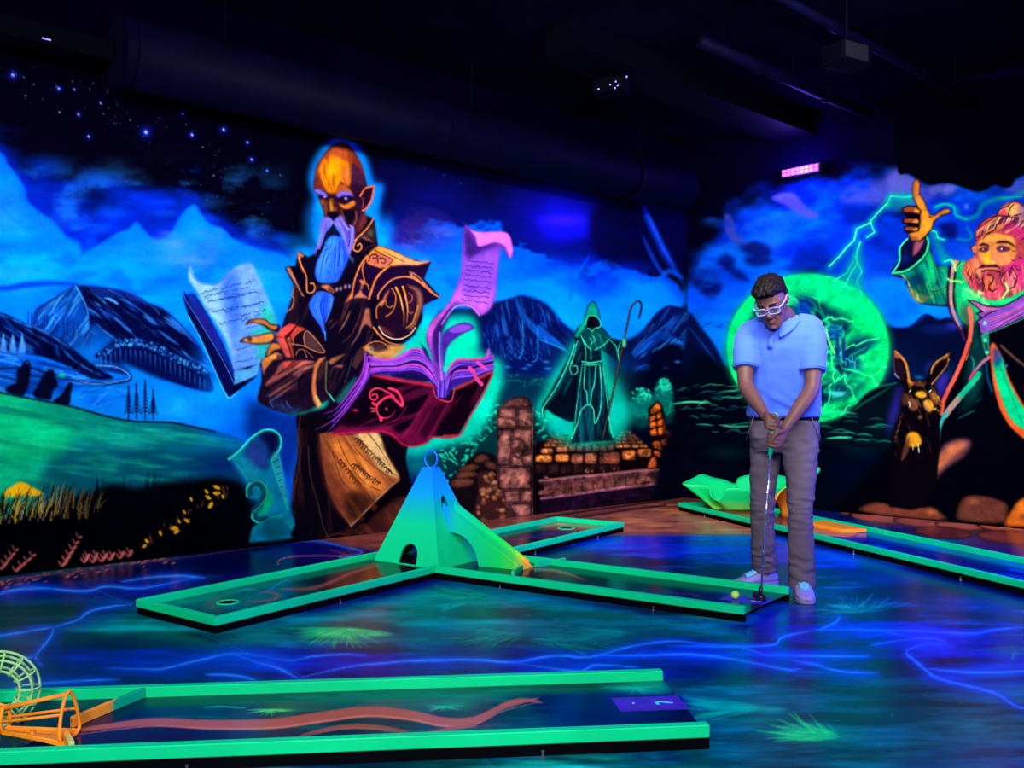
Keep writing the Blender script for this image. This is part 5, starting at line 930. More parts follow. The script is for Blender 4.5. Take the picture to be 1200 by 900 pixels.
    # raised arm sleeve
    F(K, RH(30, 890, 100, 790, 105, 690, 130, 640, 180, 590, 340, 560, 370, 640, 400, 760, 430, 830, 560, 850, 560, 1200, 380, 1185, 280, 1165, 210, 1100, 170, 1010, 160, 950, 60, 930), .3, 1, 0, 11)
    F((0, 120, 100), RH(60, 905, 200, 880, 340, 760, 365, 660, 385, 760, 425, 840, 545, 860, 545, 1150, 380, 1170, 290, 1150, 220, 1090, 180, 1000, 160, 940), .8); F((0, 34, 70), RH(180, 950, 280, 900, 320, 1000, 300, 1060, 220, 1040), 4, .8); F((20, 190, 110), RH(330, 800, 370, 720, 420, 840, 440, 960, 400, 1060, 360, 1000, 340, 900), 3, .85); F((0, 60, 90), RH(430, 880, 480, 870, 470, 1020, 430, 1040), 3, .7); F((226, 160, 50), RH(175, 1000, 230, 1060, 320, 1090, 400, 1100, 330, 1150, 270, 1155, 210, 1090), 2.5, .9); F((40, 150, 70), RH(260, 1000, 360, 1040, 540, 1000, 540, 1080, 400, 1100, 280, 1070), 4, .7); F((0, 150, 110), RH(440, 860, 540, 870, 540, 980, 470, 960), 3, .7)
    L((10, 40, 50), 1.4, RH(430, 830, 450, 900, 430, 1000), .8, .6); L((10, 60, 60), 1.2, RH(300, 890, 330, 980, 380, 1060), .8, .6); L((10, 50, 60), 1.2, RH(545, 1010, 460, 1050, 400, 1060), .7, .6); L((160, 220, 120), 1.2, RH(340, 980, 360, 1030, 420, 1050), .6, .7); L((220, 200, 110), 1.6, RH(130, 920, 170, 960, 190, 1010), .8, .7)
    c.streak((0, 50, 70), RH(160, 950, 340, 780, 430, 860, 545, 880, 545, 1150, 300, 1150, 200, 1050), 1.2, 40, 6, 225, .6, .55, 6); c.streak((60, 220, 130), RH(160, 950, 340, 780, 430, 860, 545, 880, 545, 1150, 300, 1150, 200, 1050), 1.15, 40, 5, 226, .45, .6, 7)
    F((6, 10, 50), RH(50, 890, 110, 800, 120, 690, 180, 600, 345, 570, 350, 650, 300, 750, 200, 850, 100, 890), .5); F((10, 30, 110), RH(120, 760, 150, 720, 190, 760, 150, 820), 4, .8); L((40, 200, 130), 2.6, RH(345, 570, 360, 640, 330, 740, 240, 830, 160, 880, 50, 900), .95, .6); L((60, 220, 160), 2, RH(45, 895, 105, 800, 108, 690, 135, 640, 175, 600), .95, .5)
    # hand
    F((60, 20, 40), RH(215, 770, 220, 620, 340, 560, 330, 640, 280, 720), .5, 1, 0, 11); F((170, 84, 110), RH(225, 740, 245, 630, 320, 600, 290, 680, 250, 730), 1.4, .85)
    F(K, RH(220, 120, 240, 75, 270, 75, 288, 110, 285, 200, 330, 270, 355, 340, 380, 385, 420, 385, 480, 335, 540, 330, 560, 360, 540, 380, 470, 400, 410, 450, 395, 510, 340, 580, 290, 625, 210, 620, 175, 550, 145, 530, 145, 490, 180, 485, 130, 460, 125, 420, 180, 415, 130, 370, 130, 330, 180, 305, 240, 310, 255, 300, 220, 230), .3, 1, 0, 11)
    F((214, 120, 40), RH(228, 120, 244, 82, 268, 82, 280, 112, 278, 206, 322, 275, 348, 345, 376, 394, 420, 394, 490, 342, 538, 337, 552, 358, 535, 372, 470, 390, 402, 446, 386, 506, 330, 572, 285, 615, 215, 612, 185, 555, 280, 530, 290, 470, 290, 380, 300, 350, 260, 300, 228, 225), .5, 1, 0)
    F((240, 150, 40), RH(300, 440, 380, 420, 380, 500, 320, 560, 270, 560, 290, 500), 2.5, .8); F((190, 84, 30), RH(228, 120, 250, 90, 262, 200, 240, 210), 2.5, .7); F((120, 50, 60), RH(190, 560, 240, 580, 280, 610, 215, 608), 2, .6); F((150, 70, 60), RH(410, 400, 470, 360, 520, 350, 450, 395), 1.4, .5); F((230, 140, 40), RH(290, 240, 340, 340, 330, 390, 290, 360, 270, 280), 2, .6)
    for p in ((135, 330, 190, 310, 250, 320, 295, 355, 285, 380, 230, 370, 180, 370, 140, 365), (132, 425, 190, 418, 260, 420, 285, 445, 270, 465, 210, 460, 150, 460), (148, 495, 200, 488, 265, 498, 278, 515, 260, 532, 200, 530, 155, 525)):
        F((150, 62, 40), RH(*p), .5, 1, 0); q = RH(*p); m = q.mean(0); F((240, 150, 50), q[2:6] * .86 + m * .14, 1, .9, 0); L(K, .9, np.vstack([q, q[:1]]), .9, .4, 0, 0)
    L(K, 1, RH(245, 215, 280, 212), .8, .4); L(K, 1, RH(360, 400, 385, 410, 375, 415), .8, .4); L((90, 40, 30), 1, RH(300, 350, 290, 400, 295, 460), .6, .5)
    # robe body
    F((2, 3, 12), [1112, 316, 1118, 308, 1126, 306, 1136, 320, 1150, 350, 1200, 345, 1290, 330, 1330, 420, 1350, 640, 1080, 640, 1076, 600, 1090, 560, 1102, 520, 1104, 480, 1118, 450, 1134, 410, 1128, 380, 1116, 358], .5, 1, 0, 11)
    F((20, 196, 120), RB(610, 100, 640, 50, 700, 60, 900, 300, 1200, 250, 1240, 340, 1000, 440, 830, 430, 800, 560, 700, 600, 620, 520, 590, 300), 2, .95); F((60, 230, 110), RB(680, 290, 780, 340, 840, 420, 960, 430, 1100, 360, 1020, 420, 840, 440, 720, 400, 670, 350), 3, .8); F((60, 70, 60), RB(640, 440, 720, 430, 800, 560, 740, 640, 640, 560), 6, .8); F((0, 110, 90), RB(600, 120, 640, 60, 660, 200, 620, 400), 4, .5)
    F((0, 54, 56), RB(730, 560, 810, 690, 830, 900, 840, 1100, 700, 1300, 690, 1000, 720, 800), 5, .9)
    L((196, 130, 130), 4, RB(590, 50, 570, 150, 560, 280, 560, 420, 600, 560, 640, 640), .95, .7, 0, 1, 11); L((40, 10, 50), 3, RB(545, 100, 530, 280, 535, 420, 570, 540, 640, 660, 690, 760), .9, 1); F((220, 140, 90), RB(580, 40, 640, 45, 610, 120, 590, 90), .6, .9, 0); L(K, 1.2, RB(640, 50, 600, 120, 590, 280), .8, .5); L((90, 20, 90), 2, RB(640, 620, 680, 730), .7, .8)
    # beard and head
    F((170, 60, 70), RH(750, 770, 760, 720, 735, 680, 745, 655, 775, 650, 770, 560, 800, 490, 870, 420, 960, 380, 1010, 310, 1080, 272, 1160, 275, 1200, 310, 1280, 330, 1330, 440, 1360, 600, 1340, 800, 1300, 950, 1200, 1040, 1120, 1090, 1000, 1130, 900, 1130, 780, 1070, 690, 960, 660, 880, 690, 800), .4, 1, 1, 11)
    F((232, 110, 70), RH(670, 880, 720, 790, 800, 780, 830, 880, 800, 1000, 850, 1060, 900, 1100, 800, 1080, 700, 960), 3, .9); F((224, 60, 90), RH(720, 960, 800, 950, 860, 1020, 960, 1040, 1040, 1000, 1000, 1100, 900, 1130, 800, 1070), 4, .8); F((236, 110, 60), RH(850, 960, 900, 930, 930, 1000, 900, 1080, 860, 1030), 2.5, .8); F((200, 40, 120), RH(1030, 820, 1200, 760, 1300, 800, 1280, 940, 1160, 1040, 1080, 980), 5, .85)
    # hair
    F((228, 130, 70), RH(780, 580, 810, 490, 900, 420, 1000, 400, 1080, 420, 1020, 500, 900, 540, 830, 620), 2, .9); F((200, 40, 110), RH(1000, 470, 1100, 430, 1200, 470, 1300, 560, 1200, 620, 1080, 540), 4, .85); F((200, 60, 70), RH(790, 520, 870, 460, 850, 560, 800, 610), 2.5, .7); F((226, 150, 90), RH(980, 370, 1040, 310, 1120, 285, 1190, 330, 1170, 400, 1060, 400), 1.6, .9); F((210, 50, 90), RH(980, 380, 1030, 330, 1050, 390), 1.6, .8); F((150, 120, 140), RH(1050, 430, 1140, 420, 1200, 480, 1100, 470), 2.5, .6); F((120, 90, 150), RH(1140, 330, 1200, 310, 1240, 400, 1160, 420), 2.5, .6)
    for k in range(40):
        u = k / 40; x = 800 + u * 420; y = 560 - math.sin(u * 2.4 + .2) * 150
        L(rnd.choice([(40, 6, 40), (40, 6, 40), (240, 170, 130), (120, 100, 130)]), rnd.uniform(.7, 1.5), RH(x, y + 60, x + 20 + u * 20, y + 10, x + 70 - u * 60, y - 30), .8, .4, 2)
    for p in ((960, 385, 990, 340, 1060, 310, 1090, 275, 1150, 275, 1195, 310), (1060, 395, 1080, 330, 1110, 295), (1110, 395, 1180, 380), (950, 395, 1050, 400, 1150, 420), (780, 620, 775, 560, 810, 480, 880, 420, 960, 400), (830, 620, 870, 560, 940, 520, 960, 470), (890, 540, 905, 580, 895, 610)): L(K, 1.2, RH(*p), .9, .5)
    c.streak((70, 8, 44), RH(690, 800, 760, 760, 1000, 900, 1300, 780, 1330, 950, 1120, 1090, 900, 1130, 700, 960), 1.35, 24, 4, 221, .6, .55, 7); c.streak((255, 170, 130), RH(690, 800, 760, 760, 1000, 900, 1300, 780, 1330, 950, 1120, 1090, 900, 1130, 700, 960), 1.4, 24, 3, 222, .5, .6, 8); c.streak((90, 10, 50), RH(780, 580, 810, 480, 960, 390, 1200, 420, 1320, 560, 1200, 620, 1000, 540, 830, 640), -.6, 26, 4, 223, .6, .55, 7); c.streak((255, 190, 150), RH(780, 580, 810, 480, 960, 390, 1200, 420, 1320, 560, 1200, 620, 1000, 540, 830, 640), -.6, 26, 3, 224, .5, .6, 8)
    # ear, face
    F((206, 110, 80), RH(738, 670, 770, 655, 790, 690, 780, 735, 750, 720), .5, 1, 0); L(K, 1, RH(775, 740, 745, 715, 735, 675, 765, 655), .9, .4)
    F((236, 140, 60), RH(800, 640, 850, 590, 920, 550, 1000, 560, 1100, 590, 1130, 680, 1120, 760, 1040, 830, 960, 830, 880, 830, 830, 800, 800, 740), 1.2, .95); F((226, 120, 90), RH(940, 700, 1060, 720, 1120, 740, 1040, 830, 950, 800), 3, .7); F((180, 90, 110), RH(900, 640, 930, 640, 930, 760, 960, 800, 910, 800), 2, .5); F((250, 170, 30), RH(880, 700, 905, 700, 900, 800, 870, 815, 852, 790), 1, .95); F((240, 170, 100), RH(905, 800, 940, 795, 935, 825), .8, .9)
    F((36, 10, 40), RH(800, 650, 840, 632, 890, 650, 895, 680, 860, 660, 815, 665), .5, 1, 0); F((30, 8, 36), RH(945, 640, 985, 615, 1050, 615, 1100, 640, 1150, 690, 1060, 640, 990, 640), .5, 1, 0); F((70, 26, 60), RH(800, 690, 850, 670, 895, 685, 870, 715, 820, 715), 1, .9); F((80, 26, 70), RH(955, 680, 1000, 655, 1080, 680, 1060, 710, 980, 715), 1, .9); G((230, 200, 170), *RH(842, 692)[0], 1.6, None, 1); G((240, 220, 190), *RH(1003, 688)[0], 1.9, None, 1); G((10, 4, 20), *RH(855, 690)[0], 1.5, None, 1); G((10, 4, 20), *RH(1018, 688)[0], 1.6, None, 1)
    F((50, 10, 44), RH(770, 870, 830, 830, 900, 830, 960, 820, 990, 860, 940, 850, 860, 850), .6, .95, 0); L((70, 14, 40), 2, RH(830, 885, 900, 870, 990, 890), .95, .5); L((240, 130, 70), 2.4, RH(800, 870, 880, 860, 960, 860), .8, .6)
    for k in range(54):
        u = rnd.random(); x = 690 + u * 600; y0 = 820 + rnd.uniform(0, 160)
        if 800 < x < 1030: y0 += 90
        L(rnd.choice([(60, 6, 40), (60, 6, 40), (250, 150, 110), (230, 40, 110)]), rnd.uniform(.7, 1.6), RH(x, y0, x + rnd.uniform(-30, 20), y0 + 50, x + rnd.uniform(-20, 40) + (900 - x) * .12, y0 + 100), .75, .45, 2)
    for x, y in ((1080, 780), (1100, 830), (1150, 760), (1090, 700), (1130, 860)): L(K, 1, RH(x, y, x + 40, y + 15), .8, .4, 2)
    L(K, 1.3, RB(1090, 100, 1140, 180, 1120, 260, 1070, 290), .8, .5); L(K, 1.3, RB(880, 160, 930, 180, 920, 230, 890, 270, 910, 310, 960, 290), .8, .5); L(K, 1.2, RB(830, 200, 850, 260, 840, 310), .8, .5)
    for p in ((680, 290, 730, 310, 760, 350, 800, 360, 800, 310, 830, 330), (840, 370, 850, 410, 890, 425), (530, 200, 560, 220, 620, 220, 660, 235), (1040, 240, 1060, 300, 1010, 370), (560, 40, 590, 80, 600, 130)): L((60, 255, 110), 3, RB(*p), .45, 1.6); L((190, 255, 130), 1.3, RB(*p), .95, .5, 0, 0)
    # scarf
    F((130, 66, 160), RB(700, 385, 780, 400, 870, 440, 1000, 445, 1100, 400, 1200, 340, 1400, 240, 1400, 420, 1200, 540, 1000, 630, 840, 690, 815, 680, 805, 600, 780, 580, 830, 545, 780, 505, 840, 490, 760, 430), .3, 1, 0, 11)
    F((190, 100, 150), RB(720, 390, 870, 445, 1000, 450, 900, 490, 830, 490), .8, .9, 0); F((150, 80, 190), RB(840, 560, 1000, 500, 1200, 400, 1350, 330, 1350, 400, 1200, 500, 1000, 600, 850, 660), 3, .8)
    for k in range(16): L(rnd.choice([(210, 110, 190), (80, 30, 110), (190, 80, 140)]), 1, RB(850 + k * 6, 560 + k * 7, 1050, 500 + k * 6, 1250, 380 + k * 7), .6, .5, 2)
    L(K, 1.3, np.vstack([RB(700, 385, 780, 400, 870, 440, 1000, 445, 1100, 400, 1200, 340)]), .95, .5); L(K, 1.2, RB(700, 385, 760, 430, 840, 490, 780, 505, 830, 545, 780, 580, 805, 600, 815, 680, 850, 690, 1000, 630, 1200, 540), .95, .5, 0, 0); L(K, 1, RB(830, 545, 900, 500, 960, 480), .9, .4); L((60, 190, 170), 1.2, RB(830, 695, 1000, 636, 1200, 548), .7, .5)
    # trims of the robe
    L((226, 92, 70), 5, RB(720, 460, 735, 560, 730, 680, 710, 790, 680, 900), .95, .7); L((236, 84, 62), 5.4, RC(720, 0, 690, 90, 640, 220, 590, 330, 530, 440, 490, 540, 470, 630), 1, .6); L(K, 1, RC(735, 10, 700, 110, 650, 240, 600, 350, 545, 450, 500, 550), .7, .5)
    L((0, 70, 70), 7, RC(780, 0, 800, 80, 830, 160, 780, 260), .7, 2); F((0, 44, 48), RC(760, 30, 830, 20, 850, 140, 780, 190), 3, .8); L((60, 150, 150), 2.2, RC(735, 130, 760, 190, 750, 260), .7, .9, 2); L((0, 70, 110), 3, RC(870, 190, 880, 320, 920, 440), .8, 1)
    F((40, 150, 120), RC(820, -60, 890, -90, 895, 20, 900, 110, 870, 125, 850, 90), .5, .9, 0); F((10, 40, 40), RC(845, 10, 880, 10, 885, 80, 862, 90), .8, .8, 0)
    for x, y in ((858, -160 + 1), (875, 100), (860, -10)): G((90, 230, 170), *RC(x, y)[0], 3.6, None, 1); G((190, 255, 210), *RC(x - 5, y - 6)[0], 1.4, None, .9)
    L((190, 110, 130), 5, RC(890, 140, 830, 190, 770, 260, 715, 340), .95, .8, 1); L((230, 60, 110), 4.5, RC(760, 270, 735, 310, 712, 350), .9, .8, 1); L((20, 180, 130), 7, RC(800, 290, 740, 370, 670, 450, 610, 520), .95, .8); L((170, 130, 120), 7, RC(620, 510, 560, 580, 510, 650), .95, .8); L((60, 170, 160), 5.4, RC(510, 640, 475, 710, 460, 790, 462, 890), .95, .8, 1)
    F((0, 50, 50), RC(700, 480, 790, 400, 820, 470, 700, 600, 620, 610), 6, .7); L((0, 110, 100), 1.8, RC(620, 680, 700, 640, 780, 600), .8, .9, 2); L((0, 80, 80), 1.4, RC(780, 540, 830, 490), .7, .8, 2)
    # green stole with orange edge
    F((250, 92, 40), RC(905, 60, 940, 20, 1010, 150, 1060, 300, 1140, 460, 1260, 650, 1420, 800, 1420, 1000, 1260, 900, 1120, 790, 1020, 660, 960, 500, 920, 300), .4, 1, 1, 11); F((0, 196, 130), RC(935, 170, 1010, 150, 1050, 310, 1130, 480, 1250, 660, 1400, 810, 1400, 900, 1240, 800, 1120, 720, 1040, 600, 980, 430, 940, 280), .6); F((20, 60, 120), RC(925, 60, 960, 60, 1010, 160, 960, 230, 930, 180), 3, .85); F((226, 60, 60), RC(905, 60, 925, 60, 925, 180, 910, 200), .8, .8)
    for k in range(14): L((0, 110, 80), 1, RC(990 + k * 14, 220 + k * 36, 1000 + k * 14, 240 + k * 36, 996 + k * 14, 250 + k * 36), .7, .5)
    L((120, 70, 50), 3, RC(1000, 40, 1100, 130, 1200, 210, 1300, 280), .8, 1); G((70, 120, 220), *RC(1045, 215)[0], 2.6, 4, .9)
    # rocks at the hem
    F((120, 60, 70), [1062, 588, 1070, 566, 1084, 548, 1098, 534, 1108, 520, 1126, 514, 1138, 518, 1130, 534, 1110, 548, 1092, 566, 1080, 584, 1070, 592], 3, .95); F((206, 110, 70), [1092, 548, 1108, 526, 1124, 517, 1132, 522, 1112, 540, 1098, 554], 3, .9); L((60, 40, 150), 3, [1078, 562, 1088, 556, 1100, 540], .7, 1.5, 2); G((110, 80, 190), 1070, 580, 10, 12, .5)
    def rock(pts, c0, hi, x, y, rx, ry, id_=14):
        F(tuple(v * .5 for v in c0), pts, .5, 1, 1, id_); P = np.array(pts, float).reshape(-1, 2); m = P.mean(0); F(c0, m + (P - m) * .9, 2.4, .95); G(hi, x, y, rx, ry, .85)
    rock([1006, 598, 1018, 590, 1030, 589, 1042, 592, 1056, 596, 1070, 598, 1080, 595, 1092, 594, 1102, 600, 1110, 609, 1080, 608, 1040, 604], (130, 62, 44), (190, 100, 66), 1092, 600, 10, 6)
    rock([1121, 608, 1122, 594, 1128, 584, 1138, 580, 1152, 581, 1166, 584, 1180, 590, 1182, 600, 1176, 613, 1140, 612], (112, 56, 44), (160, 84, 60), 1140, 588, 12, 7)
    rock([1177, 616, 1182, 602, 1192, 588, 1206, 580, 1226, 578, 1250, 590, 1262, 622, 1200, 618], (220, 104, 30), (250, 130, 40), 1198, 596, 12, 14); G((120, 60, 60), 1200, 606, 7, 6, .7)
    # ---- hare
    F((60, 40, 170), HR(280, 480, 330, 500, 310, 650, 290, 760, 230, 900, 180, 1000, 200, 780, 250, 600), 6, .75); F((60, 36, 150), HR(690, 420, 820, 330, 800, 480, 760, 600, 720, 560), 4, .8); F((50, 50, 180), HR(600, 250, 660, 210, 620, 300, 590, 340), 4, .7); G((0, 110, 150), *HR(510, 380)[0], 9, 4, .7)
    F((8, 3, 10), HR(240, 120, 258, 98, 320, 140, 370, 210, 400, 320, 430, 400, 480, 420, 560, 430, 600, 380, 620, 280, 680, 210, 780, 150, 845, 100, 825, 240, 760, 330, 680, 420, 670, 500, 740, 600, 745, 720, 720, 800, 740, 960, 700, 1500, 600, 1750, 200, 1750, 190, 1200, 250, 920, 300, 800, 330, 740, 318, 620, 350, 540, 370, 490, 300, 420, 250, 330), .3, 1, 0, 12)
    F((30, 12, 24), HR(250, 140, 300, 180, 350, 250, 370, 380, 320, 420, 260, 320), 2, .9); L((214, 130, 40), 2.6, HR(262, 108, 320, 160, 370, 230, 395, 330, 410, 420, 440, 440), .95, .6); F((160, 80, 60), HR(248, 120, 270, 105, 330, 170, 290, 180, 255, 170), 1, .9); L((90, 60, 80), 1.4, HR(245, 160, 250, 250, 265, 340, 310, 400), .8, .7); L((150, 150, 190), 1.2, HR(255, 340, 280, 370, 300, 385), .8, .5); F((200, 110, 40), HR(390, 400, 440, 420, 460, 460, 410, 470), 1.4, .8)
    F((150, 84, 40), HR(640, 290, 680, 215, 770, 165, 840, 110, 820, 180, 740, 200, 670, 280, 650, 350), 1, .95, 0); L((200, 120, 60), 2, HR(825, 190, 800, 260, 730, 350, 680, 410, 650, 450), .95, .6); F((16, 4, 8), HR(650, 350, 690, 260, 800, 200, 810, 240, 740, 330, 680, 400, 640, 420), 1, .95); L((220, 150, 60), 1.4, HR(640, 340, 660, 260, 720, 200, 810, 140), .8, .5)
    F((110, 56, 36), HR(440, 430, 500, 420, 580, 440, 560, 480, 480, 470), 1.6, .8); F((90, 44, 30), HR(330, 600, 360, 550, 420, 560, 420, 640, 350, 680), 2.4, .9); F((180, 100, 40), HR(620, 520, 680, 540, 730, 600, 720, 660, 680, 640, 640, 600), 2, .9); F((120, 64, 40), HR(390, 640, 430, 605, 490, 620, 510, 670, 480, 730, 420, 720), 1.4, .95); F((236, 156, 30), HR(475, 560, 500, 530, 560, 528, 590, 560, 580, 590, 520, 595), .5, 1); F((232, 150, 30), HR(560, 640, 610, 610, 655, 640, 665, 690, 640, 740, 590, 720), 1, 1); F((170, 120, 110), HR(556, 660, 590, 660, 640, 740, 600, 750), 2, .6)
    c.streak((150, 84, 44), HR(330, 600, 380, 500, 480, 430, 600, 430, 740, 600, 740, 740, 600, 780, 400, 760), 1.1, 12, 2.2, 227, .5, .6, 8); c.streak((90, 46, 30), HR(300, 800, 420, 760, 700, 780, 730, 1000, 660, 1200, 260, 1200), 1.3, 16, 2.4, 228, .45, .62, 8)
    for x, y in ((420, 522), (632, 524)): G((4, 2, 4), *HR(x, y)[0], 3.6, None, 1); L((225, 225, 190), 1.3, HR(x - 8, y + 8, x + 6, y - 8), 1, .4)
    L((230, 230, 220), 1.2, HR(405, 640, 418, 660, 412, 690), .9, .4); G((150, 90, 60), *HR(525, 800)[0], 4.4, 4.4, .9)
    for k in range(16):
        x = rnd.uniform(640, 735); y = rnd.uniform(560, 720); L(rnd.choice([(230, 170, 80), (30, 14, 10), (200, 120, 60)]), 1, HR(x, y, x + 24, y + 24), .8, .4, 2)
    for k in range(26):
        x = 330 - k * 3.2; y = 740 + k * 12; L(rnd.choice([(130, 70, 60), (90, 40, 40), (10, 4, 6)]), 1.4, HR(x + 20, y, x - 6 + rnd.uniform(-8, 8), y + 28), .8, .5, 2)
    F((220, 140, 30), [1062, 516, 1064, 508, 1070, 506, 1076, 508, 1080, 516, 1078, 522, 1070, 524, 1064, 522], .8); F((110, 60, 40), [1056, 540, 1060, 520, 1066, 512, 1064, 530], 1.6, .8); L((240, 220, 180), 1.1, [1076, 520, 1077, 530], .9, .4); L((230, 200, 150), 1, [1070, 522, 1070, 527], .9, .4)
paint_right(WALLC)

def grain(c):
    """sponge and brush texture of the wall paint"""
    a = c.noise(9, 7, 3, 71); b = c.noise(3.2, 3, 2, 72); d = c.noise(40, 22, 4, 73)
    st = (c.ID >= 7) & (c.ID <= 9)
    k = np.where(st, (a - .5) * 1.3 + (b - .5) * .7, np.where(c.ID > 0, (a - .5) * .3 + (b - .5) * .16, (d - .5) * .4 + (b - .5) * .08))
    c.C *= (1 + np.clip(k, -.75, .75))[..., None]
grain(WALLC)
WALLC.C[..., 1] *= 1.1
WALLC.C *= np.where(WALLC.ID == 5, .72, np.where(WALLC.ID == 3, .9, 1.0))[..., None]
WALLC.C[:] = 255 * (np.clip(WALLC.C, 0, 255) / 255) ** 1.1

# ------------------------------------------------------------------ the room: walls, floor, ceiling
CORN = Vector((1.844, 9.59, 0)); LEFT0 = Vector((-3.058, 5.30, 0)); RIGHT0 = Vector((4.18, 7.25, 0))
UL = (LEFT0 - CORN).normalized(); UR = (RIGHT0 - CORN).normalized()
NL = Vector((-UL.y, UL.x, 0)); NL = NL if NL.y < 0 else -NL          # wall normals, into the room
NR = Vector((-UR.y, UR.x, 0)); NR = NR if NR.y < 0 else -NR
WH = 3.8
M_MURAL = paint_material('mural_paint', 0.85, 0.0)
M_PAINT2 = paint_material('mural_figure_paint', 0.85, 0.0)
def s_of_px(U, x):
    """distance along a wall from the corner whose plan ray passes photo column x"""
    k = (x - 600) / FPX
    return (k * CORN.y - CORN.x) / (U.x - k * U.y)
def wall(name, U, N, xs, s_end, figs, label_ids):
    ss = np.array([s_of_px(U, x) for x in xs]); ss = np.append(ss, s_end)
    ss.sort(); ss[0] = 0.0
    zs = np.concatenate([np.linspace(0, 3.1, 400), np.linspace(3.1, WH, 50)[1:]])
    def grid(ss, zs, off):
        S, Zz = np.meshgrid(ss, zs)
        return np.stack([CORN.x + U.x * S + N.x * off, CORN.y + U.y * S + N.y * off, Zz], -1).reshape(-1, 3)
    w = painted_grid(name, grid(ss, zs, 0.0), len(ss), len(zs), WALLC, M_MURAL)
    tag(w, kind='structure')
    idc = WALLC.ID
    for fid, fname, flabel in label_ids:
        jj, ii = np.nonzero(idc == fid)
        if len(ii) == 0: continue
        st = {11: 0.95, 13: 1.15}.get(fid, 0.8)
        x0, x1 = ii.min() / WALLC.S + WALLC.x0 - 1, ii.max() / WALLC.S + WALLC.x0 + 2
        y0, y1 = jj.min() / WALLC.S + WALLC.y0 - 1, jj.max() / WALLC.S + WALLC.y0 + 2
        fs = np.array(sorted(s_of_px(U, x) for x in np.arange(x0, min(x1, 1262), st)))
        Ys = [CORN.y + U.y * s for s in (fs[0], fs[-1])]; Yn = min(Ys)
        za = CAMH + (HZ - y1) / FPX * (max(Ys) if y1 > HZ else Yn); zb = CAMH + (HZ - y0) / FPX * (max(Ys) if y0 < HZ else Yn)
        fz = np.arange(max(0.004, za), min(WH - 0.01, zb), st * Yn / FPX)
        def keep(ctr, q, px, py):
            cx, cy = to_px(ctr)
            i = np.clip(((cx - WALLC.x0) * WALLC.S).astype(int), 0, WALLC.w - 1); j = np.clip(((cy - WALLC.y0) * WALLC.S).astype(int), 0, WALLC.h - 1)
            return idc[j, i] == fid
        o = painted_grid(fname, grid(fs, fz, 0.003), len(fs), len(fz), WALLC, M_PAINT2, w, keep)
        tag(o, flabel)
    return w
wall_left = wall('wall_left', UL, NL, np.concatenate([np.arange(-185, -12, 3), np.arange(-12, 799, 1.15)]), 9.6, None, (
    (1, 'painted_wizard', 'painted bald wizard with pointed ear, blue beard and copper-trimmed black armour'),
    (2, 'painted_book', 'painted open red book with violet pages'),
    (3, 'painted_pages', 'painted pale blue handwritten pages'),
    (4, 'painted_flying_scroll', 'painted violet scroll curling out of the open book'),
    (5, 'painted_small_scroll', 'painted teal curled scroll beside the dark robe'),
    (6, 'painted_hooded_figure', 'painted green hooded figure holding a crook staff'),
    (7, 'painted_pillar', 'painted brown stone pillar'),
    (8, 'painted_steps', 'painted brown stone platform and ledges'),
    (9, 'painted_boulders', 'painted orange brick stack and boulders')))
wall_right = wall('wall_right', UR, NR, np.concatenate([np.arange(801, 1225, 1.25), np.arange(1226, 1388, 3)]), 7.0, None, (
    (11, 'painted_old_man', 'painted red-bearded old man in a green robe raising his hand'),
    (12, 'painted_hare', 'painted brown hare with tall ears'),
    (13, 'painted_portal', 'painted round green glowing portal'),
    (14, 'painted_rocks', 'painted orange and brown rocks along the floor')))

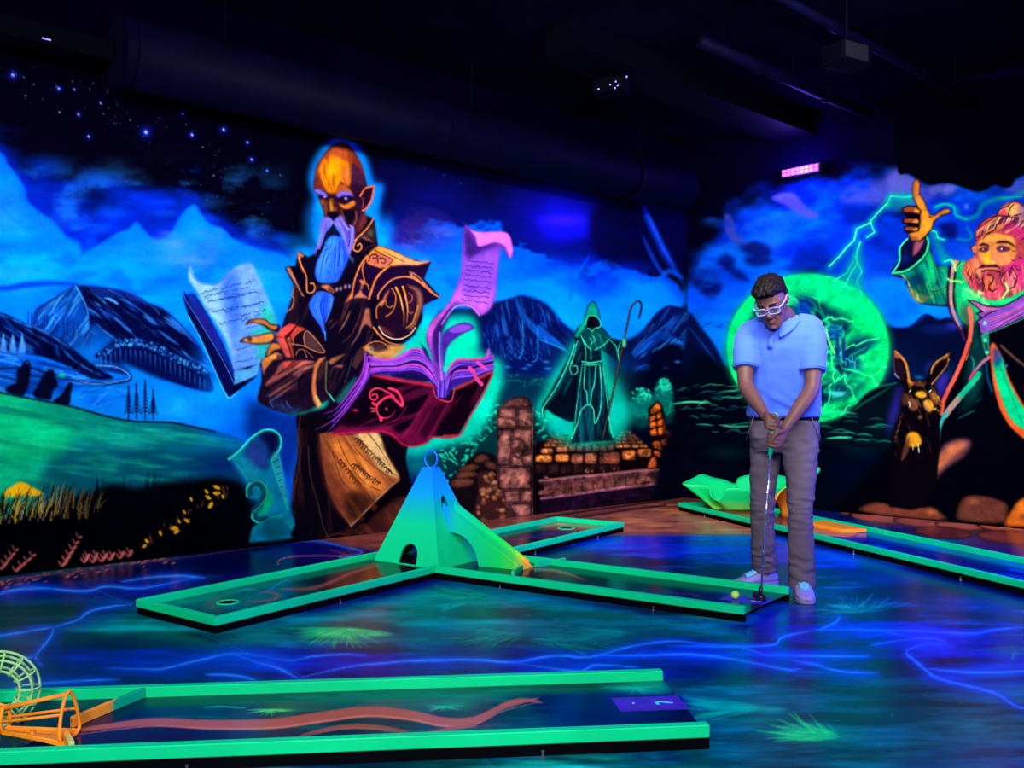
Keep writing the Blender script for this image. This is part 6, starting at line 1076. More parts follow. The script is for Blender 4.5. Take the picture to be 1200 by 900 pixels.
# ---- floor paint
FLOORC = Canvas(-330, 570, 1530, 906, 1.3, (0, 40, 90))
def paint_floor(c):
    F, L, G = c.F, c.L, c.G
    rnd = random.Random(21)
    YY = c.Y[:, None]; XX = c.X[None, :]
    a = c.noise(230, 26, 5, 51); b = c.noise(120, 9, 5, 52); d = c.noise(60, 5, 4, 53)
    teal = np.array([0, 104, 116], np.float32); deep = np.array([0, 18, 92], np.float32); dark = np.array([0, 16, 40], np.float32)
    k = np.clip((a - .42) * 4, 0, 1)[..., None]
    C_ = deep + (teal - deep) * k
    C_ = C_ + (np.array([10, 172, 156], np.float32) - C_) * (np.clip((b - .55) * 5, 0, 1) * np.clip((a - .38) * 4, 0, 1))[..., None] * .7
    C_ = C_ + (dark - C_) * np.clip((.45 - d) * 4, 0, 1)[..., None] * .5
    c.C[:] = C_
    # deep blue waters
    F((0, 8, 70), [-60, 690, 150, 670, 300, 652, 420, 640, 520, 660, 400, 690, 200, 700, 60, 702, -60, 708], 6, .95); F((0, 6, 56), [0, 700, 0, 682, 150, 664, 260, 650, 340, 638, 400, 640, 340, 660, 200, 680], 5, .9)
    F((0, 30, 190), [640, 626, 900, 624, 960, 640, 1010, 660, 960, 672, 880, 660, 760, 655, 690, 646], 8, .9); F((0, 10, 66), [600, 640, 700, 648, 860, 668, 880, 690, 700, 680, 600, 660], 6, .85)
    F((0, 26, 160), [960, 618, 1040, 630, 1200, 660, 1300, 700, 1200, 690, 1040, 660, 940, 640], 6, .8); F((0, 16, 130), [900, 716, 1000, 724, 1200, 730, 1400, 730, 1400, 790, 1200, 786, 1000, 776, 900, 750], 10, .9)
    F((0, 14, 122), [-200, 758, 60, 756, 240, 752, 420, 762, 600, 772, 800, 760, 900, 750, 900, 790, 600, 800, 200, 800, -200, 800], 8, .9); F((0, 82, 104), [840, 796, 1000, 792, 1200, 800, 1400, 810, 1400, 906, 840, 906], 14, .85); F((0, 24, 90), [1080, 880, 1200, 868, 1400, 870, 1400, 906, 1080, 906], 10, .8)
    F((0, 96, 104), [-60, 706, 60, 700, 150, 704, 230, 728, 330, 740, 210, 752, 60, 752, -60, 760], 8, .8); G((0, 150, 130), 130, 738, 110, 12, .7); G((0, 120, 120), 60, 712, 90, 9, .5)
    F((0, 108, 104), [260, 746, 380, 722, 520, 690, 640, 706, 760, 728, 860, 738, 800, 752, 640, 756, 420, 756, 300, 756], 8, .8); G((0, 150, 126), 560, 725, 90, 12, .7); G((0, 110, 110), 720, 736, 80, 10, .6); G((0, 20, 60), 480, 740, 60, 9, .6)
    F((0, 64, 110), [880, 670, 960, 668, 1080, 690, 1200, 716, 1200, 740, 1000, 716, 900, 706], 8, .8)
    F((0, 70, 82), [830, 800, 960, 830, 1100, 800, 1200, 830, 1200, 900, 830, 906], 10, .5); G((0, 130, 120), 900, 845, 110, 12, .6); G((0, 120, 130), 1140, 850, 110, 16, .5)
    for k in range(130):
        x = rnd.uniform(-100, 1300); y = rnd.uniform(676, 890); w = rnd.uniform(20, 90) * (y - 560) / 260
        blue = 755 < y < 795 or (y < 790 and x > 880 and y > 715)
        cc = rnd.choice([(0, 60, 190), (0, 30, 130), (0, 10, 70)]) if blue else rnd.choice([(0, 130, 125), (0, 60, 80), (0, 110, 120), (0, 26, 60), (0, 90, 110)])
        L(cc, rnd.uniform(2, 7), [x - w, y + rnd.uniform(-3, 3), x, y + rnd.uniform(-4, 4), x + w, y + rnd.uniform(-3, 3)], rnd.uniform(.12, .3), 3, 2)
    for k in range(90):
        x = rnd.uniform(690, 1010); y = rnd.uniform(628, 700); w = rnd.uniform(10, 40)
        L(rnd.choice([(0, 100, 230), (0, 60, 220), (0, 10, 90), (0, 40, 170)]), rnd.uniform(1, 3), [x - w, y, x, y + rnd.uniform(-2, 2), x + w, y + rnd.uniform(-1, 1)], rnd.uniform(.25, .6), 1, 2)
    for k in range(40):
        x = rnd.uniform(930, 1200); y = 655 + (x - 930) * .2 + rnd.uniform(10, 60); w = rnd.uniform(14, 50)
        L(rnd.choice([(0, 130, 180), (0, 90, 170), (0, 60, 130)]), rnd.uniform(1.4, 3.4), [x - w, y, x, y + rnd.uniform(-4, 2), x + w, y + rnd.uniform(-2, 5)], rnd.uniform(.3, .6), 1.2, 2)
    # sand and rock along the walls
    F((138, 68, 52), [350, 634, 420, 622, 520, 606, 620, 598, 700, 592, 800, 578, 860, 580, 900, 600, 905, 624, 840, 627, 760, 626.5, 700, 628, 640, 636, 560, 640, 480, 648, 420, 642], 2, .97)
    F((196, 106, 74), [700, 618, 760, 600, 830, 596, 880, 612, 890, 622, 800, 624, 740, 625], 5, .8)
    for k in range(80):
        x = rnd.uniform(600, 890); y = rnd.uniform(590, 625) + (0 if x > 740 else 6); w = rnd.uniform(8, 36)
        L(rnd.choice([(226, 128, 88), (84, 34, 32), (190, 104, 74), (240, 150, 70), (130, 64, 50)]), rnd.uniform(.8, 2.2), [x - w, y + rnd.uniform(-1, 1), x, y + rnd.uniform(-1, 1), x + w, y], rnd.uniform(.35, .75), .7, 2)
    L((250, 150, 60), 2.4, [776, 602, 790, 601, 806, 602], .9, .8, 2); L((240, 140, 60), 2, [716, 605, 730, 606, 744, 607], .8, .8, 2)
    for q in ((640, 606, 700, 597, 760, 589, 800, 582), (652, 611, 720, 600, 780, 592)): L((60, 24, 26), 2, q, .9, .7); L((170, 90, 80), 1.1, [v + (2 if i % 2 else 0) for i, v in enumerate(q)], .7, .6)
    for k in range(26):
        x = rnd.uniform(390, 560); y = np.interp(x, [360, 460, 560], [634, 624, 612]) + rnd.uniform(0, 18); w = rnd.uniform(10, 36)
        L(rnd.choice([(150, 66, 56), (90, 30, 40), (180, 80, 70)]), rnd.uniform(.8, 1.8), [x - w, y + w * .1, x, y, x + w, y - w * .1], rnd.uniform(.4, .7), .7, 2)
    F((0, 10, 110), [300, 650, 340, 636, 380, 634, 410, 642, 422, 648, 400, 654, 350, 656], 2, .8); L((30, 110, 230), 2.4, [330, 636, 370, 634, 405, 641, 423, 646, 420, 650, 398, 653], .9, 1); L((190, 100, 90), 1.2, [326, 662, 328, 656, 345, 652, 380, 651, 405, 652], .9, .6); L((170, 84, 80), 1.1, [386, 644, 400, 648, 410, 652], .8, .6); L((90, 40, 120), 2, [420, 640, 432, 644, 450, 646], .8, .9)
    L((150, 66, 66), 1, [90, 664, 200, 655, 300, 641, 355, 632], .6, .6)
    for k in range(70):
        x = rnd.uniform(-20, 200); y = np.interp(x, [0, 100, 200], [684, 668, 657]) + rnd.uniform(-3, 7) - (2 if x > 120 else 0)
        if x > 130 and k % 2: continue
        L((214, 100, 90), 1.8, [x, y, x + rnd.uniform(3, 8), y - rnd.uniform(.5, 3)], .85, .5, 2)
    L((150, 60, 90), 1.6, [0, 680, 60, 673, 130, 663, 200, 656], .7, .8)
    for (x, y, rx, ry, cc) in ((995, 601, 12, 3, (150, 66, 40)), (1030, 606, 36, 7, (150, 74, 56)), (1080, 612, 34, 6, (146, 70, 56)), (1125, 616, 30, 5, (176, 86, 60)), (1105, 624, 36, 7, (90, 34, 34)), (1180, 617, 36, 7, (196, 96, 60)), (1190, 630, 48, 8, (110, 42, 36)), (1260, 640, 40, 9, (130, 60, 44)), (1320, 660, 46, 10, (110, 50, 44))):
        pts = [v for q in range(14) for v in (x + rx * math.cos(q * math.pi / 7), y + (ry * math.sin(q * math.pi / 7)) + (x and rx * math.cos(q * math.pi / 7) * .08))]
        F((24, 6, 14), pts, .6, .9); P = np.array(pts).reshape(-1, 2); m = P.mean(0); F(tuple(min(255, v * 1.3) for v in cc), m + (P - m) * .9, .8, .95); F(tuple(min(255, v * 1.5) for v in cc), m + (P - m) * .6 - [0, .8], 2, .6)
    lum = c.noise(170, 15, 5, 63, .55); lum2 = c.noise(70, 7, 4, 64, .55)
    far = np.clip((YY - 640) / 60, 0, 1)
    c.C *= (1 + far * (np.clip((lum - .5) * 4.4, -.75, .8) * .5 + np.clip((lum2 - .5) * 3, -.5, .6) * .12))[..., None]
    # luminous filaments
    def fil(pts, w=1.7, cc=(60, 165, 255), g=(0, 66, 225)):
        P = spline(np.array(pts, float).reshape(-1, 2), 5); P[:, 1] += np.cumsum(np.array([rnd.uniform(-.5, .5) for _ in P])) * .5; P = P.ravel()
        L(g, w * 16, P + np.array([4, 3] * (len(P) // 2)), .28, 7, 2, 0); L(g, w * 6, P, .42, 2.6, 2, 0); L((10, 110, 245), w * 2.6, P, .5, 1.2, 2, 0); L(cc, w, P, .85, .6, 2, 0)
    for p in ([-30, 704, 0, 696, 40, 688, 80, 691, 104, 692, 125, 687, 160, 689, 190, 685, 230, 676], [0, 694, 30, 690, 60, 690], [140, 682, 180, 676, 215, 674, 240, 676], [-20, 748, 20, 742, 50, 737, 62, 735], [62, 735, 60, 746, 44, 766, 42, 772, 50, 782], [62, 735, 90, 726, 104, 716, 130, 710, 156, 707],
              [18, 774, 40, 769], [122, 783, 160, 784, 186, 784, 214, 778, 240, 772, 272, 765, 300, 768, 340, 774, 368, 769, 400, 767, 430, 768], [272, 765, 300, 776, 325, 782, 350, 795], [240, 790, 280, 792, 300, 797], [350, 795, 400, 783, 450, 777, 500, 774, 560, 773, 600, 776, 650, 768, 690, 770, 740, 757, 790, 751, 830, 755, 870, 757],
              [600, 776, 640, 782, 680, 786, 700, 779, 750, 782], [700, 768, 760, 768, 810, 768, 850, 772], [780, 757, 850, 758, 905, 756, 915, 748, 935, 742, 960, 738], [860, 756, 900, 768, 950, 778, 985, 787, 1030, 789], [760, 768, 820, 767, 880, 776, 920, 784, 940, 783], [960, 738, 1020, 738, 1070, 748, 1100, 755, 1110, 752], [1000, 739, 1060, 739, 1110, 741, 1140, 742, 1170, 737, 1200, 735], [1106, 753, 1080, 756, 1062, 764, 1074, 776, 1086, 787, 1100, 796, 1140, 806, 1170, 815, 1190, 828, 1215, 834],
              [1086, 783, 1130, 788, 1180, 788, 1220, 786], [960, 738, 978, 730, 985, 722], [880, 768, 960, 769, 1020, 770], [1020, 756, 1080, 748, 1110, 752], [0, 810, 60, 800, 140, 796]):
        fil(p)
    G((0, 60, 220), 300, 772, 90, 18, .6); G((0, 40, 200), 90, 770, 60, 20, .6); G((0, 50, 210), 640, 778, 80, 10, .5); G((0, 60, 220), 1060, 748, 120, 12, .5); G((0, 50, 210), 900, 770, 80, 14, .5)
    # grass tufts
    def tuft(x, y, n, s, cc=(30, 215, 120), g=(0, 170, 100), a0=-.3, a1=3.4):
        G(g, x + math.cos((a0 + a1) / 2) * s * .3, y + math.sin((a0 + a1) / 2) * s * .12, s * 1.5, s * .36, .6)
        for k in range(int(n * 1.7)):
            an = rnd.uniform(a0, a1); ox, oy = rnd.uniform(-.3, .3) * s, rnd.uniform(-.07, .07) * s
            r = s * rnd.uniform(.4, 1.25); L(cc if k % 2 else g, 1.7, [x + ox, y + oy, x + ox + math.cos(an) * r * .6, y + oy + math.sin(an) * r * .2, x + ox + math.cos(an) * r * 1.3, y + oy + math.sin(an) * r * .5], rnd.uniform(.4, .85), .6, 2)
    tuft(402, 738, 60, 38, (70, 245, 120), (0, 200, 110), .1, 3.3); tuft(1010, 716, 30, 34, (10, 190, 150), (0, 130, 130), 2.9, 6.3); tuft(970, 864, 56, 50, (30, 240, 130), (0, 180, 110), 2.9, 4.4); tuft(560, 700, 34, 40, (0, 170, 130), (0, 110, 100), 2.2, 3.9); tuft(600, 744, 30, 44, (0, 150, 120), (0, 100, 96), 2.0, 3.8); tuft(640, 750, 26, 60, (0, 140, 110), (0, 96, 96), -.4, .7); tuft(720, 744, 30, 50, (0, 150, 120), (0, 100, 100), 2.4, 3.6); tuft(880, 830, 24, 50, (0, 190, 150), (0, 130, 130), 2.6, 3.6); tuft(1190, 760, 20, 30, (0, 110, 150), (0, 80, 130)); tuft(330, 706, 20, 34, (0, 140, 120), (0, 100, 100), 2.6, 3.6)
    L((0, 170, 150), 11, [800, 816, 830, 824, 870, 829, 920, 832], .6, 4, 2)
    for k in range(220): G((90, 150, 220), rnd.uniform(-20, 1230), rnd.uniform(690, 895), rnd.uniform(.7, 1.3), None, rnd.uniform(.3, .9))
    g1 = c.noise(46, 3.2, 4, 61); g2 = c.noise(14, 2.2, 3, 62)
    c.C *= (1 + (np.clip((g1 - .5) * 2.6, -.5, .5) + np.clip((g2 - .5) * 1.0, -.3, .3)) * .22)[..., None]
    # joints between floor panels
    for p in ([92, 682, 160, 712, 260, 752, 360, 795], [580, 900, 540, 870, 520, 862]): L((60, 120, 180), 1.1, p, .45, .5, 0, 0)
paint_floor(FLOORC)
M_FLOOR = paint_material('floor_paint', 0.24, 0.12, 0.03)
def floor_mesh():
    pys = np.concatenate([np.arange(904, 640, -1.35), np.arange(640, 573, -1.0)])
    Y = np.concatenate([[-3.5, 0.4, 1.4, 2.1], CAMH * FPX / (pys - HZ)])
    kx = (np.concatenate([np.arange(-320, -12, 5), np.arange(-12, 1213, 1.35), np.arange(1213, 1521, 5)]) - 600) / FPX
    K_, Yy = np.meshgrid(kx, Y)
    X = K_ * np.maximum(Yy, 2.4)
    P = np.stack([X, Yy, np.zeros_like(X)], -1).reshape(-1, 3)
    def cf(P, px, py):
        near = P[:, 1] < 2.535
        pxx = np.where(near, 600 + FPX * P[:, 0] / np.maximum(P[:, 1], 2.4), px); pyy = np.where(near, 903.0, py)
        return FLOORC.sample(pxx, pyy)
    def keep(ctr, q, px, py):       # stop at the walls
        dl = (ctr[:, 0] - CORN.x) * NL.x + (ctr[:, 1] - CORN.y) * NL.y; dr = (ctr[:, 0] - CORN.x) * NR.x + (ctr[:, 1] - CORN.y) * NR.y
        return (dl > -0.06) & (dr > -0.06)
    f = painted_grid('floor', P, len(kx), len(Y), FLOORC, M_FLOOR, None, keep, (0, 0, 0), cf)
    return tag(f, kind='structure')
floor = floor_mesh()

# ---- ceiling, ducts and services (all near black, the lamps' blue tinted into the colour)
M_CEIL = material('ceiling_black', (3, 3, 16), 0.95, 0.0, var=0.3, vscale=3)
M_DUCT = material('duct_black_metal', (2, 2, 20), 0.6, 0.02, var=0.2, vscale=5)
M_DARK = material('service_black', (1, 1, 7), 0.7, 0.02)
bm = bmesh.new(); box(bm, (0.8, 3.6, WH + 0.05), (16, 15, 0.1)); ceiling = tag(bm_obj('ceiling', bm, M_CEIL), kind='structure')
def along(px, py, Yd, s):
    """point at a photo pixel and depth, and the point s metres on, parallel to the left wall"""
    p = dp(px, py, Yd); return p, p + (-UL) * s
def duct(name, label, cat, a, b, r, seg=20, rings=(), extra=None, mat=M_DUCT):
    root = empty(name, a); tag(root, label, cat)
    bm = bmesh.new(); tube(bm, [a, b], r, seg); bm_obj('pipe_run', bm, mat, root, True, a)
    for u in rings:
        p = Vector(a).lerp(b, u); d = (Vector(b) - Vector(a)).normalized()
        bm = bmesh.new(); tube(bm, [p - d * 0.03, p + d * 0.03], r + 0.012, seg); bm_obj('joint_band', bm, mat, root, False, a)
    for u in (0.12, 0.5, 0.88):
        p = Vector(a).lerp(b, u); bm = bmesh.new(); tube(bm, [p + Vector((0, 0, r)), Vector((p.x, p.y, WH))], 0.006, 6); bm_obj('hanger_rod', bm, M_DARK, root, False, a)
    return root
pw = CORN + UL * 0.55 + NL * 0.42; a_ = CORN + UL * 5.95 + NL * 0.42
duct('air_duct', 'big round black air duct running along the top of the left wall', 'duct', Vector((a_.x, a_.y, 3.16)), Vector((pw.x, pw.y, 3.16)), 0.21, 28, (0.0, 0.44, 0.85))
# channel left of the duct; glowing dashes stand for its glints
c0 = CORN + UL * 8.6 + NL * 0.34; c1 = CORN + UL * 6.0 + NL * 0.34
ct = empty('cable_tray', c0 + Vector((0, 0, 3.1))); tag(ct, 'black cable tray above the painted stars at the upper left', 'cable tray')
d_ = (c1 - c0).normalized(); ang = math.atan2(d_.y, d_.x); L_ = (c1 - c0).length
bm = bmesh.new(); box(bm, (L_ / 2, 0, 0), (L_, 0.16, 0.012)); o = bm_obj('tray_floor', bm, M_DARK, ct); 
for s in (-1, 1):
    bm = bmesh.new(); box(bm, (L_ / 2, s * 0.08, 0.05), (L_, 0.01, 0.11)); bm_obj('tray_side', bm, M_DARK, ct)
M_GLINT = material('lamp_glint', (150, 140, 220), 0.3, 0.5, emit=(120, 110, 255), estr=0.6)
for k, u in enumerate((0.42, 0.46, 0.5, 0.66, 0.7, 0.735, 0.86)):
    bm = bmesh.new(); box(bm, (L_ * u, -0.09, 0.02), (0.045, 0.008, 0.008)); bm_obj('glint_dash', bm, M_GLINT, ct)
for u in (0.25, 0.75):
    bm = bmesh.new(); tube(bm, [(L_ * u, 0, 0.01), (L_ * u, 0, WH - 3.1)], 0.006, 6); bm_obj('hanger_rod', bm, M_DARK, ct)
ct.rotation_euler = (0, 0, ang)
# services over the right half: two conduits, a deep beam, a hanging box, a sensor
for nm, lab, cat, px, py, Yd, s, r in (
        ('conduit_pipe', 'thin black conduit pipe crossing the ceiling at the upper right', 'pipe', 880, -22, 5.2, 3.2, 0.03),
        ('sprinkler_pipe', 'black sprinkler pipe hung below the ceiling over the corner lamp', 'pipe', 820, 48, 6.2, 2.4, 0.045)):
    a, b = along(px, py, Yd, s); duct(nm, lab, cat, a, b, r, 12, (0.3, 0.7))
a, b = along(640, 62, 6.6, 3.4)
bd = (b - a).normalized(); bn = Vector((bd.y, -bd.x, 0))
beam = empty('ceiling_beam', a); tag(beam, 'deep black ceiling beam in front of the lit corner ceiling', 'beam')
bm = bmesh.new(); q = [Vector((0, 0, 0)), bd * 3.4, bd * 3.4 + bn * 0.28, bn * 0.28]; prism(bm, [(p.x, p.y) for p in q], -0.02, WH - a.z); bm_obj('beam_web', bm, M_DARK, beam)
bm = bmesh.new(); q = [-bn * 0.05, bd * 3.4 - bn * 0.05, bd * 3.4 + bn * 0.33, bn * 0.33]; prism(bm, [(p.x, p.y) for p in q], -0.05, -0.02); bm_obj('beam_flange', bm, M_DARK, beam)
p = dp(992, 66, 5.6); sp = empty('ceiling_speaker', p); tag(sp, 'black box speaker hung under the ceiling at the upper right', 'speaker')
bm = bmesh.new(); box(bm, (0, 0, 0), (0.26, 0.18, 0.13), 0.5); bevel(bm, 0.012, 2); bm_obj('speaker_box', bm, M_DARK, sp)
bm = bmesh.new(); tube(bm, [(0, 0, 0.06), (0, 0, WH - p.z)], 0.012, 8); bm_obj('hanger_rod', bm, M_DARK, sp)
bm = bmesh.new(); box(bm, (0.03, -0.085, 0), (0.2, 0.012, 0.1), 0.5); bm_obj('grille', bm, M_HOUSE, sp)
p = dp(716, 102, 6.9); dv = empty('star_projector', p); tag(dv, 'small black ceiling projector with tiny lenses above the room corner', 'projector')
bm = bmesh.new(); box(bm, (0, 0, 0.0), (0.26, 0.16, 0.12), -0.4); bevel(bm, 0.01, 1); bm_obj('projector_body', bm, M_DARK, dv)
bm = bmesh.new(); tube(bm, [(0, 0, 0.05), (0, 0, WH - p.z)], 0.014, 8); bm_obj('bracket', bm, M_DARK, dv)
rr = random.Random(2)
for k in range(7):
    bm = bmesh.new(); bmesh.ops.create_icosphere(bm, subdivisions=1, radius=0.008, matrix=Matrix.Translation((rr.uniform(-0.12, 0.12), -0.1, rr.uniform(-0.06, 0.05)))); bm_obj('lens', bm, M_GLINT, dv)

# ---- lit bar on the right wall
p0 = CORN + UR * s_of_px(UR, 943)
led = empty('led_wall_bar', (p0.x + NR.x * 0.07, p0.y + NR.y * 0.07, 3.26)); tag(led, 'short glowing magenta LED bar high on the right wall', 'light')
led.rotation_euler = (0, 0, math.atan2(UR.y, UR.x))
sg = 1 if (Matrix.Rotation(led.rotation_euler.z, 3, 'Z') @ Vector((0, 1, 0))).dot(NR) > 0 else -1
bm = bmesh.new(); box(bm, (0, 0, 0), (0.40, 0.05, 0.09)); bevel(bm, 0.005, 1); bm_obj('housing', bm, M_HOUSE, led)
bm = bmesh.new(); box(bm, (0, -sg * 0.045, 0), (0.06, 0.06, 0.05)); bm_obj('wall_bracket', bm, M_HOUSE, led)
for k in range(8):
    for r_ in (-1, 1):
        bm = bmesh.new(); box(bm, (-0.165 + k * 0.047, sg * 0.028, r_ * 0.017), (0.04, 0.012, 0.028)); bevel(bm, 0.004, 1); bm_obj('led_lens', bm, M_LED, led)
L_ = lamp('led_glow', led, (0.36, 0.07), 26, (0.16, 0.10, 1.0)); L_.location = (0, sg * 0.05, 0); L_.rotation_euler = (math.pi / 2 * sg, 0, 0)
ld = bpy.data.lights.new('led_halo_fill', 'POINT'); ld.energy = 230.0 * LAMP_GAIN; ld.color = (0.14, 0.06, 1.0); ld.shadow_soft_size = 0.05  # point light added before the bar for its halo on the wall
lo = bpy.data.objects.new('led_halo_fill', ld); COL.objects.link(lo); lo.parent = led; lo.location = (0, sg * 0.16, 0.02)

# ------------------------------------------------------------------ putting lanes
RZ0, RZ1, BEDZ = 0.036, 0.075, 0.040
M_RAIL = material('rail_fluorescent_green', (0, 208, 134), 0.5, 0.12, var=0.04, vscale=3)
M_SKIRT = material('skirt_black', (3, 4, 8), 0.7, 0.03)
M_FOOT = material('foot_steel', (130, 140, 160), 0.3, 0.6, 0.8)
M_CUP = material('cup_black', (5, 6, 8), 0.7, 0.1)
M_TEE = material('tee_violet', (58, 26, 170), 0.45, 0.3, var=0.12, vscale=20)
M_NUM = material('numeral_turquoise', (70, 220, 220), 0.5, 0.2)
M_BED = paint_material('lane_paint', 0.15, 0.12)
LANEC = Canvas(-330, 570, 1530, 906, 1.3, (0, 10, 40))
def paint_lanes(c):
    F, L, G = c.F, c.L, c.G
    rnd = random.Random(33)
    # front lane
    F((0, 14, 60), [-330, 790, 860, 770, 860, 906, -330, 906], 2)
    F((0, 62, 60), [180, 800, 420, 796, 640, 800, 700, 830, 640, 850, 420, 862, 200, 850], 14, .9); F((0, 120, 96), [330, 826, 420, 812, 500, 806, 600, 812, 560, 826, 440, 834], 9, .7); F((0, 90, 90), [420, 858, 560, 852, 660, 840, 640, 858, 500, 866], 8, .7); F((0, 6, 44), [640, 800, 800, 790, 830, 846, 650, 850], 10, .9); F((20, 6, 50), [100, 846, 200, 842, 300, 856, 200, 870, 80, 872], 8, .8)
    for k in range(60):
        x = rnd.uniform(200, 680); y = rnd.uniform(802, 860); w = rnd.uniform(14, 60); L(rnd.choice([(0, 150, 120), (0, 50, 56), (0, 100, 96)]), rnd.uniform(1.4, 4), [x - w, y, x, y + rnd.uniform(-3, 3), x + w, y], .35, 1.6, 2)
    def river(pts, w, cc, hi):
        L(cc, w, pts, .95, 1.2, 2); L(hi, w * .16, [v + (w * .38 if i % 2 else 0) for i, v in enumerate(pts)], .8, .8, 2)
    river([60, 860, 120, 852, 180, 846, 250, 849, 320, 848, 380, 840, 430, 834, 480, 838, 520, 846, 556, 844, 590, 828, 632, 818], 13, (176, 92, 74), (230, 130, 100)); river([350, 862, 400, 852, 440, 852, 480, 858], 6, (150, 84, 66), (210, 120, 90)); river([500, 858, 540, 852, 560, 850], 4, (150, 84, 66), (200, 110, 80)); river([585, 826, 610, 820, 636, 823], 4, (170, 90, 70), (220, 120, 90))
    def tuft(x, y, n, s, cc=(60, 225, 110)):
        G((0, 150, 90), x + s * .4, y - 2, s * 1.5, s * .4, .6)
        for k in range(n):
            an = rnd.uniform(-.5, math.pi + .3); r = s * rnd.uniform(.5, 1.2); L(cc, 2, [x, y, x + math.cos(an) * r, y + math.sin(an) * r * .3], .85, .5, 1)
    tuft(318, 832, 18, 28); L((30, 190, 140), 2, [236, 829, 262, 828, 290, 830], .8, .6, 2); tuft(742, 806, 16, 36, (20, 190, 140)); F((0, 170, 130), [700, 806, 740, 800, 778, 798, 786, 812, 740, 812], 4, .6); tuft(520, 828, 10, 24, (20, 190, 140))
    # cross lane
    F((0, 12, 40), [150, 700, 250, 730, 740, 616, 660, 600], 1, .9, 0)
    F((0, 88, 84), [170, 706, 240, 724, 330, 704, 380, 692, 330, 680, 240, 690], 8, .95); F((26, 10, 24), [380, 690, 440, 662, 520, 650, 480, 680], 5, .8); F((0, 130, 112), [190, 706, 250, 696, 320, 700, 260, 716], 6, .7)
    L((150, 76, 66), 4.5, [328, 690, 360, 690, 384, 684, 410, 672, 446, 662], .9, 1.2, 2); L((140, 70, 60), 3.4, [288, 705, 312, 704, 326, 699, 318, 694, 300, 694], .9, .9, 2); L((30, 120, 230), 2, [300, 698, 318, 690, 330, 682, 356, 672], .8, .8, 2); L((30, 130, 230), 2, [276, 694, 290, 690, 302, 692], .7, .8, 2); L((20, 110, 220), 2, [262, 712, 280, 712], .7, .8, 2)
    F((10, 10, 50), [560, 640, 640, 618, 700, 622, 620, 646], 3, .8, 0); F((150, 78, 56), [630, 616, 650, 610, 716, 616, 690, 624, 640, 620], 2.5, .9); L((0, 30, 150), 3, [600, 634, 640, 626, 680, 624], .7, 1.4, 2); L((130, 66, 70), 1.6, [590, 634, 620, 630, 650, 632], .6, .9, 2); L((230, 130, 60), 2, [650, 614, 665, 615], .8, .8, 2)
    # start lane
    F((0, 10, 40), [505, 660, 610, 640, 940, 684, 880, 724], 1, 1, 0); F((0, 16, 80), [720, 690, 820, 690, 920, 690, 880, 712, 800, 708], 6, .9); F((0, 40, 50), [640, 660, 720, 664, 760, 676, 680, 672], 5, .6)
    L((150, 80, 64), 4, [618, 667, 640, 668, 664, 672, 688, 681], .9, 1, 2); L((120, 50, 70), 2.4, [770, 694, 800, 696, 830, 700], .5, 1, 2); L((0, 70, 70), 3, [700, 664, 760, 672, 820, 680], .5, 1.6, 2); G((60, 20, 120), 860, 700, 30, 8, .6)
    # right lane
    F((0, 22, 140), [780, 586, 870, 580, 1400, 700, 1400, 780], 1, 1, 0); F((0, 10, 70), [1040, 634, 1120, 646, 1240, 690, 1100, 660], 6, .7)
    F((150, 70, 40), [790, 592, 860, 586, 920, 606, 960, 618, 930, 624], 4, .9)
    for k in range(40):
        u = rnd.random(); x = 960 + u * 300; y = 618 + u * 66 + rnd.uniform(-10, 12); w = rnd.uniform(8, 30); L(rnd.choice([(0, 100, 230), (0, 60, 200), (0, 10, 80), (0, 60, 110)]), rnd.uniform(1, 3), [x - w, y - w * .16, x, y, x + w, y + w * .2], .55, .9, 2)
paint_lanes(LANEC)
def line_x(p, d, q, e):
    k = d.x * e.y - d.y * e.x; r = q - p
    return p + d * ((r.x * e.y - r.y * e.x) / k)
def offset_path(P, w):
    """open path offset to its left by w, mitred"""
    P = [Vector((p[0], p[1])) for p in P]; out = []
    D = [(b - a).normalized() for a, b in zip(P, P[1:])]; Nn = [Vector((-d.y, d.x)) for d in D]
    for i in range(len(P)):
        if i == 0: out.append(P[0] + Nn[0] * w)
        elif i == len(P) - 1: out.append(P[-1] + Nn[-1] * w)
        elif abs(D[i - 1].x * D[i].y - D[i - 1].y * D[i].x) < 1e-4: out.append(P[i] + Nn[i] * w)
        else: out.append(line_x(P[i - 1] + Nn[i - 1] * w, D[i - 1], P[i] + Nn[i] * w, D[i]))
    return out
def rails(path, w, root, org, feet=0.8):
    """rails along a path (outer top edge); inner side lies to the left of the path"""
    inn = offset_path(path, w); so = offset_path(path, 0.006); si = offset_path(path, w - 0.008)
    P = [Vector((p[0], p[1])) for p in path]
    for i in range(len(P) - 1):
        bm = bmesh.new(); prism(bm, [P[i], P[i + 1], inn[i + 1], inn[i]], RZ0, RZ1); bevel(bm, 0.003, 1); bm_obj('rail', bm, M_RAIL, root, False, org)
        bm = bmesh.new(); prism(bm, [so[i], so[i + 1], si[i + 1], si[i]], 0.0, RZ0); bm_obj('skirt', bm, M_SKIRT, root, False, org)
        d = P[i + 1] - P[i]; n = int(d.length / feet); nn = Vector((d.y, -d.x)).normalized()
        for k in range(n):
            p = P[i] + d * ((k + .5) / n) + nn * 0.005
            bm = bmesh.new(); lathe(bm, [(0.009, 0), (0.009, 0.003), (0.0035, 0.004), (0.0035, 0.016), (0.005, 0.0165), (0.005, 0.02)], (p.x, p.y, 0.0), 8); bm_obj('levelling_foot', bm, M_FOOT, root, False, org)
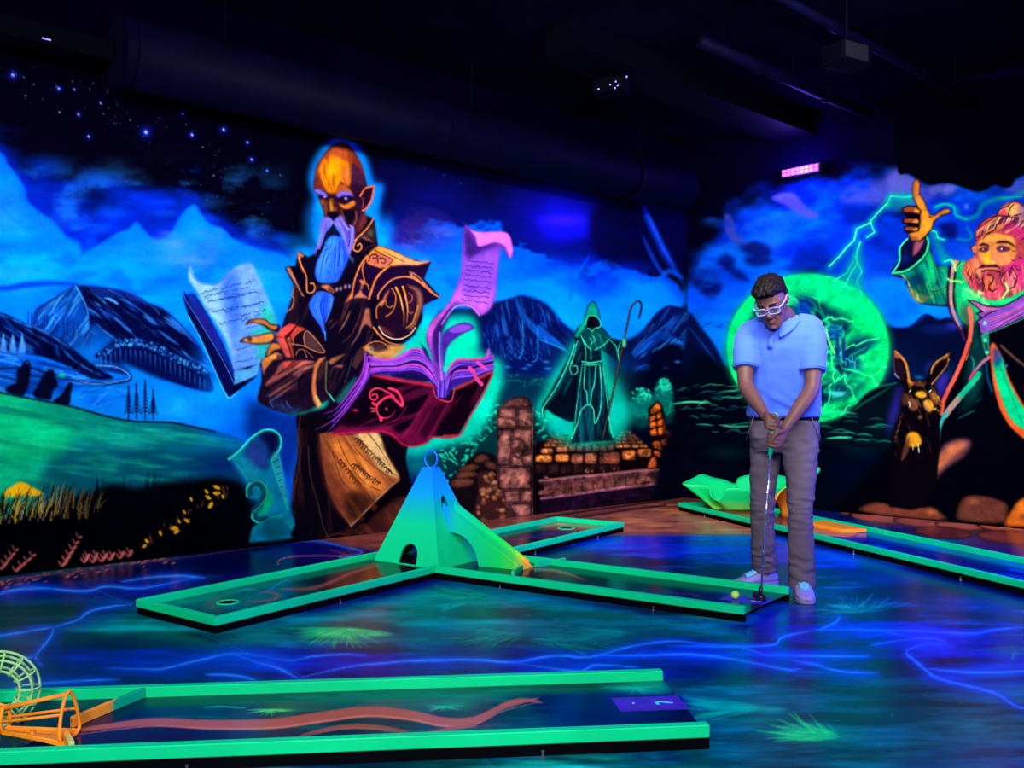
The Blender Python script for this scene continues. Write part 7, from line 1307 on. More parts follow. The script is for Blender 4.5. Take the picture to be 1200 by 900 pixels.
def bed(a, b, c_, d_, root, org, holes=(), step=1.5):
    """painted bed between four corners (a-b and d-c are the long sides)"""
    A, B, C_, D_ = (np.array([p[0], p[1], BEDZ]) for p in (a, b, c_, d_))
    ymid = (A[1] + B[1] + C_[1] + D_[1]) / 4; cell = step * ymid / FPX
    nu = max(4, int(np.linalg.norm(B - A) / cell)); nv = max(4, int(np.linalg.norm(D_ - A) / cell * .55))
    U, V = np.meshgrid(np.linspace(0, 1, nu), np.linspace(0, 1, nv)); U = U[..., None]; V = V[..., None]
    P = (A * (1 - U) * (1 - V) + B * U * (1 - V) + C_ * U * V + D_ * (1 - U) * V).reshape(-1, 3)
    def keep(ctr, q, px, py):
        m = np.ones(len(ctr), bool)
        for h, r in holes: m &= np.hypot(ctr[:, 0] - h.x, ctr[:, 1] - h.y) > r
        return m
    return painted_grid('bed', P, nu, nv, LANEC, M_BED, root, keep, org)
def cup(h, r, root, org):
    bm = bmesh.new(); lathe(bm, [(r * .99, 0.0), (r * .99, 0.001), (r * 1.0, 0.004), (r * 1.26, 0.004), (r * 1.3, 0.0015), (r * 1.3, 0.0)], (h.x, h.y, BEDZ), 28, False); ring = bm_obj('cup_ring', bm, M_RAIL, root, True, org)
    bm = bmesh.new(); lathe(bm, [(0.001, 0.004), (r * 1.02, 0.004), (r * 1.02, BEDZ + .001)], (h.x, h.y, 0), 28, False); bm_obj('cup', bm, M_CUP, root, True, org)
RW_ = 0.034
# front lane
d1 = Vector((0.9949, 0.1003, 0)).normalized(); n1_ = Vector((-d1.y, d1.x, 0))
na, nb = gp(0, 876, RZ1), gp(828, 845, RZ1); fa, fb = gp(48, 804.4, RZ1), gp(774.4, 783, RZ1)
near_e = nb - n1_ * RW_; far_e = fb
near_s = near_e - d1 * 2.9; seam = near_e - d1 * ((nb - gp(5, 875.8, RZ1)).length); far_s = far_e - d1 * 2.85
l1 = empty('putting_lane', (near_s.x, near_s.y, 0)); tag(l1, 'front putting lane with salmon river, violet tee marked 1 and green rails', 'putting lane', 'putting lanes'); org1 = l1.location.copy()
rails([near_s, seam, near_e], RW_, l1, org1); rails([far_e, far_s], RW_, l1, org1)
bed(near_s + d1 * 0, near_e, far_e, far_s, l1, org1)
def flat(name, pts, z, mat, root, org, th=0.0012):
    bm = bmesh.new(); prism(bm, [(p.x, p.y) for p in pts], z, z + th); return bm_obj(name, bm, mat, root, False, org)
tee = flat('tee_mat', [gp(716, 818.5, BEDZ), gp(727, 834, BEDZ), gp(808, 831, BEDZ), gp(793, 815.5, BEDZ)], BEDZ, M_TEE, l1, org1)
def thick(p, q, w):
    d = (q - p).normalized(); n = Vector((-d.y, d.x, 0)) * w / 2; return [p + n, q + n, q - n, p - n]
num = bmesh.new()
for p, q, w in ((gp(767, 822.3, BEDZ), gp(788.5, 824, BEDZ), .009), (gp(767.5, 821.8, BEDZ), gp(771.5, 826, BEDZ), .011)):
    prism(num, [(v.x, v.y) for v in thick(p, q, w)], BEDZ + .0012, BEDZ + .002)
o = bm_obj('tee_numeral', num, M_NUM, tee, False, org1); tag(o, 'turquoise numeral 1')
tp = gp(742.5, 824.5, BEDZ); bm = bmesh.new(); lathe(bm, [(0.0045, 0), (0.004, 0.0012)], (tp.x, tp.y, BEDZ + .0012), 10); bm_obj('tee_spot', bm, M_NUM, tee, False, org1)
# cross-shaped lane with the tower
P1, P2, P3, P4 = gp(158.8, 702, RZ1), gp(252, 724, RZ1), gp(731.7, 612, RZ1), gp(651.7, 605, RZ1)
JJ, E1, E2, FQ = gp(511.5, 664, RZ1), gp(872, 711.3, RZ1), gp(925.5, 687.3, RZ1), gp(663, 656.2, RZ1)
DT = (P3 - P2).normalized(); DN = Vector((DT.y, -DT.x, 0))      # along the cross lane; towards the start lane
KK = line_x(P2.to_2d(), DT.to_2d(), FQ.to_2d(), (E2 - FQ).to_2d()).to_3d()
JJ = P2 + DT * (JJ - P2).dot(DT)
l2 = empty('putting_lane', (JJ.x, JJ.y, 0)); tag(l2, 'T-shaped putting lane with two cups, green rails and the player standing at its tee', 'putting lane', 'putting lanes'); org2 = l2.location.copy()
rails([E2, KK, P3, P4, P1, P2, JJ, E1], RW_, l2, org2)
h1, h2 = gp(267, 706, BEDZ), gp(663.5, 619, BEDZ)
bed(P1 + DN * .02, P4 + DN * .02, P3 - DN * .02, P2 - DN * .02, l2, org2, ((h1, .05), (h2, .06)))
bed(JJ - DN * .02, E1, E2, KK - DN * .02, l2, org2)
cup(h1, .044, l2, org2); cup(h2, .055, l2, org2)
tee2 = flat('tee_mat', [gp(842.5, 702.6, BEDZ), gp(895.5, 708.6, BEDZ), gp(906.5, 703.2, BEDZ), gp(856.5, 697, BEDZ)], BEDZ, M_TEE, l2, org2)
bm = bmesh.new()
for p, q in ((gp(879.5, 704.2, BEDZ), gp(884, 704.6, BEDZ)), (gp(884, 704.6, BEDZ), gp(888, 705.8, BEDZ)), (gp(888, 705.8, BEDZ), gp(892, 705, BEDZ))): prism(bm, [(v.x, v.y) for v in thick(p, q, .006)], BEDZ + .0012, BEDZ + .002)
o = bm_obj('tee_numeral', bm, material('numeral_white', (190, 220, 240), .5, .2), tee2, False, org2); tag(o, 'small white tee marking')
# right lane
N0, N9, F1, F9 = gp(794.7, 588.9, RZ1), gp(1200, 681.7, RZ1), gp(960, 605, RZ1), gp(1200, 653, RZ1)
d3 = (N9 - N0).normalized(); w3 = Vector((-d3.y, d3.x, 0)); F0 = N0 + w3 * .64
N_e = N0 + d3 * 5.6; F_e = F0 + d3 * 5.6
l3 = empty('putting_lane', (N0.x, N0.y, 0)); tag(l3, 'blue putting lane along the right wall with a green leaf obstacle', 'putting lane', 'putting lanes'); org3 = l3.location.copy()
rails([F_e, F0 + d3 * 2.1, F0, N0, N0 + d3 * 3.0, N_e], RW_, l3, org3)
bed(N0 + w3 * .02 + d3 * .02, N_e + w3 * .02, F_e - w3 * .02, F0 - w3 * .02 + d3 * .02, l3, org3)

# ------------------------------------------------------------------ tower obstacle with ramp
def nt(n, t, z): 
    v = DN * n + DT * t + P2; return Vector((v.x, v.y, z))        # n: across (0 = near rail), t: along
def gradient_material(name, stops, z0, z1, axis='Z', rough=.5):
    m = bpy.data.materials.new(name); m.use_nodes = True; ntr = m.node_tree; b = ntr.nodes['Principled BSDF']
    tc = ntr.nodes.new('ShaderNodeTexCoord'); sp_ = ntr.nodes.new('ShaderNodeSeparateXYZ'); mr = ntr.nodes.new('ShaderNodeMapRange'); rp = ntr.nodes.new('ShaderNodeValToRGB')
    ntr.links.new(tc.outputs['Object'], sp_.inputs[0]); ntr.links.new(sp_.outputs[axis], mr.inputs['Value'])
    mr.inputs['From Min'].default_value = z0; mr.inputs['From Max'].default_value = z1
    ntr.links.new(mr.outputs['Result'], rp.inputs['Fac']); ntr.links.new(rp.outputs['Color'], b.inputs['Base Color'])
    e = rp.color_ramp.elements
    while len(e) < len(stops): e.new(.5)
    for el, (p, cc) in zip(e, stops): el.position = p; el.color = lc(cc)
    b.inputs['Roughness'].default_value = rough; b.inputs['Specular IOR Level'].default_value = .2
    return m
M_TOWER = gradient_material('tower_airbrushed_blue_green', ((0.0, (0, 206, 130)), (.42, (0, 200, 138)), (.62, (0, 168, 180)), (.8, (0, 140, 230)), (1.0, (0, 120, 245))), 0, .58)
M_RING = material('ring_blue', (0, 104, 235), .45, .3)
tx = [0.1, 0.55]                        # t range of the base, measured from the corner of the lane (JJ)
tJ = (JJ - P2).dot(DT); ta, tb = tJ + .075, tJ + .555; na_, nb_ = -.575, -.036
tcn, ncn = (ta + tb) / 2, (na_ + nb_) / 2; TH = .04; ZT = .625
base4 = [nt(na_, ta, BEDZ), nt(nb_, ta, BEDZ), nt(nb_, tb, BEDZ), nt(na_, tb, BEDZ)]
top4 = [nt(ncn - TH, tcn - TH, ZT), nt(ncn + TH, tcn - TH, ZT), nt(ncn + TH, tcn + TH, ZT), nt(ncn - TH, tcn + TH, ZT)]
tw = empty('pyramid_tower', (nt(ncn, tcn, BEDZ))); tag(tw, 'blue to green pyramid tower with arched openings, a ring on top and a ramp', 'golf obstacle'); orgt = tw.location.copy()
def panel(outer, holes, th, nrm):
    bm = bmesh.new(); E_ = []
    for loop in [outer] + holes:
        vs = [bm.verts.new(p) for p in loop]; E_ += [bm.edges.new((vs[i], vs[(i + 1) % len(vs)])) for i in range(len(vs))]
    bmesh.ops.triangle_fill(bm, use_beauty=True, edges=E_)
    g = bmesh.ops.extrude_face_region(bm, geom=list(bm.faces))
    for v in g['geom']:
        if isinstance(v, bmesh.types.BMVert): v.co -= nrm * th
    return bm
def face_pt(i, u, v):
    j = (i + 1) % 4; return base4[i].lerp(base4[j], u).lerp(top4[i].lerp(top4[j], u), v)
def arch(i, u0, u1, v0, v1, oval=False):
    pts = []
    for k in range(17):
        a = math.pi * k / 16 if not oval else 2 * math.pi * k / 17
        uu = (u0 + u1) / 2 + (u1 - u0) / 2 * math.cos(a)
        vv = (v0 + v1) / 2 + ((v1 - v0) / 2) * math.sin(a) if (oval or True) else 0
        pts.append((uu, vv))
    if not oval: pts = [(u1, v0)] + pts + [(u0, v0)]
    return [face_pt(i, *p) for p in pts]
for i, holes in enumerate(([arch(0, .38, .66, .012, .215)], [arch(1, .30, .60, .51, .71, True)], [arch(2, .3, .7, .012, .26)], [])):
    j = (i + 1) % 4; nrm = (base4[j] - base4[i]).cross(top4[i] - base4[i]).normalized()
    mid = (base4[i] + base4[j]) / 2; out_ = (mid - orgt); 
    if nrm.dot(out_) < 0: nrm = -nrm
    bm = panel([base4[i], base4[j], top4[j], top4[i]], holes, .012, nrm); bm_obj('side_panel', bm, M_TOWER, tw, False, orgt)
bm = bmesh.new(); hexa(bm, [p - Vector((0, 0, .01)) for p in top4], [p + Vector((0, 0, .003)) for p in top4]); bm_obj('top_cap', bm, M_TOWER, tw, False, orgt)
rc = nt(ncn, tcn, ZT + .055); bm = bmesh.new(); ax = (DN * .75 - DT * .0 + Vector((.35, .1, 0))).normalized()
tube(bm, [rc + ax * (.043 * math.cos(2 * math.pi * k / 28)) + Vector((0, 0, .056 * math.sin(2 * math.pi * k / 28))) for k in range(28)], .0065, 8, True); bm_obj('top_ring', bm, M_RING, tw, True, orgt)
# ramp
M_RAMP = gradient_material('ramp_airbrushed_green_yellow', ((0.0, (0, 140, 220)), (.12, (0, 190, 160)), (.5, (0, 204, 118)), (.7, (10, 214, 96)), (.86, (70, 216, 80)), (.96, (170, 222, 50)), (1.0, (236, 176, 50))), (nt(-.165, tJ + .3, 0) - orgt).x, (nt(.36, tJ + .4, 0) - orgt).x, 'X')
nA, nB, zA, zB = -.165, .352, .375, .055
tn0, tn1, tf0, tf1 = tJ + .262, tJ + .345, tJ + .385, tJ + .47      # near/far wall at start/end
def rz(n): return zA + (zB - zA) * (n - nA) / (nB - nA)
def wl(n, far): 
    u = (n - nA) / (nB - nA); return (tf0 + (tf1 - tf0) * u) if far else (tn0 + (tn1 - tn0) * u)
def wall_panel(far):
    hgt = .038
    outer = [(nA, BEDZ), (nA + .02, BEDZ)] if False else []
    archp = [(-.155, .24), (-.13, .228), (-.09, .232), (-.03, .218), (.025, .18), (.068, .12), (.088, BEDZ)]
    pts = [(nA, rz(nA) + hgt), (nA, .27)] + [tuple(p) for p in spline(archp[:-1], 4)] + [archp[-1], (nB, BEDZ), (nB, rz(nB) + hgt * .6)]
    return [nt(n, wl(n, far), z) for n, z in pts]
for far in (False, True):
    bm = panel(wall_panel(far), [], .012, (-DT if not far else DT)); bm_obj('ramp_side', bm, M_RAMP, tw, False, orgt)
bm = bmesh.new(); hexa(bm, [nt(nA - .02, wl(nA, 0), rz(nA)), nt(nB + .03, wl(nB, 0), BEDZ + .004), nt(nB + .03, wl(nB, 1), BEDZ + .004), nt(nA - .02, wl(nA, 1), rz(nA))],
     [nt(nA - .02, wl(nA, 0), rz(nA) - .012), nt(nB + .03, wl(nB, 0), BEDZ), nt(nB + .03, wl(nB, 1), BEDZ), nt(nA - .02, wl(nA, 1), rz(nA) - .012)]); bm_obj('ramp_deck', bm, M_RAMP, tw, False, orgt)
# deflector boards at the ramp foot
for a, b in ((gp(601, 675.5, BEDZ), gp(611.5, 668, BEDZ)), (gp(627, 665, BEDZ), gp(662, 659.5, BEDZ))):
    q = thick(a, b, .018); bm = bmesh.new(); prism(bm, [(p.x, p.y) for p in q], BEDZ, RZ1 - .004); bevel(bm, .002, 1); bm_obj('deflector_board', bm, M_RAIL, l2, False, org2)
# lane ball
bp = gp(861.5, 702.2, BEDZ); M_BALL = material('ball_fluorescent_yellow_green', (170, 235, 70), .35, .4)
bm = bmesh.new(); bmesh.ops.create_uvsphere(bm, u_segments=28, v_segments=16, radius=.0215)
for v in bm.verts:                       # shallow dimples
    s = math.sin(v.co.x * 900) * math.sin(v.co.y * 900) * math.sin(v.co.z * 900 + 1); v.co *= 1 + .006 * s
ball = bm_obj('golf_ball', bm, M_BALL, None, True); ball.location = (bp.x, bp.y, BEDZ + .0227); tag(ball, 'yellow-green golf ball resting on the violet tee beside the putter', 'golf ball')

# ------------------------------------------------------------------ wire funnel and loop on the front lane
M_ORANGE = material('funnel_orange', (244, 146, 26), .45, .3, var=.06, vscale=10)
M_PALE = material('loop_pale_green', (150, 214, 130), .45, .3, var=.06, vscale=10)
def mixpaint(name, c0, c1, axis, a, b): return gradient_material(name, ((0.0, c0), (1.0, c1)), a, b, axis)
zb_ = BEDZ
big_c = gp(79, 866, zb_); dL = d1; 
fun = empty('wire_funnel', big_c); tag(fun, 'orange wire funnel with a ramp board standing on the front lane', 'golf obstacle'); orgf = fun.location.copy()
wr = .0055
def fp(s, w, z): v = big_c + dL * s + n1_ * w; return Vector((v.x, v.y, z))     # s along lane, w across
mouth = [fp(0, -.05, zb_ + .01), fp(-.004, -.036, zb_ + .085), fp(.0, -.006, zb_ + .135), fp(.006, .012, zb_ + .135), fp(.014, .036, zb_ + .08), fp(.016, .045, zb_ + .01)]
throat = [fp(-.18, -.016, zb_ + .036), fp(-.182, -.022, zb_ + .065), fp(-.18, -.01, zb_ + .1), fp(-.176, .01, zb_ + .1), fp(-.174, .022, zb_ + .065), fp(-.176, .016, zb_ + .036)]
tail = [p + dL * -.05 + (p - fp(-.18, 0, zb_ + .068)) * .5 for p in throat]
for nm, lp in (('mouth_hoop', mouth), ('throat_hoop', throat), ('tail_hoop', tail)):
    bm = bmesh.new(); tube(bm, [Vector(p) for p in spline([tuple(p) for p in lp], 5, True)], wr, 8, True); bm_obj(nm, bm, M_ORANGE, fun, True, orgf)
for k in range(6):
    bm = bmesh.new(); tube(bm, [mouth[k], throat[k]], wr * .85, 8); bm_obj('funnel_wire', bm, M_ORANGE, fun, True, orgf)
    bm = bmesh.new(); tube(bm, [throat[k], tail[k]], wr * .85, 8); bm_obj('funnel_wire', bm, M_ORANGE, fun, True, orgf)
# ramp board rising into the throat
bm = bmesh.new(); rows = []
for k in range(9):
    u = k / 8; s = .015 - .195 * u; z = zb_ + .003 + .034 * (u ** .7); w = .06 - .04 * u
    rows.append([bm.verts.new(fp(s, -w, z)), bm.verts.new(fp(s, 0, z - .006 * math.sin(u * 3))), bm.verts.new(fp(s, w, z)), bm.verts.new(fp(s, w, z - .009)), bm.verts.new(fp(s, 0, z - .015)), bm.verts.new(fp(s, -w, z - .009))])
for A_, B_ in zip(rows, rows[1:]):
    for k in range(6): bm.faces.new((A_[k], A_[(k + 1) % 6], B_[(k + 1) % 6], B_[k]))
bm.faces.new(rows[0]); bm.faces.new(rows[-1][::-1]); bm_obj('ramp_board', bm, M_ORANGE, fun, False, orgf)
for k, s in enumerate((-.1, -.2)):
    bm = bmesh.new(); tube(bm, [fp(s, 0, zb_), fp(s, 0, zb_ + .03 + .02 * k)], .008, 8); bm_obj('ramp_leg', bm, M_ORANGE, fun, True, orgf)
# guide boards of the lane, orange fading to green
ga, gb = gp(84, 853, zb_), gp(176, 814, zb_)
M_GUIDE = mixpaint('guide_orange_green', (244, 146, 26), (0, 176, 120), 'X', .0, 1.0)
def guide(a, b, h, mat, stops=None):
    q = thick(a, b, .016); bm = bmesh.new(); prism(bm, [(p.x, p.y) for p in q], zb_, zb_ + h); bevel(bm, .002, 1); return bm_obj('guide_board', bm, mat, l1, False, org1)
gl = gradient_material('guide_board_orange_green', ((0.0, (246, 150, 26)), (.5, (236, 150, 40)), (.56, (0, 170, 110)), (1.0, (0, 176, 120))), ga.x - org1.x, gb.x - org1.x, 'X')
guide(ga, gb, .034, gl)
gc_, gd_ = gp(77, 869, zb_), gp(84, 883, zb_)
guide(gc_, gd_, .034, gradient_material('guide_board_orange_pale', ((0.0, (246, 150, 26)), (1.0, (190, 214, 120))), gc_.x - org1.x, gd_.x - org1.x, 'X'))
# loop cage of pale green rings behind the funnel
lcn = gp(-6, 850, zb_); loop = empty('wire_loop', (lcn.x, lcn.y, zb_)); tag(loop, 'pale green wire loop cage at the left edge of the front lane', 'golf obstacle'); orgl = loop.location.copy()
RB_ = .092; ctr = Vector((lcn.x, lcn.y, zb_ + .105)); ex = (d1 * .93 + n1_ * .36).normalized(); ey = Vector((0, 0, 1)); ez = ex.cross(ey).normalized()
for k in range(14):
    a = 2 * math.pi * k / 14; c_ = ctr + (ex * math.cos(a) + ey * math.sin(a)) * RB_; rad = (ex * math.cos(a) + ey * math.sin(a))
    bm = bmesh.new(); tube(bm, [c_ + (rad * math.cos(t * math.pi / 9) + ez * math.sin(t * math.pi / 9)) * .033 for t in range(18)], .0036, 6, True); bm_obj('cage_ring', bm, M_PALE, loop, True, orgl)
for r_, off in ((RB_ + .033, 0), (RB_ + .012, .03), (RB_ + .012, -.03), (RB_ - .022, .024), (RB_ - .022, -.024)):
    bm = bmesh.new(); tube(bm, [ctr + (ex * math.cos(t * math.pi / 18) + ey * math.sin(t * math.pi / 18)) * r_ + ez * off for t in range(36)], .0042, 6, True); bm_obj('loop_rail', bm, M_PALE, loop, True, orgl)
for s in (-1, 1):
    bm = bmesh.new(); tube(bm, [ctr + ez * s * .03 - ey * .09, Vector((ctr.x, ctr.y, zb_)) + ez * s * .06], .005, 6); bm_obj('support_leg', bm, M_PALE, loop, True, orgl)

# ------------------------------------------------------------------ folded leaf obstacle on the right lane
M_LEAF = gradient_material('leaf_airbrushed_green', ((0.0, (236, 150, 40)), (.12, (120, 216, 60)), (.35, (0, 206, 96)), (1.0, (0, 214, 110))), -.05, .42, 'Z')
M_LEAFO = gradient_material('leaf_mouth_orange', ((0.0, (250, 140, 30)), (.55, (240, 160, 40)), (.85, (130, 216, 70)), (1.0, (0, 206, 100))), 0, .36, 'Z')
def lanept(s, w, z): v = N0 + d3 * s + w3 * w; return Vector((v.x, v.y, z))
leaf = empty('leaf_obstacle', lanept(.45, .32, BEDZ)); tag(leaf, 'large folded green leaf with an orange mouth on the right lane behind the player', 'golf obstacle'); orgv = leaf.location.copy()
YL = orgv.y
# wavy-rimmed leaf bowl: rows from the foot to the rim
rim = [dp(799, 567, YL + .0), dp(812, 560.5, YL + .16), dp(822, 556, YL + .24), dp(836, 560, YL + .28), dp(850, 563, YL + .3), dp(861, 567, YL + .3), dp(866, 560, YL + .3), dp(882, 556, YL + .3), dp(905, 556, YL + .28), dp(925, 560, YL + .2), dp(934, 566, YL + .05), dp(922, 574, YL - .08), dp(905, 571, YL - .16), dp(890, 566, YL - .2), dp(879, 573, YL - .22), dp(864, 572, YL - .22), dp(851, 573, YL - .2), dp(845, 582, YL - .17), dp(838, 586, YL - .15), dp(832, 580, YL - .12), dp(829, 570, YL - .1), dp(815, 568, YL - .05)]
rim = [Vector(p) for p in spline([tuple(p) for p in rim], 5, True)]
foot_c = dp(866, 603, YL); nR = len(rim); bm = bmesh.new(); rows = []
for k in range(9):
    u = k / 8; row = []
    for j, p in enumerate(rim):
        a = 2 * math.pi * j / nR; f = Vector((foot_c.x + (p.x - foot_c.x) * .42, foot_c.y + (p.y - foot_c.y) * .35, BEDZ + .004))
        q = f.lerp(p, u); q.z = f.z + (p.z - f.z) * (u ** 1.15); bulge = math.sin(u * math.pi) * .02; q.x += bulge * math.cos(a * 5); row.append(bm.verts.new(q))
    rows.append(row)
for A_, B_ in zip(rows, rows[1:]):
    for k in range(nR): bm.faces.new((A_[k], A_[(k + 1) % nR], B_[(k + 1) % nR], B_[k]))
o = bm_obj('leaf_blade', bm, M_LEAF, leaf, True, orgv)
md = o.modifiers.new('thickness', 'SOLIDIFY'); md.thickness = .008
# orange mouth between the player's legs: hooded tunnel with an opening
bm = bmesh.new(); rows = []
mc = lanept(1.15, .33, BEDZ)
for k in range(10):
    u = k / 9; row = []
    for j in range(17):
        a = math.pi * j / 16; r_ = .17 * (1 - .35 * u); h = .30 * (1 - .5 * u)
        c2 = mc + d3 * (.16 - .3 * u); row.append(bm.verts.new(c2 + w3 * (-math.cos(a) * r_) + Vector((0, 0, math.sin(a) ** .8 * h))))
    rows.append(row)
for A_, B_ in zip(rows, rows[1:]):
    for k in range(16): bm.faces.new((A_[k], A_[k + 1], B_[k + 1], B_[k]))
o = bm_obj('leaf_mouth', bm, M_LEAFO, leaf, True, orgv); md = o.modifiers.new('thickness', 'SOLIDIFY'); md.thickness = .008
# lip: orange slab and spilled puddle in front of the mouth
bm = bmesh.new(); a, b = lanept(1.06, .06, 0), lanept(1.0, .56, 0); prism(bm, [(p.x, p.y) for p in (lanept(1.45, .34, 0), lanept(1.9, .36, 0), lanept(1.95, .56, 0), lanept(1.45, .57, 0))], BEDZ + .001, BEDZ + .03); bevel(bm, .004, 1); bm_obj('lip_board', bm, M_ORANGE, leaf, False, orgv)
bm = bmesh.new(); pc = lanept(1.72, .32, 0); prism(bm, [(p.x, p.y) for p in [pc + d3 * (math.cos(k * math.pi / 12) * .34) + w3 * (math.sin(k * math.pi / 12) * .2) for k in range(24)]], BEDZ + .0005, BEDZ + .004); bm_obj('lip_puddle', bm, material('puddle_salmon', (196, 106, 66), .4, .3, var=.1), leaf, False, orgv)
# small curled leaf tip on a stalk
tpv = dp(958, 552, YL + .1); bm = bmesh.new(); tube(bm, [lanept(.9, .5, BEDZ), tpv - Vector((.05, 0, .14)), tpv], [.012, .009, .006], 8); bm_obj('leaf_stalk', bm, M_LEAF, leaf, True, orgv)
bm = bmesh.new(); bmesh.ops.create_uvsphere(bm, u_segments=14, v_segments=8, radius=1, matrix=Matrix.Translation(tpv) @ Matrix.Rotation(.5, 4, 'Y') @ Matrix.Diagonal((.022, .014, .038, 1))); bm_obj('leaf_tip', bm, M_LEAF, leaf, True, orgv)

# ------------------------------------------------------------------ the player
from mathutils import noise as mnoise
M_SKIN = material('skin_tan', (94, 61, 57), .5, .25, var=.06, vscale=14)
M_HAIR = material('hair_dark_brown', (11, 5, 8), .6, .12, var=.5, vscale=90, bump=.5, bscale=140)
M_SHIRT = material('shirt_blue_white', (66, 104, 232), .85, .1, bump=.15, bscale=500, sheen=.1)
M_PANTS = material('trousers_grey', (88, 78, 92), .85, .1, var=.05, vscale=12, bump=.15, bscale=400)
M_BELT = material('belt_black', (10, 10, 14), .5, .3)
M_SHOE = material('shoe_pale_lavender', (140, 130, 176), .6, .2)
M_SOLE = material('shoe_sole_lavender', (124, 118, 160), .6, .2)
M_LACE = material('lace_bright_blue', (110, 196, 255), .6, .2)
M_GLASS = material('frame_pale_violet', (120, 130, 210), .4, .3)
M_LIP = material('lip_brown', (128, 70, 72), .5, .2)
M_LENS = material('lens_clear', (225, 230, 255), .08, .5)
M_LENS.node_tree.nodes['Principled BSDF'].inputs['Transmission Weight'].default_value = .95
V = Vector
def ring_pts(c, A, B, n=28, p=2.2):
    out = []
    for k in range(n):
        a = 2 * math.pi * k / n; ca, sa = math.cos(a), math.sin(a)
        out.append(V(c) + V(A) * (math.copysign(abs(ca) ** (2 / p), ca)) + V(B) * (math.copysign(abs(sa) ** (2 / p), sa)))
    return out
def loft(bm, rings):
    R = [[bm.verts.new(p) for p in r] for r in rings]; n = len(R[0])
    for a, b in zip(R, R[1:]):
        for k in range(n): bm.faces.new((a[k], a[(k + 1) % n], b[(k + 1) % n], b[k]))
    bm.faces.new(R[0][::-1]); bm.faces.new(R[-1])
def limb(bm, pts, rad, n=16, sub=4, flat=1.0):
    """tapering limb through points; radii interpolated"""
    P = spline([tuple(p) for p in pts], sub); R = spline([(r,) for r in rad], sub)[:, 0]
    tube(bm, [V(p) for p in P], [float(max(r, .002)) for r in R], n)
def ell(bm, c, s, rot=None, seg=18):
    m = Matrix.Translation(c) @ (rot.to_4x4() if rot is not None else Matrix.Identity(4)) @ Matrix.Diagonal((s[0], s[1], s[2], 1))
    bmesh.ops.create_uvsphere(bm, u_segments=seg, v_segments=max(8, seg // 2), radius=1, matrix=m)
def fuse(name, bm, voxel, smooth, mat, parent, org, disp=None):
    """one continuous surface from overlapping shapes"""
    bmesh.ops.recalc_face_normals(bm, faces=bm.faces)
    me = bpy.data.meshes.new('tmp'); bm.to_mesh(me); bm.free()
    o = bpy.data.objects.new('tmp', me); COL.objects.link(o)
    m = o.modifiers.new('r', 'REMESH'); m.mode = 'VOXEL'; m.voxel_size = voxel
    if smooth: s = o.modifiers.new('s', 'SMOOTH'); s.factor = .5; s.iterations = smooth
    dg = bpy.context.evaluated_depsgraph_get(); me2 = bpy.data.meshes.new_from_object(o.evaluated_get(dg))
    bpy.data.objects.remove(o); me2.name = name
    if disp is not None:
        nv = len(me2.vertices); co = np.empty(nv * 3); no = np.empty(nv * 3)
        me2.vertices.foreach_get('co', co); me2.vertices.foreach_get('normal', no); co = co.reshape(-1, 3); no = no.reshape(-1, 3)
        d = np.array([disp(V(p)) for p in co]); co = co + no * d[:, None]; me2.vertices.foreach_set('co', co.ravel())
    nv = len(me2.vertices); co = np.empty(nv * 3); me2.vertices.foreach_get('co', co); co = co.reshape(-1, 3) - np.array(org); me2.vertices.foreach_set('co', co.ravel()); me2.update()
    return link(name, me2, mat, parent, True)
# skeleton, read from the photograph
hipR, hipL = V((1.425, 4.95, .93)), V((1.575, 4.84, .93))          # R: his right = image left
kneeR, kneeL = dp(893, 596, 4.95), dp(938, 597, 4.76)
ankR, ankL = dp(896, 668, 5.06), dp(940, 690, 4.78)
pel = V((1.505, 4.89, .95)); chest = V((1.462, 4.77, 1.33)); neckb = V((1.452, 4.735, 1.475)); headc = dp(905, 354, 4.62)
shR, shL = dp(874, 394, 4.79), dp(954, 387, 4.69)
elR, elL = dp(873, 452, 4.70), dp(952, 456, 4.62)
wrR, wrL = dp(897.5, 488, 4.54), dp(921, 501, 4.52)
EXB = V((.93, -.36, 0)).normalized(); EYB = V((EXB.y, -EXB.x, 0))    # across the body; forward (towards viewer)
if EYB.y > 0: EYB = -EYB
man = empty('person', (1.5, 4.85, 0)); tag(man, 'person in pale blue polo shirt, grey trousers and glasses bending to putt', 'person'); orgp = man.location.copy()
G0, G1, GH = dp(908.5, 485.5, 4.50), dp(902.3, 534, 4.50), gp(890, 703, BEDZ)
gax = (G1 - G0).normalized()
HEADM = Matrix.Translation(headc) @ Matrix.Rotation(math.radians(-34), 4, 'Z') @ Matrix.Rotation(math.radians(-6), 4, 'Y') @ Matrix.Rotation(math.radians(34), 4, 'X')
def H(x, y, z): return HEADM @ V((x, y, z))
HR3 = HEADM.to_3x3()
HEADP = [(-.116, .020, -.088, -.048), (-.106, .036, -.097, -.02), (-.085, .049, -.099, .01), (-.06, .057, -.097, .04), (-.03, .064, -.095, .065), (0, .069, -.094, .08), (.03, .073, -.096, .09), (.06, .074, -.091, .093), (.085, .069, -.077, .088), (.105, .056, -.053, .07), (.12, .034, -.024, .042), (.127, .01, .0, .015)]
def head_rings(prof, p=2.3):
    return [[H(q.x, q.y, q.z) for q in ring_pts((0, (yf + yb) / 2, z), (hw, 0, 0), (0, (yb - yf) / 2, 0), 28, p)] for z, hw, yf, yb in prof]
bm = bmesh.new()
loft(bm, head_rings(HEADP))
tube(bm, [H(0, -.1, .022), H(0, -.106, .0), H(0, -.116, -.022), H(0, -.112, -.036)], [.008, .0095, .0135, .011], 12)        # nose
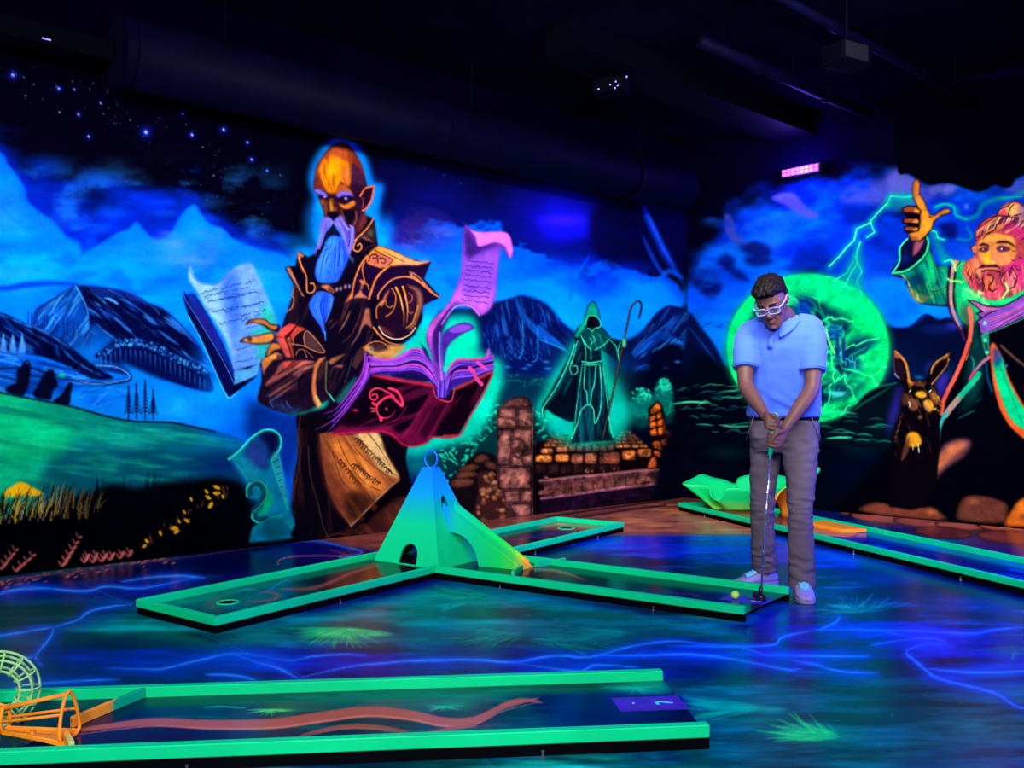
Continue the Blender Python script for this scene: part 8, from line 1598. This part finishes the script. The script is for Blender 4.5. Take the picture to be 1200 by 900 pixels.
for s in (-1, 1):
    ell(bm, H(s * .011, -.106, -.034), (.0085, .009, .007), HR3); ell(bm, H(s * .031, -.091, .028), (.024, .009, .007), HR3); ell(bm, H(s * .031, -.0865, .008), (.0155, .0125, .011), HR3)
    ell(bm, H(s * .046, -.072, -.022), (.017, .018, .016), HR3); ell(bm, H(s * .074, .012, .002), (.007, .017, .03), HR3 @ Matrix.Rotation(s * .25, 3, 'Z')); ell(bm, H(s * .079, .02, .008), (.006, .012, .022), HR3)
ell(bm, H(0, -.096, -.058), (.021, .009, .006), HR3); ell(bm, H(0, -.095, -.07), (.018, .009, .006), HR3); ell(bm, H(0, -.094, -.098), (.018, .012, .013), HR3)
limb(bm, [H(0, .02, -.03), H(0, .03, -.085), neckb + V((0, 0, .02)), neckb - V((0, 0, .05))], [.058, .056, .06, .075])
# trunk and legs below the clothes
def trunk(grow=0.0):
    return [ring_pts(c, EXB * (a + grow), EYB * (b + grow), 32, 2.4) for c, a, b in (
        (pel + V((0, 0, -.13)), .15, .10), (pel + V((0, 0, -.03)), .168, .115), (pel.lerp(chest, .3), .165, .112), (pel.lerp(chest, .65), .172, .115), (chest, .178, .115), (chest.lerp(neckb, .5), .172, .1), (chest.lerp(neckb, .82), .125, .08), (neckb, .075, .065))]
loft(bm, trunk())
for hp, kn, an in ((hipR, kneeR, ankR), (hipL, kneeL, ankL)):
    limb(bm, [hp + V((0, 0, .02)), hp.lerp(kn, .5), kn, kn.lerp(an, .4), an, an - V((0, 0, .05))], [.085, .07, .052, .05, .038, .036])
# arms
for sh, el, wr in ((shR, elR, wrR), (shL, elL, wrL)):
    d_ = (wr - el).normalized()
    limb(bm, [sh.lerp(neckb, .35), sh, sh.lerp(el, .5), el - (el - sh).normalized() * .03, el + d_ * .03, el.lerp(wr, .4), el.lerp(wr, .75), wr, wr + d_ * .02], [.038, .05, .047, .041, .042, .0405, .032, .0265, .026])
# hands closed round the grip
gx = V((1, 0, 0)); gx = (gx - gax * gx.dot(gax)).normalized(); gy = gax.cross(gx).normalized()
if gy.y > 0: gy = -gy                                             # gy: towards the viewer
def gpt(u, ang, r): c = G0 + gax * u; return c + (gx * math.cos(ang) + gy * math.sin(ang)) * r
def hand(side, wr, u0, el):
    """side -1: palm on the image-left of the grip; fingers pass in front and curl behind"""
    A = lambda deg: math.radians(deg) if side > 0 else math.pi - math.radians(deg)
    kc = gpt(u0 + .034, A(22), .036); fd = (wr - el).normalized(); mid = wr.lerp(kc, .55) + (gx * side) * .006
    ax = (gax * .9 + fd * .1).normalized(); th = (gx * side * .8 + gy * .5).normalized()
    loft(bm, [ring_pts(wr - fd * .012, ax * .023, th * .02, 16, 2.2), ring_pts(wr.lerp(mid, .5), ax * .031, th * .019, 16, 2.4), ring_pts(mid, ax * .038, th * .0175, 16, 2.5), ring_pts(kc, ax * .041, th * .0155, 16, 2.6), ring_pts(gpt(u0 + .034, A(45), .031), ax * .036, th * .011, 16, 2.4)])
    for i, (ln, rr_) in enumerate(((1.0, .0086), (1.06, .0088), (1.0, .0085), (.86, .0074))):
        u = u0 + .005 + i * .0196; degs = [18, 50, 85, 120, 155, 150 + 40 * ln]
        P = [gpt(u + .002 * math.sin(k), A(dg), r_) for k, (dg, r_) in enumerate(zip(degs, (.034, .031, .0265, .0255, .0245, .023)))]
        limb(bm, P, [rr_ * 1.12, rr_ * 1.1, rr_, rr_ * 1.02, rr_ * .92, rr_ * .78], 10, 3)
    tb = wr.lerp(kc, .45) - gax * .012 + gy * .012
    limb(bm, [tb, gpt(u0 - .004, A(70), .034), gpt(u0 + .022, A(98), .0325), gpt(u0 + .047, A(104), .028)], [.0135, .0115, .0098, .0082], 10, 4)
hand(-1, wrR, .010, elR); hand(1, wrL, .096, elL)
body = fuse('body', bm, .0046, 1, M_SKIN, man, orgp)
# face details
for s in (-1, 1):
    bm = bmesh.new(); P = spline([tuple(H(s * x, y, z)) for x, y, z in ((.012, -.1035, .032), (.03, -.1035, .038), (.05, -.09, .033))], 5); tube(bm, [V(p) for p in P], [.003 + .002 * math.sin(math.pi * k / (len(P) - 1)) for k in range(len(P))], 8); bm_obj('eyebrow', bm, M_HAIR, body, True, orgp)
    bm = bmesh.new(); P = spline([tuple(H(s * x, y, z)) for x, y, z in ((.019, -.0955, .003), (.031, -.0995, .0), (.043, -.0945, .003))], 5); tube(bm, [V(p) for p in P], .0014, 6); bm_obj('eyelash', bm, M_HAIR, body, True, orgp)
for nm, z, y, w in (('upper_lip', -.0605, -.1045, .022), ('lower_lip', -.0675, -.1035, .019)):
    bm = bmesh.new(); P = spline([tuple(H(x, y + abs(x) * .25, z + (.001 if abs(x) > .01 else 0))) for x in (-w, -w * .5, 0, w * .5, w)], 4); tube(bm, [V(p) for p in P], [.0012 + .0026 * math.sin(math.pi * k / (len(P) - 1)) for k in range(len(P))], 8); bm_obj(nm, bm, M_LIP, body, True, orgp)
# hair
HP = [(-.05, .054, .035, .068), (-.03, .066, .014, .086), (0, .0735, -.012, .097), (.03, .0785, -.04, .105), (.052, .081, -.058, .108), (.068, .0815, -.08, .108), (.08, .081, -.1, .107), (.095, .078, -.112, .104), (.112, .07, -.104, .095), (.13, .054, -.08, .076), (.144, .03, -.045, .044), (.149, .008, -.012, .01)]
bm = bmesh.new(); loft(bm, head_rings(HP, 2.4))
def hair_disp(p):
    q = HEADM.inverted() @ p; return .0075 * mnoise.noise(V((q.x * 70, q.y * 22, q.z * 30))) + .004 * mnoise.noise(V((q.x * 160, q.y * 60, q.z * 60)))
hair = fuse('hair', bm, .0035, 1, M_HAIR, man, orgp, hair_disp)
# glasses
gl = None
bm = bmesh.new()
def rim(s): return [H(s * (.034 + .0275 * math.copysign(abs(math.cos(a)) ** .6, math.cos(a))), -.1115 + .3 * max(0, .034 + .0275 * math.cos(a) - .045), .004 + .0175 * math.copysign(abs(math.sin(a)) ** .6, math.sin(a))) for a in (2 * math.pi * k / 24 for k in range(24))]
tube(bm, rim(1), .0025, 8, True); gl = bm_obj('glasses', bm, M_GLASS, man, True, orgp); tag(gl, 'pale framed glasses')
bm = bmesh.new(); tube(bm, rim(-1), .0025, 8, True); bm_obj('rim', bm, M_GLASS, gl, True, orgp)
bm = bmesh.new(); tube(bm, [H(-.008, -.1115, .009), H(0, -.115, .012), H(.008, -.1115, .009)], .0028, 8); bm_obj('bridge', bm, M_GLASS, gl, True, orgp)
for s in (-1, 1):
    bm = bmesh.new(); tube(bm, [H(s * .06, -.107, .014), H(s * .074, -.085, .018), H(s * .0805, -.03, .02), H(s * .081, .012, .022), H(s * .077, .032, .0)], [.004, .0048, .0042, .0036, .003], 8); bm_obj('temple', bm, M_GLASS, gl, True, orgp)
    bm = bmesh.new(); vs = [bm.verts.new(p) for p in rim(s)]; bm.faces.new(vs); o = bm_obj('lens', bm, M_LENS, gl, False, orgp); md = o.modifiers.new('t', 'SOLIDIFY'); md.thickness = .0015
# trousers
def fold(p, amp, sx, sz, seed): return amp * mnoise.noise(V((p.x * sx + seed, p.y * sx, p.z * sz)))
bm = bmesh.new()
hc = (hipR + hipL) / 2
loft(bm, [ring_pts(c, EXB * a, EYB * b, 32, 2.5) for c, a, b in ((hc + V((0, 0, -.16)), .168, .105), (hc + V((0, 0, -.08)), .188, .126), (hc + V((0, 0, .0)), .186, .128), (hc + V((0, 0, .045)), .178, .12))])
for hp, kn, an, r in ((hipR, kneeR, ankR, (.09, .085, .071, .064, .069, .076)), (hipL, kneeL, ankL, (.096, .092, .078, .069, .069, .073))):
    limb(bm, [hp + V((0, 0, -.01)), hp.lerp(kn, .38), hp.lerp(kn, .75), kn.lerp(an, .12), kn.lerp(an, .62), an + V((0, 0, .012))], r, 22)
def pants_disp(p):
    d_ = fold(p, .006, 9, 14, 0) + fold(p, .004, 18, 30, 5)
    for kn in (kneeR, kneeL):
        w = math.exp(-((p.z - kn.z) / .09) ** 2); d_ += w * .005 * mnoise.noise(V((p.x * 14, p.y * 14, p.z * 46)))
    w = math.exp(-((p.z - .16) / .07) ** 2); d_ += w * (.0025 * math.sin(p.z * 110 + p.x * 50 + 4 * mnoise.noise(p * 14)) + .007 * mnoise.noise(V((p.x * 18, p.y * 18, p.z * 40))))
    for hp in (hipR, hipL):
        w = math.exp(-((p.z - .80) / .08) ** 2); d_ += w * .003 * mnoise.noise(V((p.x * 20, p.y * 8, p.z * 44)))
    return d_
pants = fuse('trousers', bm, .006, 3, M_PANTS, man, orgp, pants_disp)
for k, (hp, s) in enumerate(((hipL, 1), (hipR, -1))):
    a_ = hc + EXB * s * .15 + EYB * .115 + V((0, 0, .035)); b_ = hc + EXB * s * .195 + EYB * .06 + V((0, 0, -.10))
    bm = bmesh.new(); tube(bm, [a_, a_.lerp(b_, .5) + EYB * .012, b_], .003, 6); bm_obj('pocket_seam', bm, M_PANTS, pants, True, orgp)
bm = bmesh.new()
for z0, a, b in ((.022, .186, .128), (.055, .182, .124)): pass
R0 = ring_pts(hc + V((0, 0, .018)), EXB * .1865, EYB * .1285, 40, 2.5); R1 = ring_pts(hc + V((0, 0, .052)), EXB * .1835, EYB * .1255, 40, 2.5); loft(bm, [R0, R1]); bm_obj('belt', bm, M_BELT, man, True, orgp)
# polo shirt
bm = bmesh.new()
loft(bm, [ring_pts(c, EXB * a, EYB * b, 36, 2.4) for c, a, b in (
    (hc + V((-.004, 0, .036)), .197, .140), (hc + V((-.004, -.005, .075)), .199, .142), (pel.lerp(chest, .3), .188, .138), (pel.lerp(chest, .62), .19, .137), (chest, .194, .132), (chest.lerp(neckb, .45), .19, .118), (chest.lerp(neckb, .72), .155, .1), (neckb + V((0, 0, -.012)), .098, .082), (neckb + V((0, 0, .012)), .07, .068))])
for sh, el, f in ((shR, elR, .66), (shL, elL, .70)):
    e_ = sh.lerp(el, f)
    limb(bm, [sh.lerp(neckb, .55) + V((0, 0, .005)), sh.lerp(neckb, .12) + V((0, 0, .004)), sh.lerp(el, .25), sh.lerp(el, .5), e_], [.06, .068, .068, .066, .0675], 22)
def shirt_disp(p):
    d_ = fold(p, .006, 10, 7, 3) + fold(p, .003, 24, 12, 9)
    w = math.exp(-((p.z - 1.04) / .1) ** 2); d_ += w * .006 * mnoise.noise(V((p.x * 12, p.y * 6, p.z * 26 + p.x * 12)))
    for sh in (shR, shL):
        w = math.exp(-((p - (sh + V((0, -.05, -.12)))).length / .11) ** 2); d_ += w * .005 * mnoise.noise(V((p.x * 10 + p.z * 22, p.y * 6, p.z * 22 - p.x * 10)))
    return d_
shirt = fuse('polo_shirt', bm, .006, 3, M_SHIRT, man, orgp, shirt_disp)
# sleeve hems
for sh, el, f in ((shR, elR, .655), (shL, elL, .695)):
    c = sh.lerp(el, f); t = (el - sh).normalized(); a, b = frame(t); bm = bmesh.new(); tube(bm, ring_pts(c - t * .012, a * .0672, b * .0672, 32, 2), .0016, 6, True); bm_obj('sleeve_hem', bm, M_SHIRT, shirt, True, orgp)
# collar: folded band, open at the front
fw = (EYB * .9 - EXB * .42).normalized(); sd = V((-fw.y, fw.x, 0)); rows = [[], [], []]
nc = 30
for k in range(nc + 1):
    a = math.radians(14 + (360 - 28) * k / nc); dirv = fw * math.cos(a) + sd * math.sin(a); front = max(0, math.cos(a)); pt_ = max(0, 1 - min(k, nc - k) / 5.0)
    base = neckb + V((0, 0, .022)) - fw * .004
    drop = -.028 * front - .03 * front ** 2
    rows[0].append(base + dirv * (.066 + .004 * front) + V((0, 0, .004 + drop)))
    rows[1].append(base + dirv * (.072 + .006 * front) + V((0, 0, .012 + drop)))
    rows[2].append(base + dirv * (.098 + .022 * front + .016 * pt_) + V((0, 0, -.026 - .018 * front - .028 * pt_ + drop)))
bm = bmesh.new(); Rr = [[bm.verts.new(p) for p in r] for r in rows]
for a_, b_ in zip(Rr, Rr[1:]):
    for k in range(nc): bm.faces.new((a_[k], a_[k + 1], b_[k + 1], b_[k]))
o = bm_obj('collar', bm, M_SHIRT, shirt, True, orgp); md = o.modifiers.new('t', 'SOLIDIFY'); md.thickness = .004; md.offset = 1
md = o.modifiers.new('s', 'SUBSURF'); md.levels = 1; md.render_levels = 1
# placket with buttons
def chest_pt(u, off): c = neckb.lerp(chest, u); return c + fw * (.085 + .055 * min(1, u * 1.6) + off) + V((0, 0, -.02))
bm = bmesh.new(); vs = []
for k in range(6):
    p = chest_pt(.18 + .14 * k, .004); vs.append((bm.verts.new(p - sd * .015), bm.verts.new(p + sd * .015)))
for (a_, b_), (c_, d_) in zip(vs, vs[1:]): bm.faces.new((a_, b_, d_, c_))
o = bm_obj('placket', bm, M_SHIRT, shirt, True, orgp); md = o.modifiers.new('t', 'SOLIDIFY'); md.thickness = .006; md.offset = 0
for u in (.3, .55):
    bm = bmesh.new(); p = chest_pt(u, .009); ell(bm, p, (.0055, .0055, .0055), None, 10); bm_obj('button', bm, M_LENS if False else M_GLASS, o, True, orgp)
# shoes
def shoe(ank, dirv, label):
    d_ = V((dirv[0], dirv[1], 0)).normalized(); s_ = V((-d_.y, d_.x, 0)); o_ = V((ank.x, ank.y, 0)) - d_ * .075
    prof = [(0, .026, .062), (.02, .036, .085), (.06, .04, .102), (.1, .041, .094), (.14, .045, .078), (.18, .048, .062), (.22, .047, .05), (.25, .041, .043), (.272, .028, .036), (.28, .012, .03)]
    bm = bmesh.new(); loft(bm, [ring_pts(o_ + d_ * s + V((0, 0, (h + .018) / 2)), s_ * w, V((0, 0, (h - .018) / 2)), 20, 2.5) for s, w, h in prof]); up = bm_obj('shoe', bm, M_SHOE, man, True, orgp); tag(up, label)
    bm = bmesh.new(); lp = [(o_ + d_ * s + s_ * (w + .004)) for s, w, h in prof] + [(o_ + d_ * s - s_ * (w + .004)) for s, w, h in prof[::-1]]
    prism(bm, [(p.x, p.y) for p in lp], 0.0, .026); bevel(bm, .004, 1); bm_obj('sole', bm, M_SOLE, up, False, orgp)
    bm = bmesh.new(); loft(bm, [ring_pts(o_ + d_ * s + V((0, 0, h)), s_ * w, V((0, 0, .006)), 14, 2.4) for s, w, h in ((.085, .02, .102), (.11, .024, .095), (.14, .025, .083), (.17, .024, .069), (.195, .018, .06))]); bm_obj('tongue', bm, M_LACE, up, True, orgp)
    for k in range(5):
        s = .1 + k * .022; h = np.interp(s, [.06, .1, .14, .18, .22], [.106, .1, .086, .07, .057]); w = .026
        for sg_ in (-1, 1):
            bm = bmesh.new(); tube(bm, [o_ + d_ * s + s_ * w * sg_ + V((0, 0, h - .006)), o_ + d_ * (s + .008) + V((0, 0, h + .006)), o_ + d_ * (s + .018) - s_ * w * sg_ + V((0, 0, h - .01))], .0033, 6); bm_obj('lace', bm, M_LACE, up, True, orgp)
shoe(ankR, (-.95, -.31), 'pale shoe turned to the left'); shoe(ankL, (-.2, -1), 'pale shoe pointing forward')

# ------------------------------------------------------------------ putter
M_GRIP = material('grip_fluorescent_green', (0, 214, 130), .55, .2)
M_SHAFT = material('shaft_steel', (190, 190, 225), .16, .6, .9)
M_PUT = material('putter_black', (14, 18, 20), .35, .4)
put = empty('putter', (GH.x, GH.y, BEDZ)); tag(put, 'golf putter with bright green grip and steel shaft held by the player', 'golf club'); orgq = put.location.copy()
bm = bmesh.new(); tube(bm, [G0 - gax * .006, G0, G0.lerp(G1, .5), G1], [.0125, .0135, .0125, .0105], 14); bm_obj('grip', bm, M_GRIP, put, True, orgq)
nk = dp(892.3, 688, 4.50)
bm = bmesh.new(); tube(bm, [G1, G1.lerp(nk, .5), nk], [.0062, .0056, .0048], 10); sf = bm_obj('shaft', bm, M_SHAFT, put, True, orgq)
for k in range(1, 9):
    c = G1.lerp(nk, k / 9.5); bm = bmesh.new(); t = (nk - G1).normalized(); tube(bm, [c - t * .003, c + t * .003], .0064, 10); bm_obj('shaft_step', bm, M_SHAFT, sf, True, orgq)
bm = bmesh.new(); tube(bm, [nk - gax * .002, dp(891, 694, 4.5), GH + V((0, 0, .022))], [.0085, .0095, .011], 10); bm_obj('hosel', bm, M_PUT, put, True, orgq)
bm = bmesh.new(); box(bm, (0, 0, 0), (.034, .105, .03)); bevel(bm, .007, 2)
hm = Matrix.Translation((GH.x, GH.y, BEDZ + .0185)) @ Matrix.Rotation(math.radians(8), 4, 'Z')
bmesh.ops.transform(bm, matrix=hm, verts=bm.verts); bm_obj('putter_head', bm, M_PUT, put, False, orgq)
bm = bmesh.new(); box(bm, (.0175, 0, .0), (.003, .07, .02)); bmesh.ops.transform(bm, matrix=hm, verts=bm.verts); bm_obj('head_insert', bm, material('insert_green', (20, 120, 90), .4, .3), put, False, orgq)
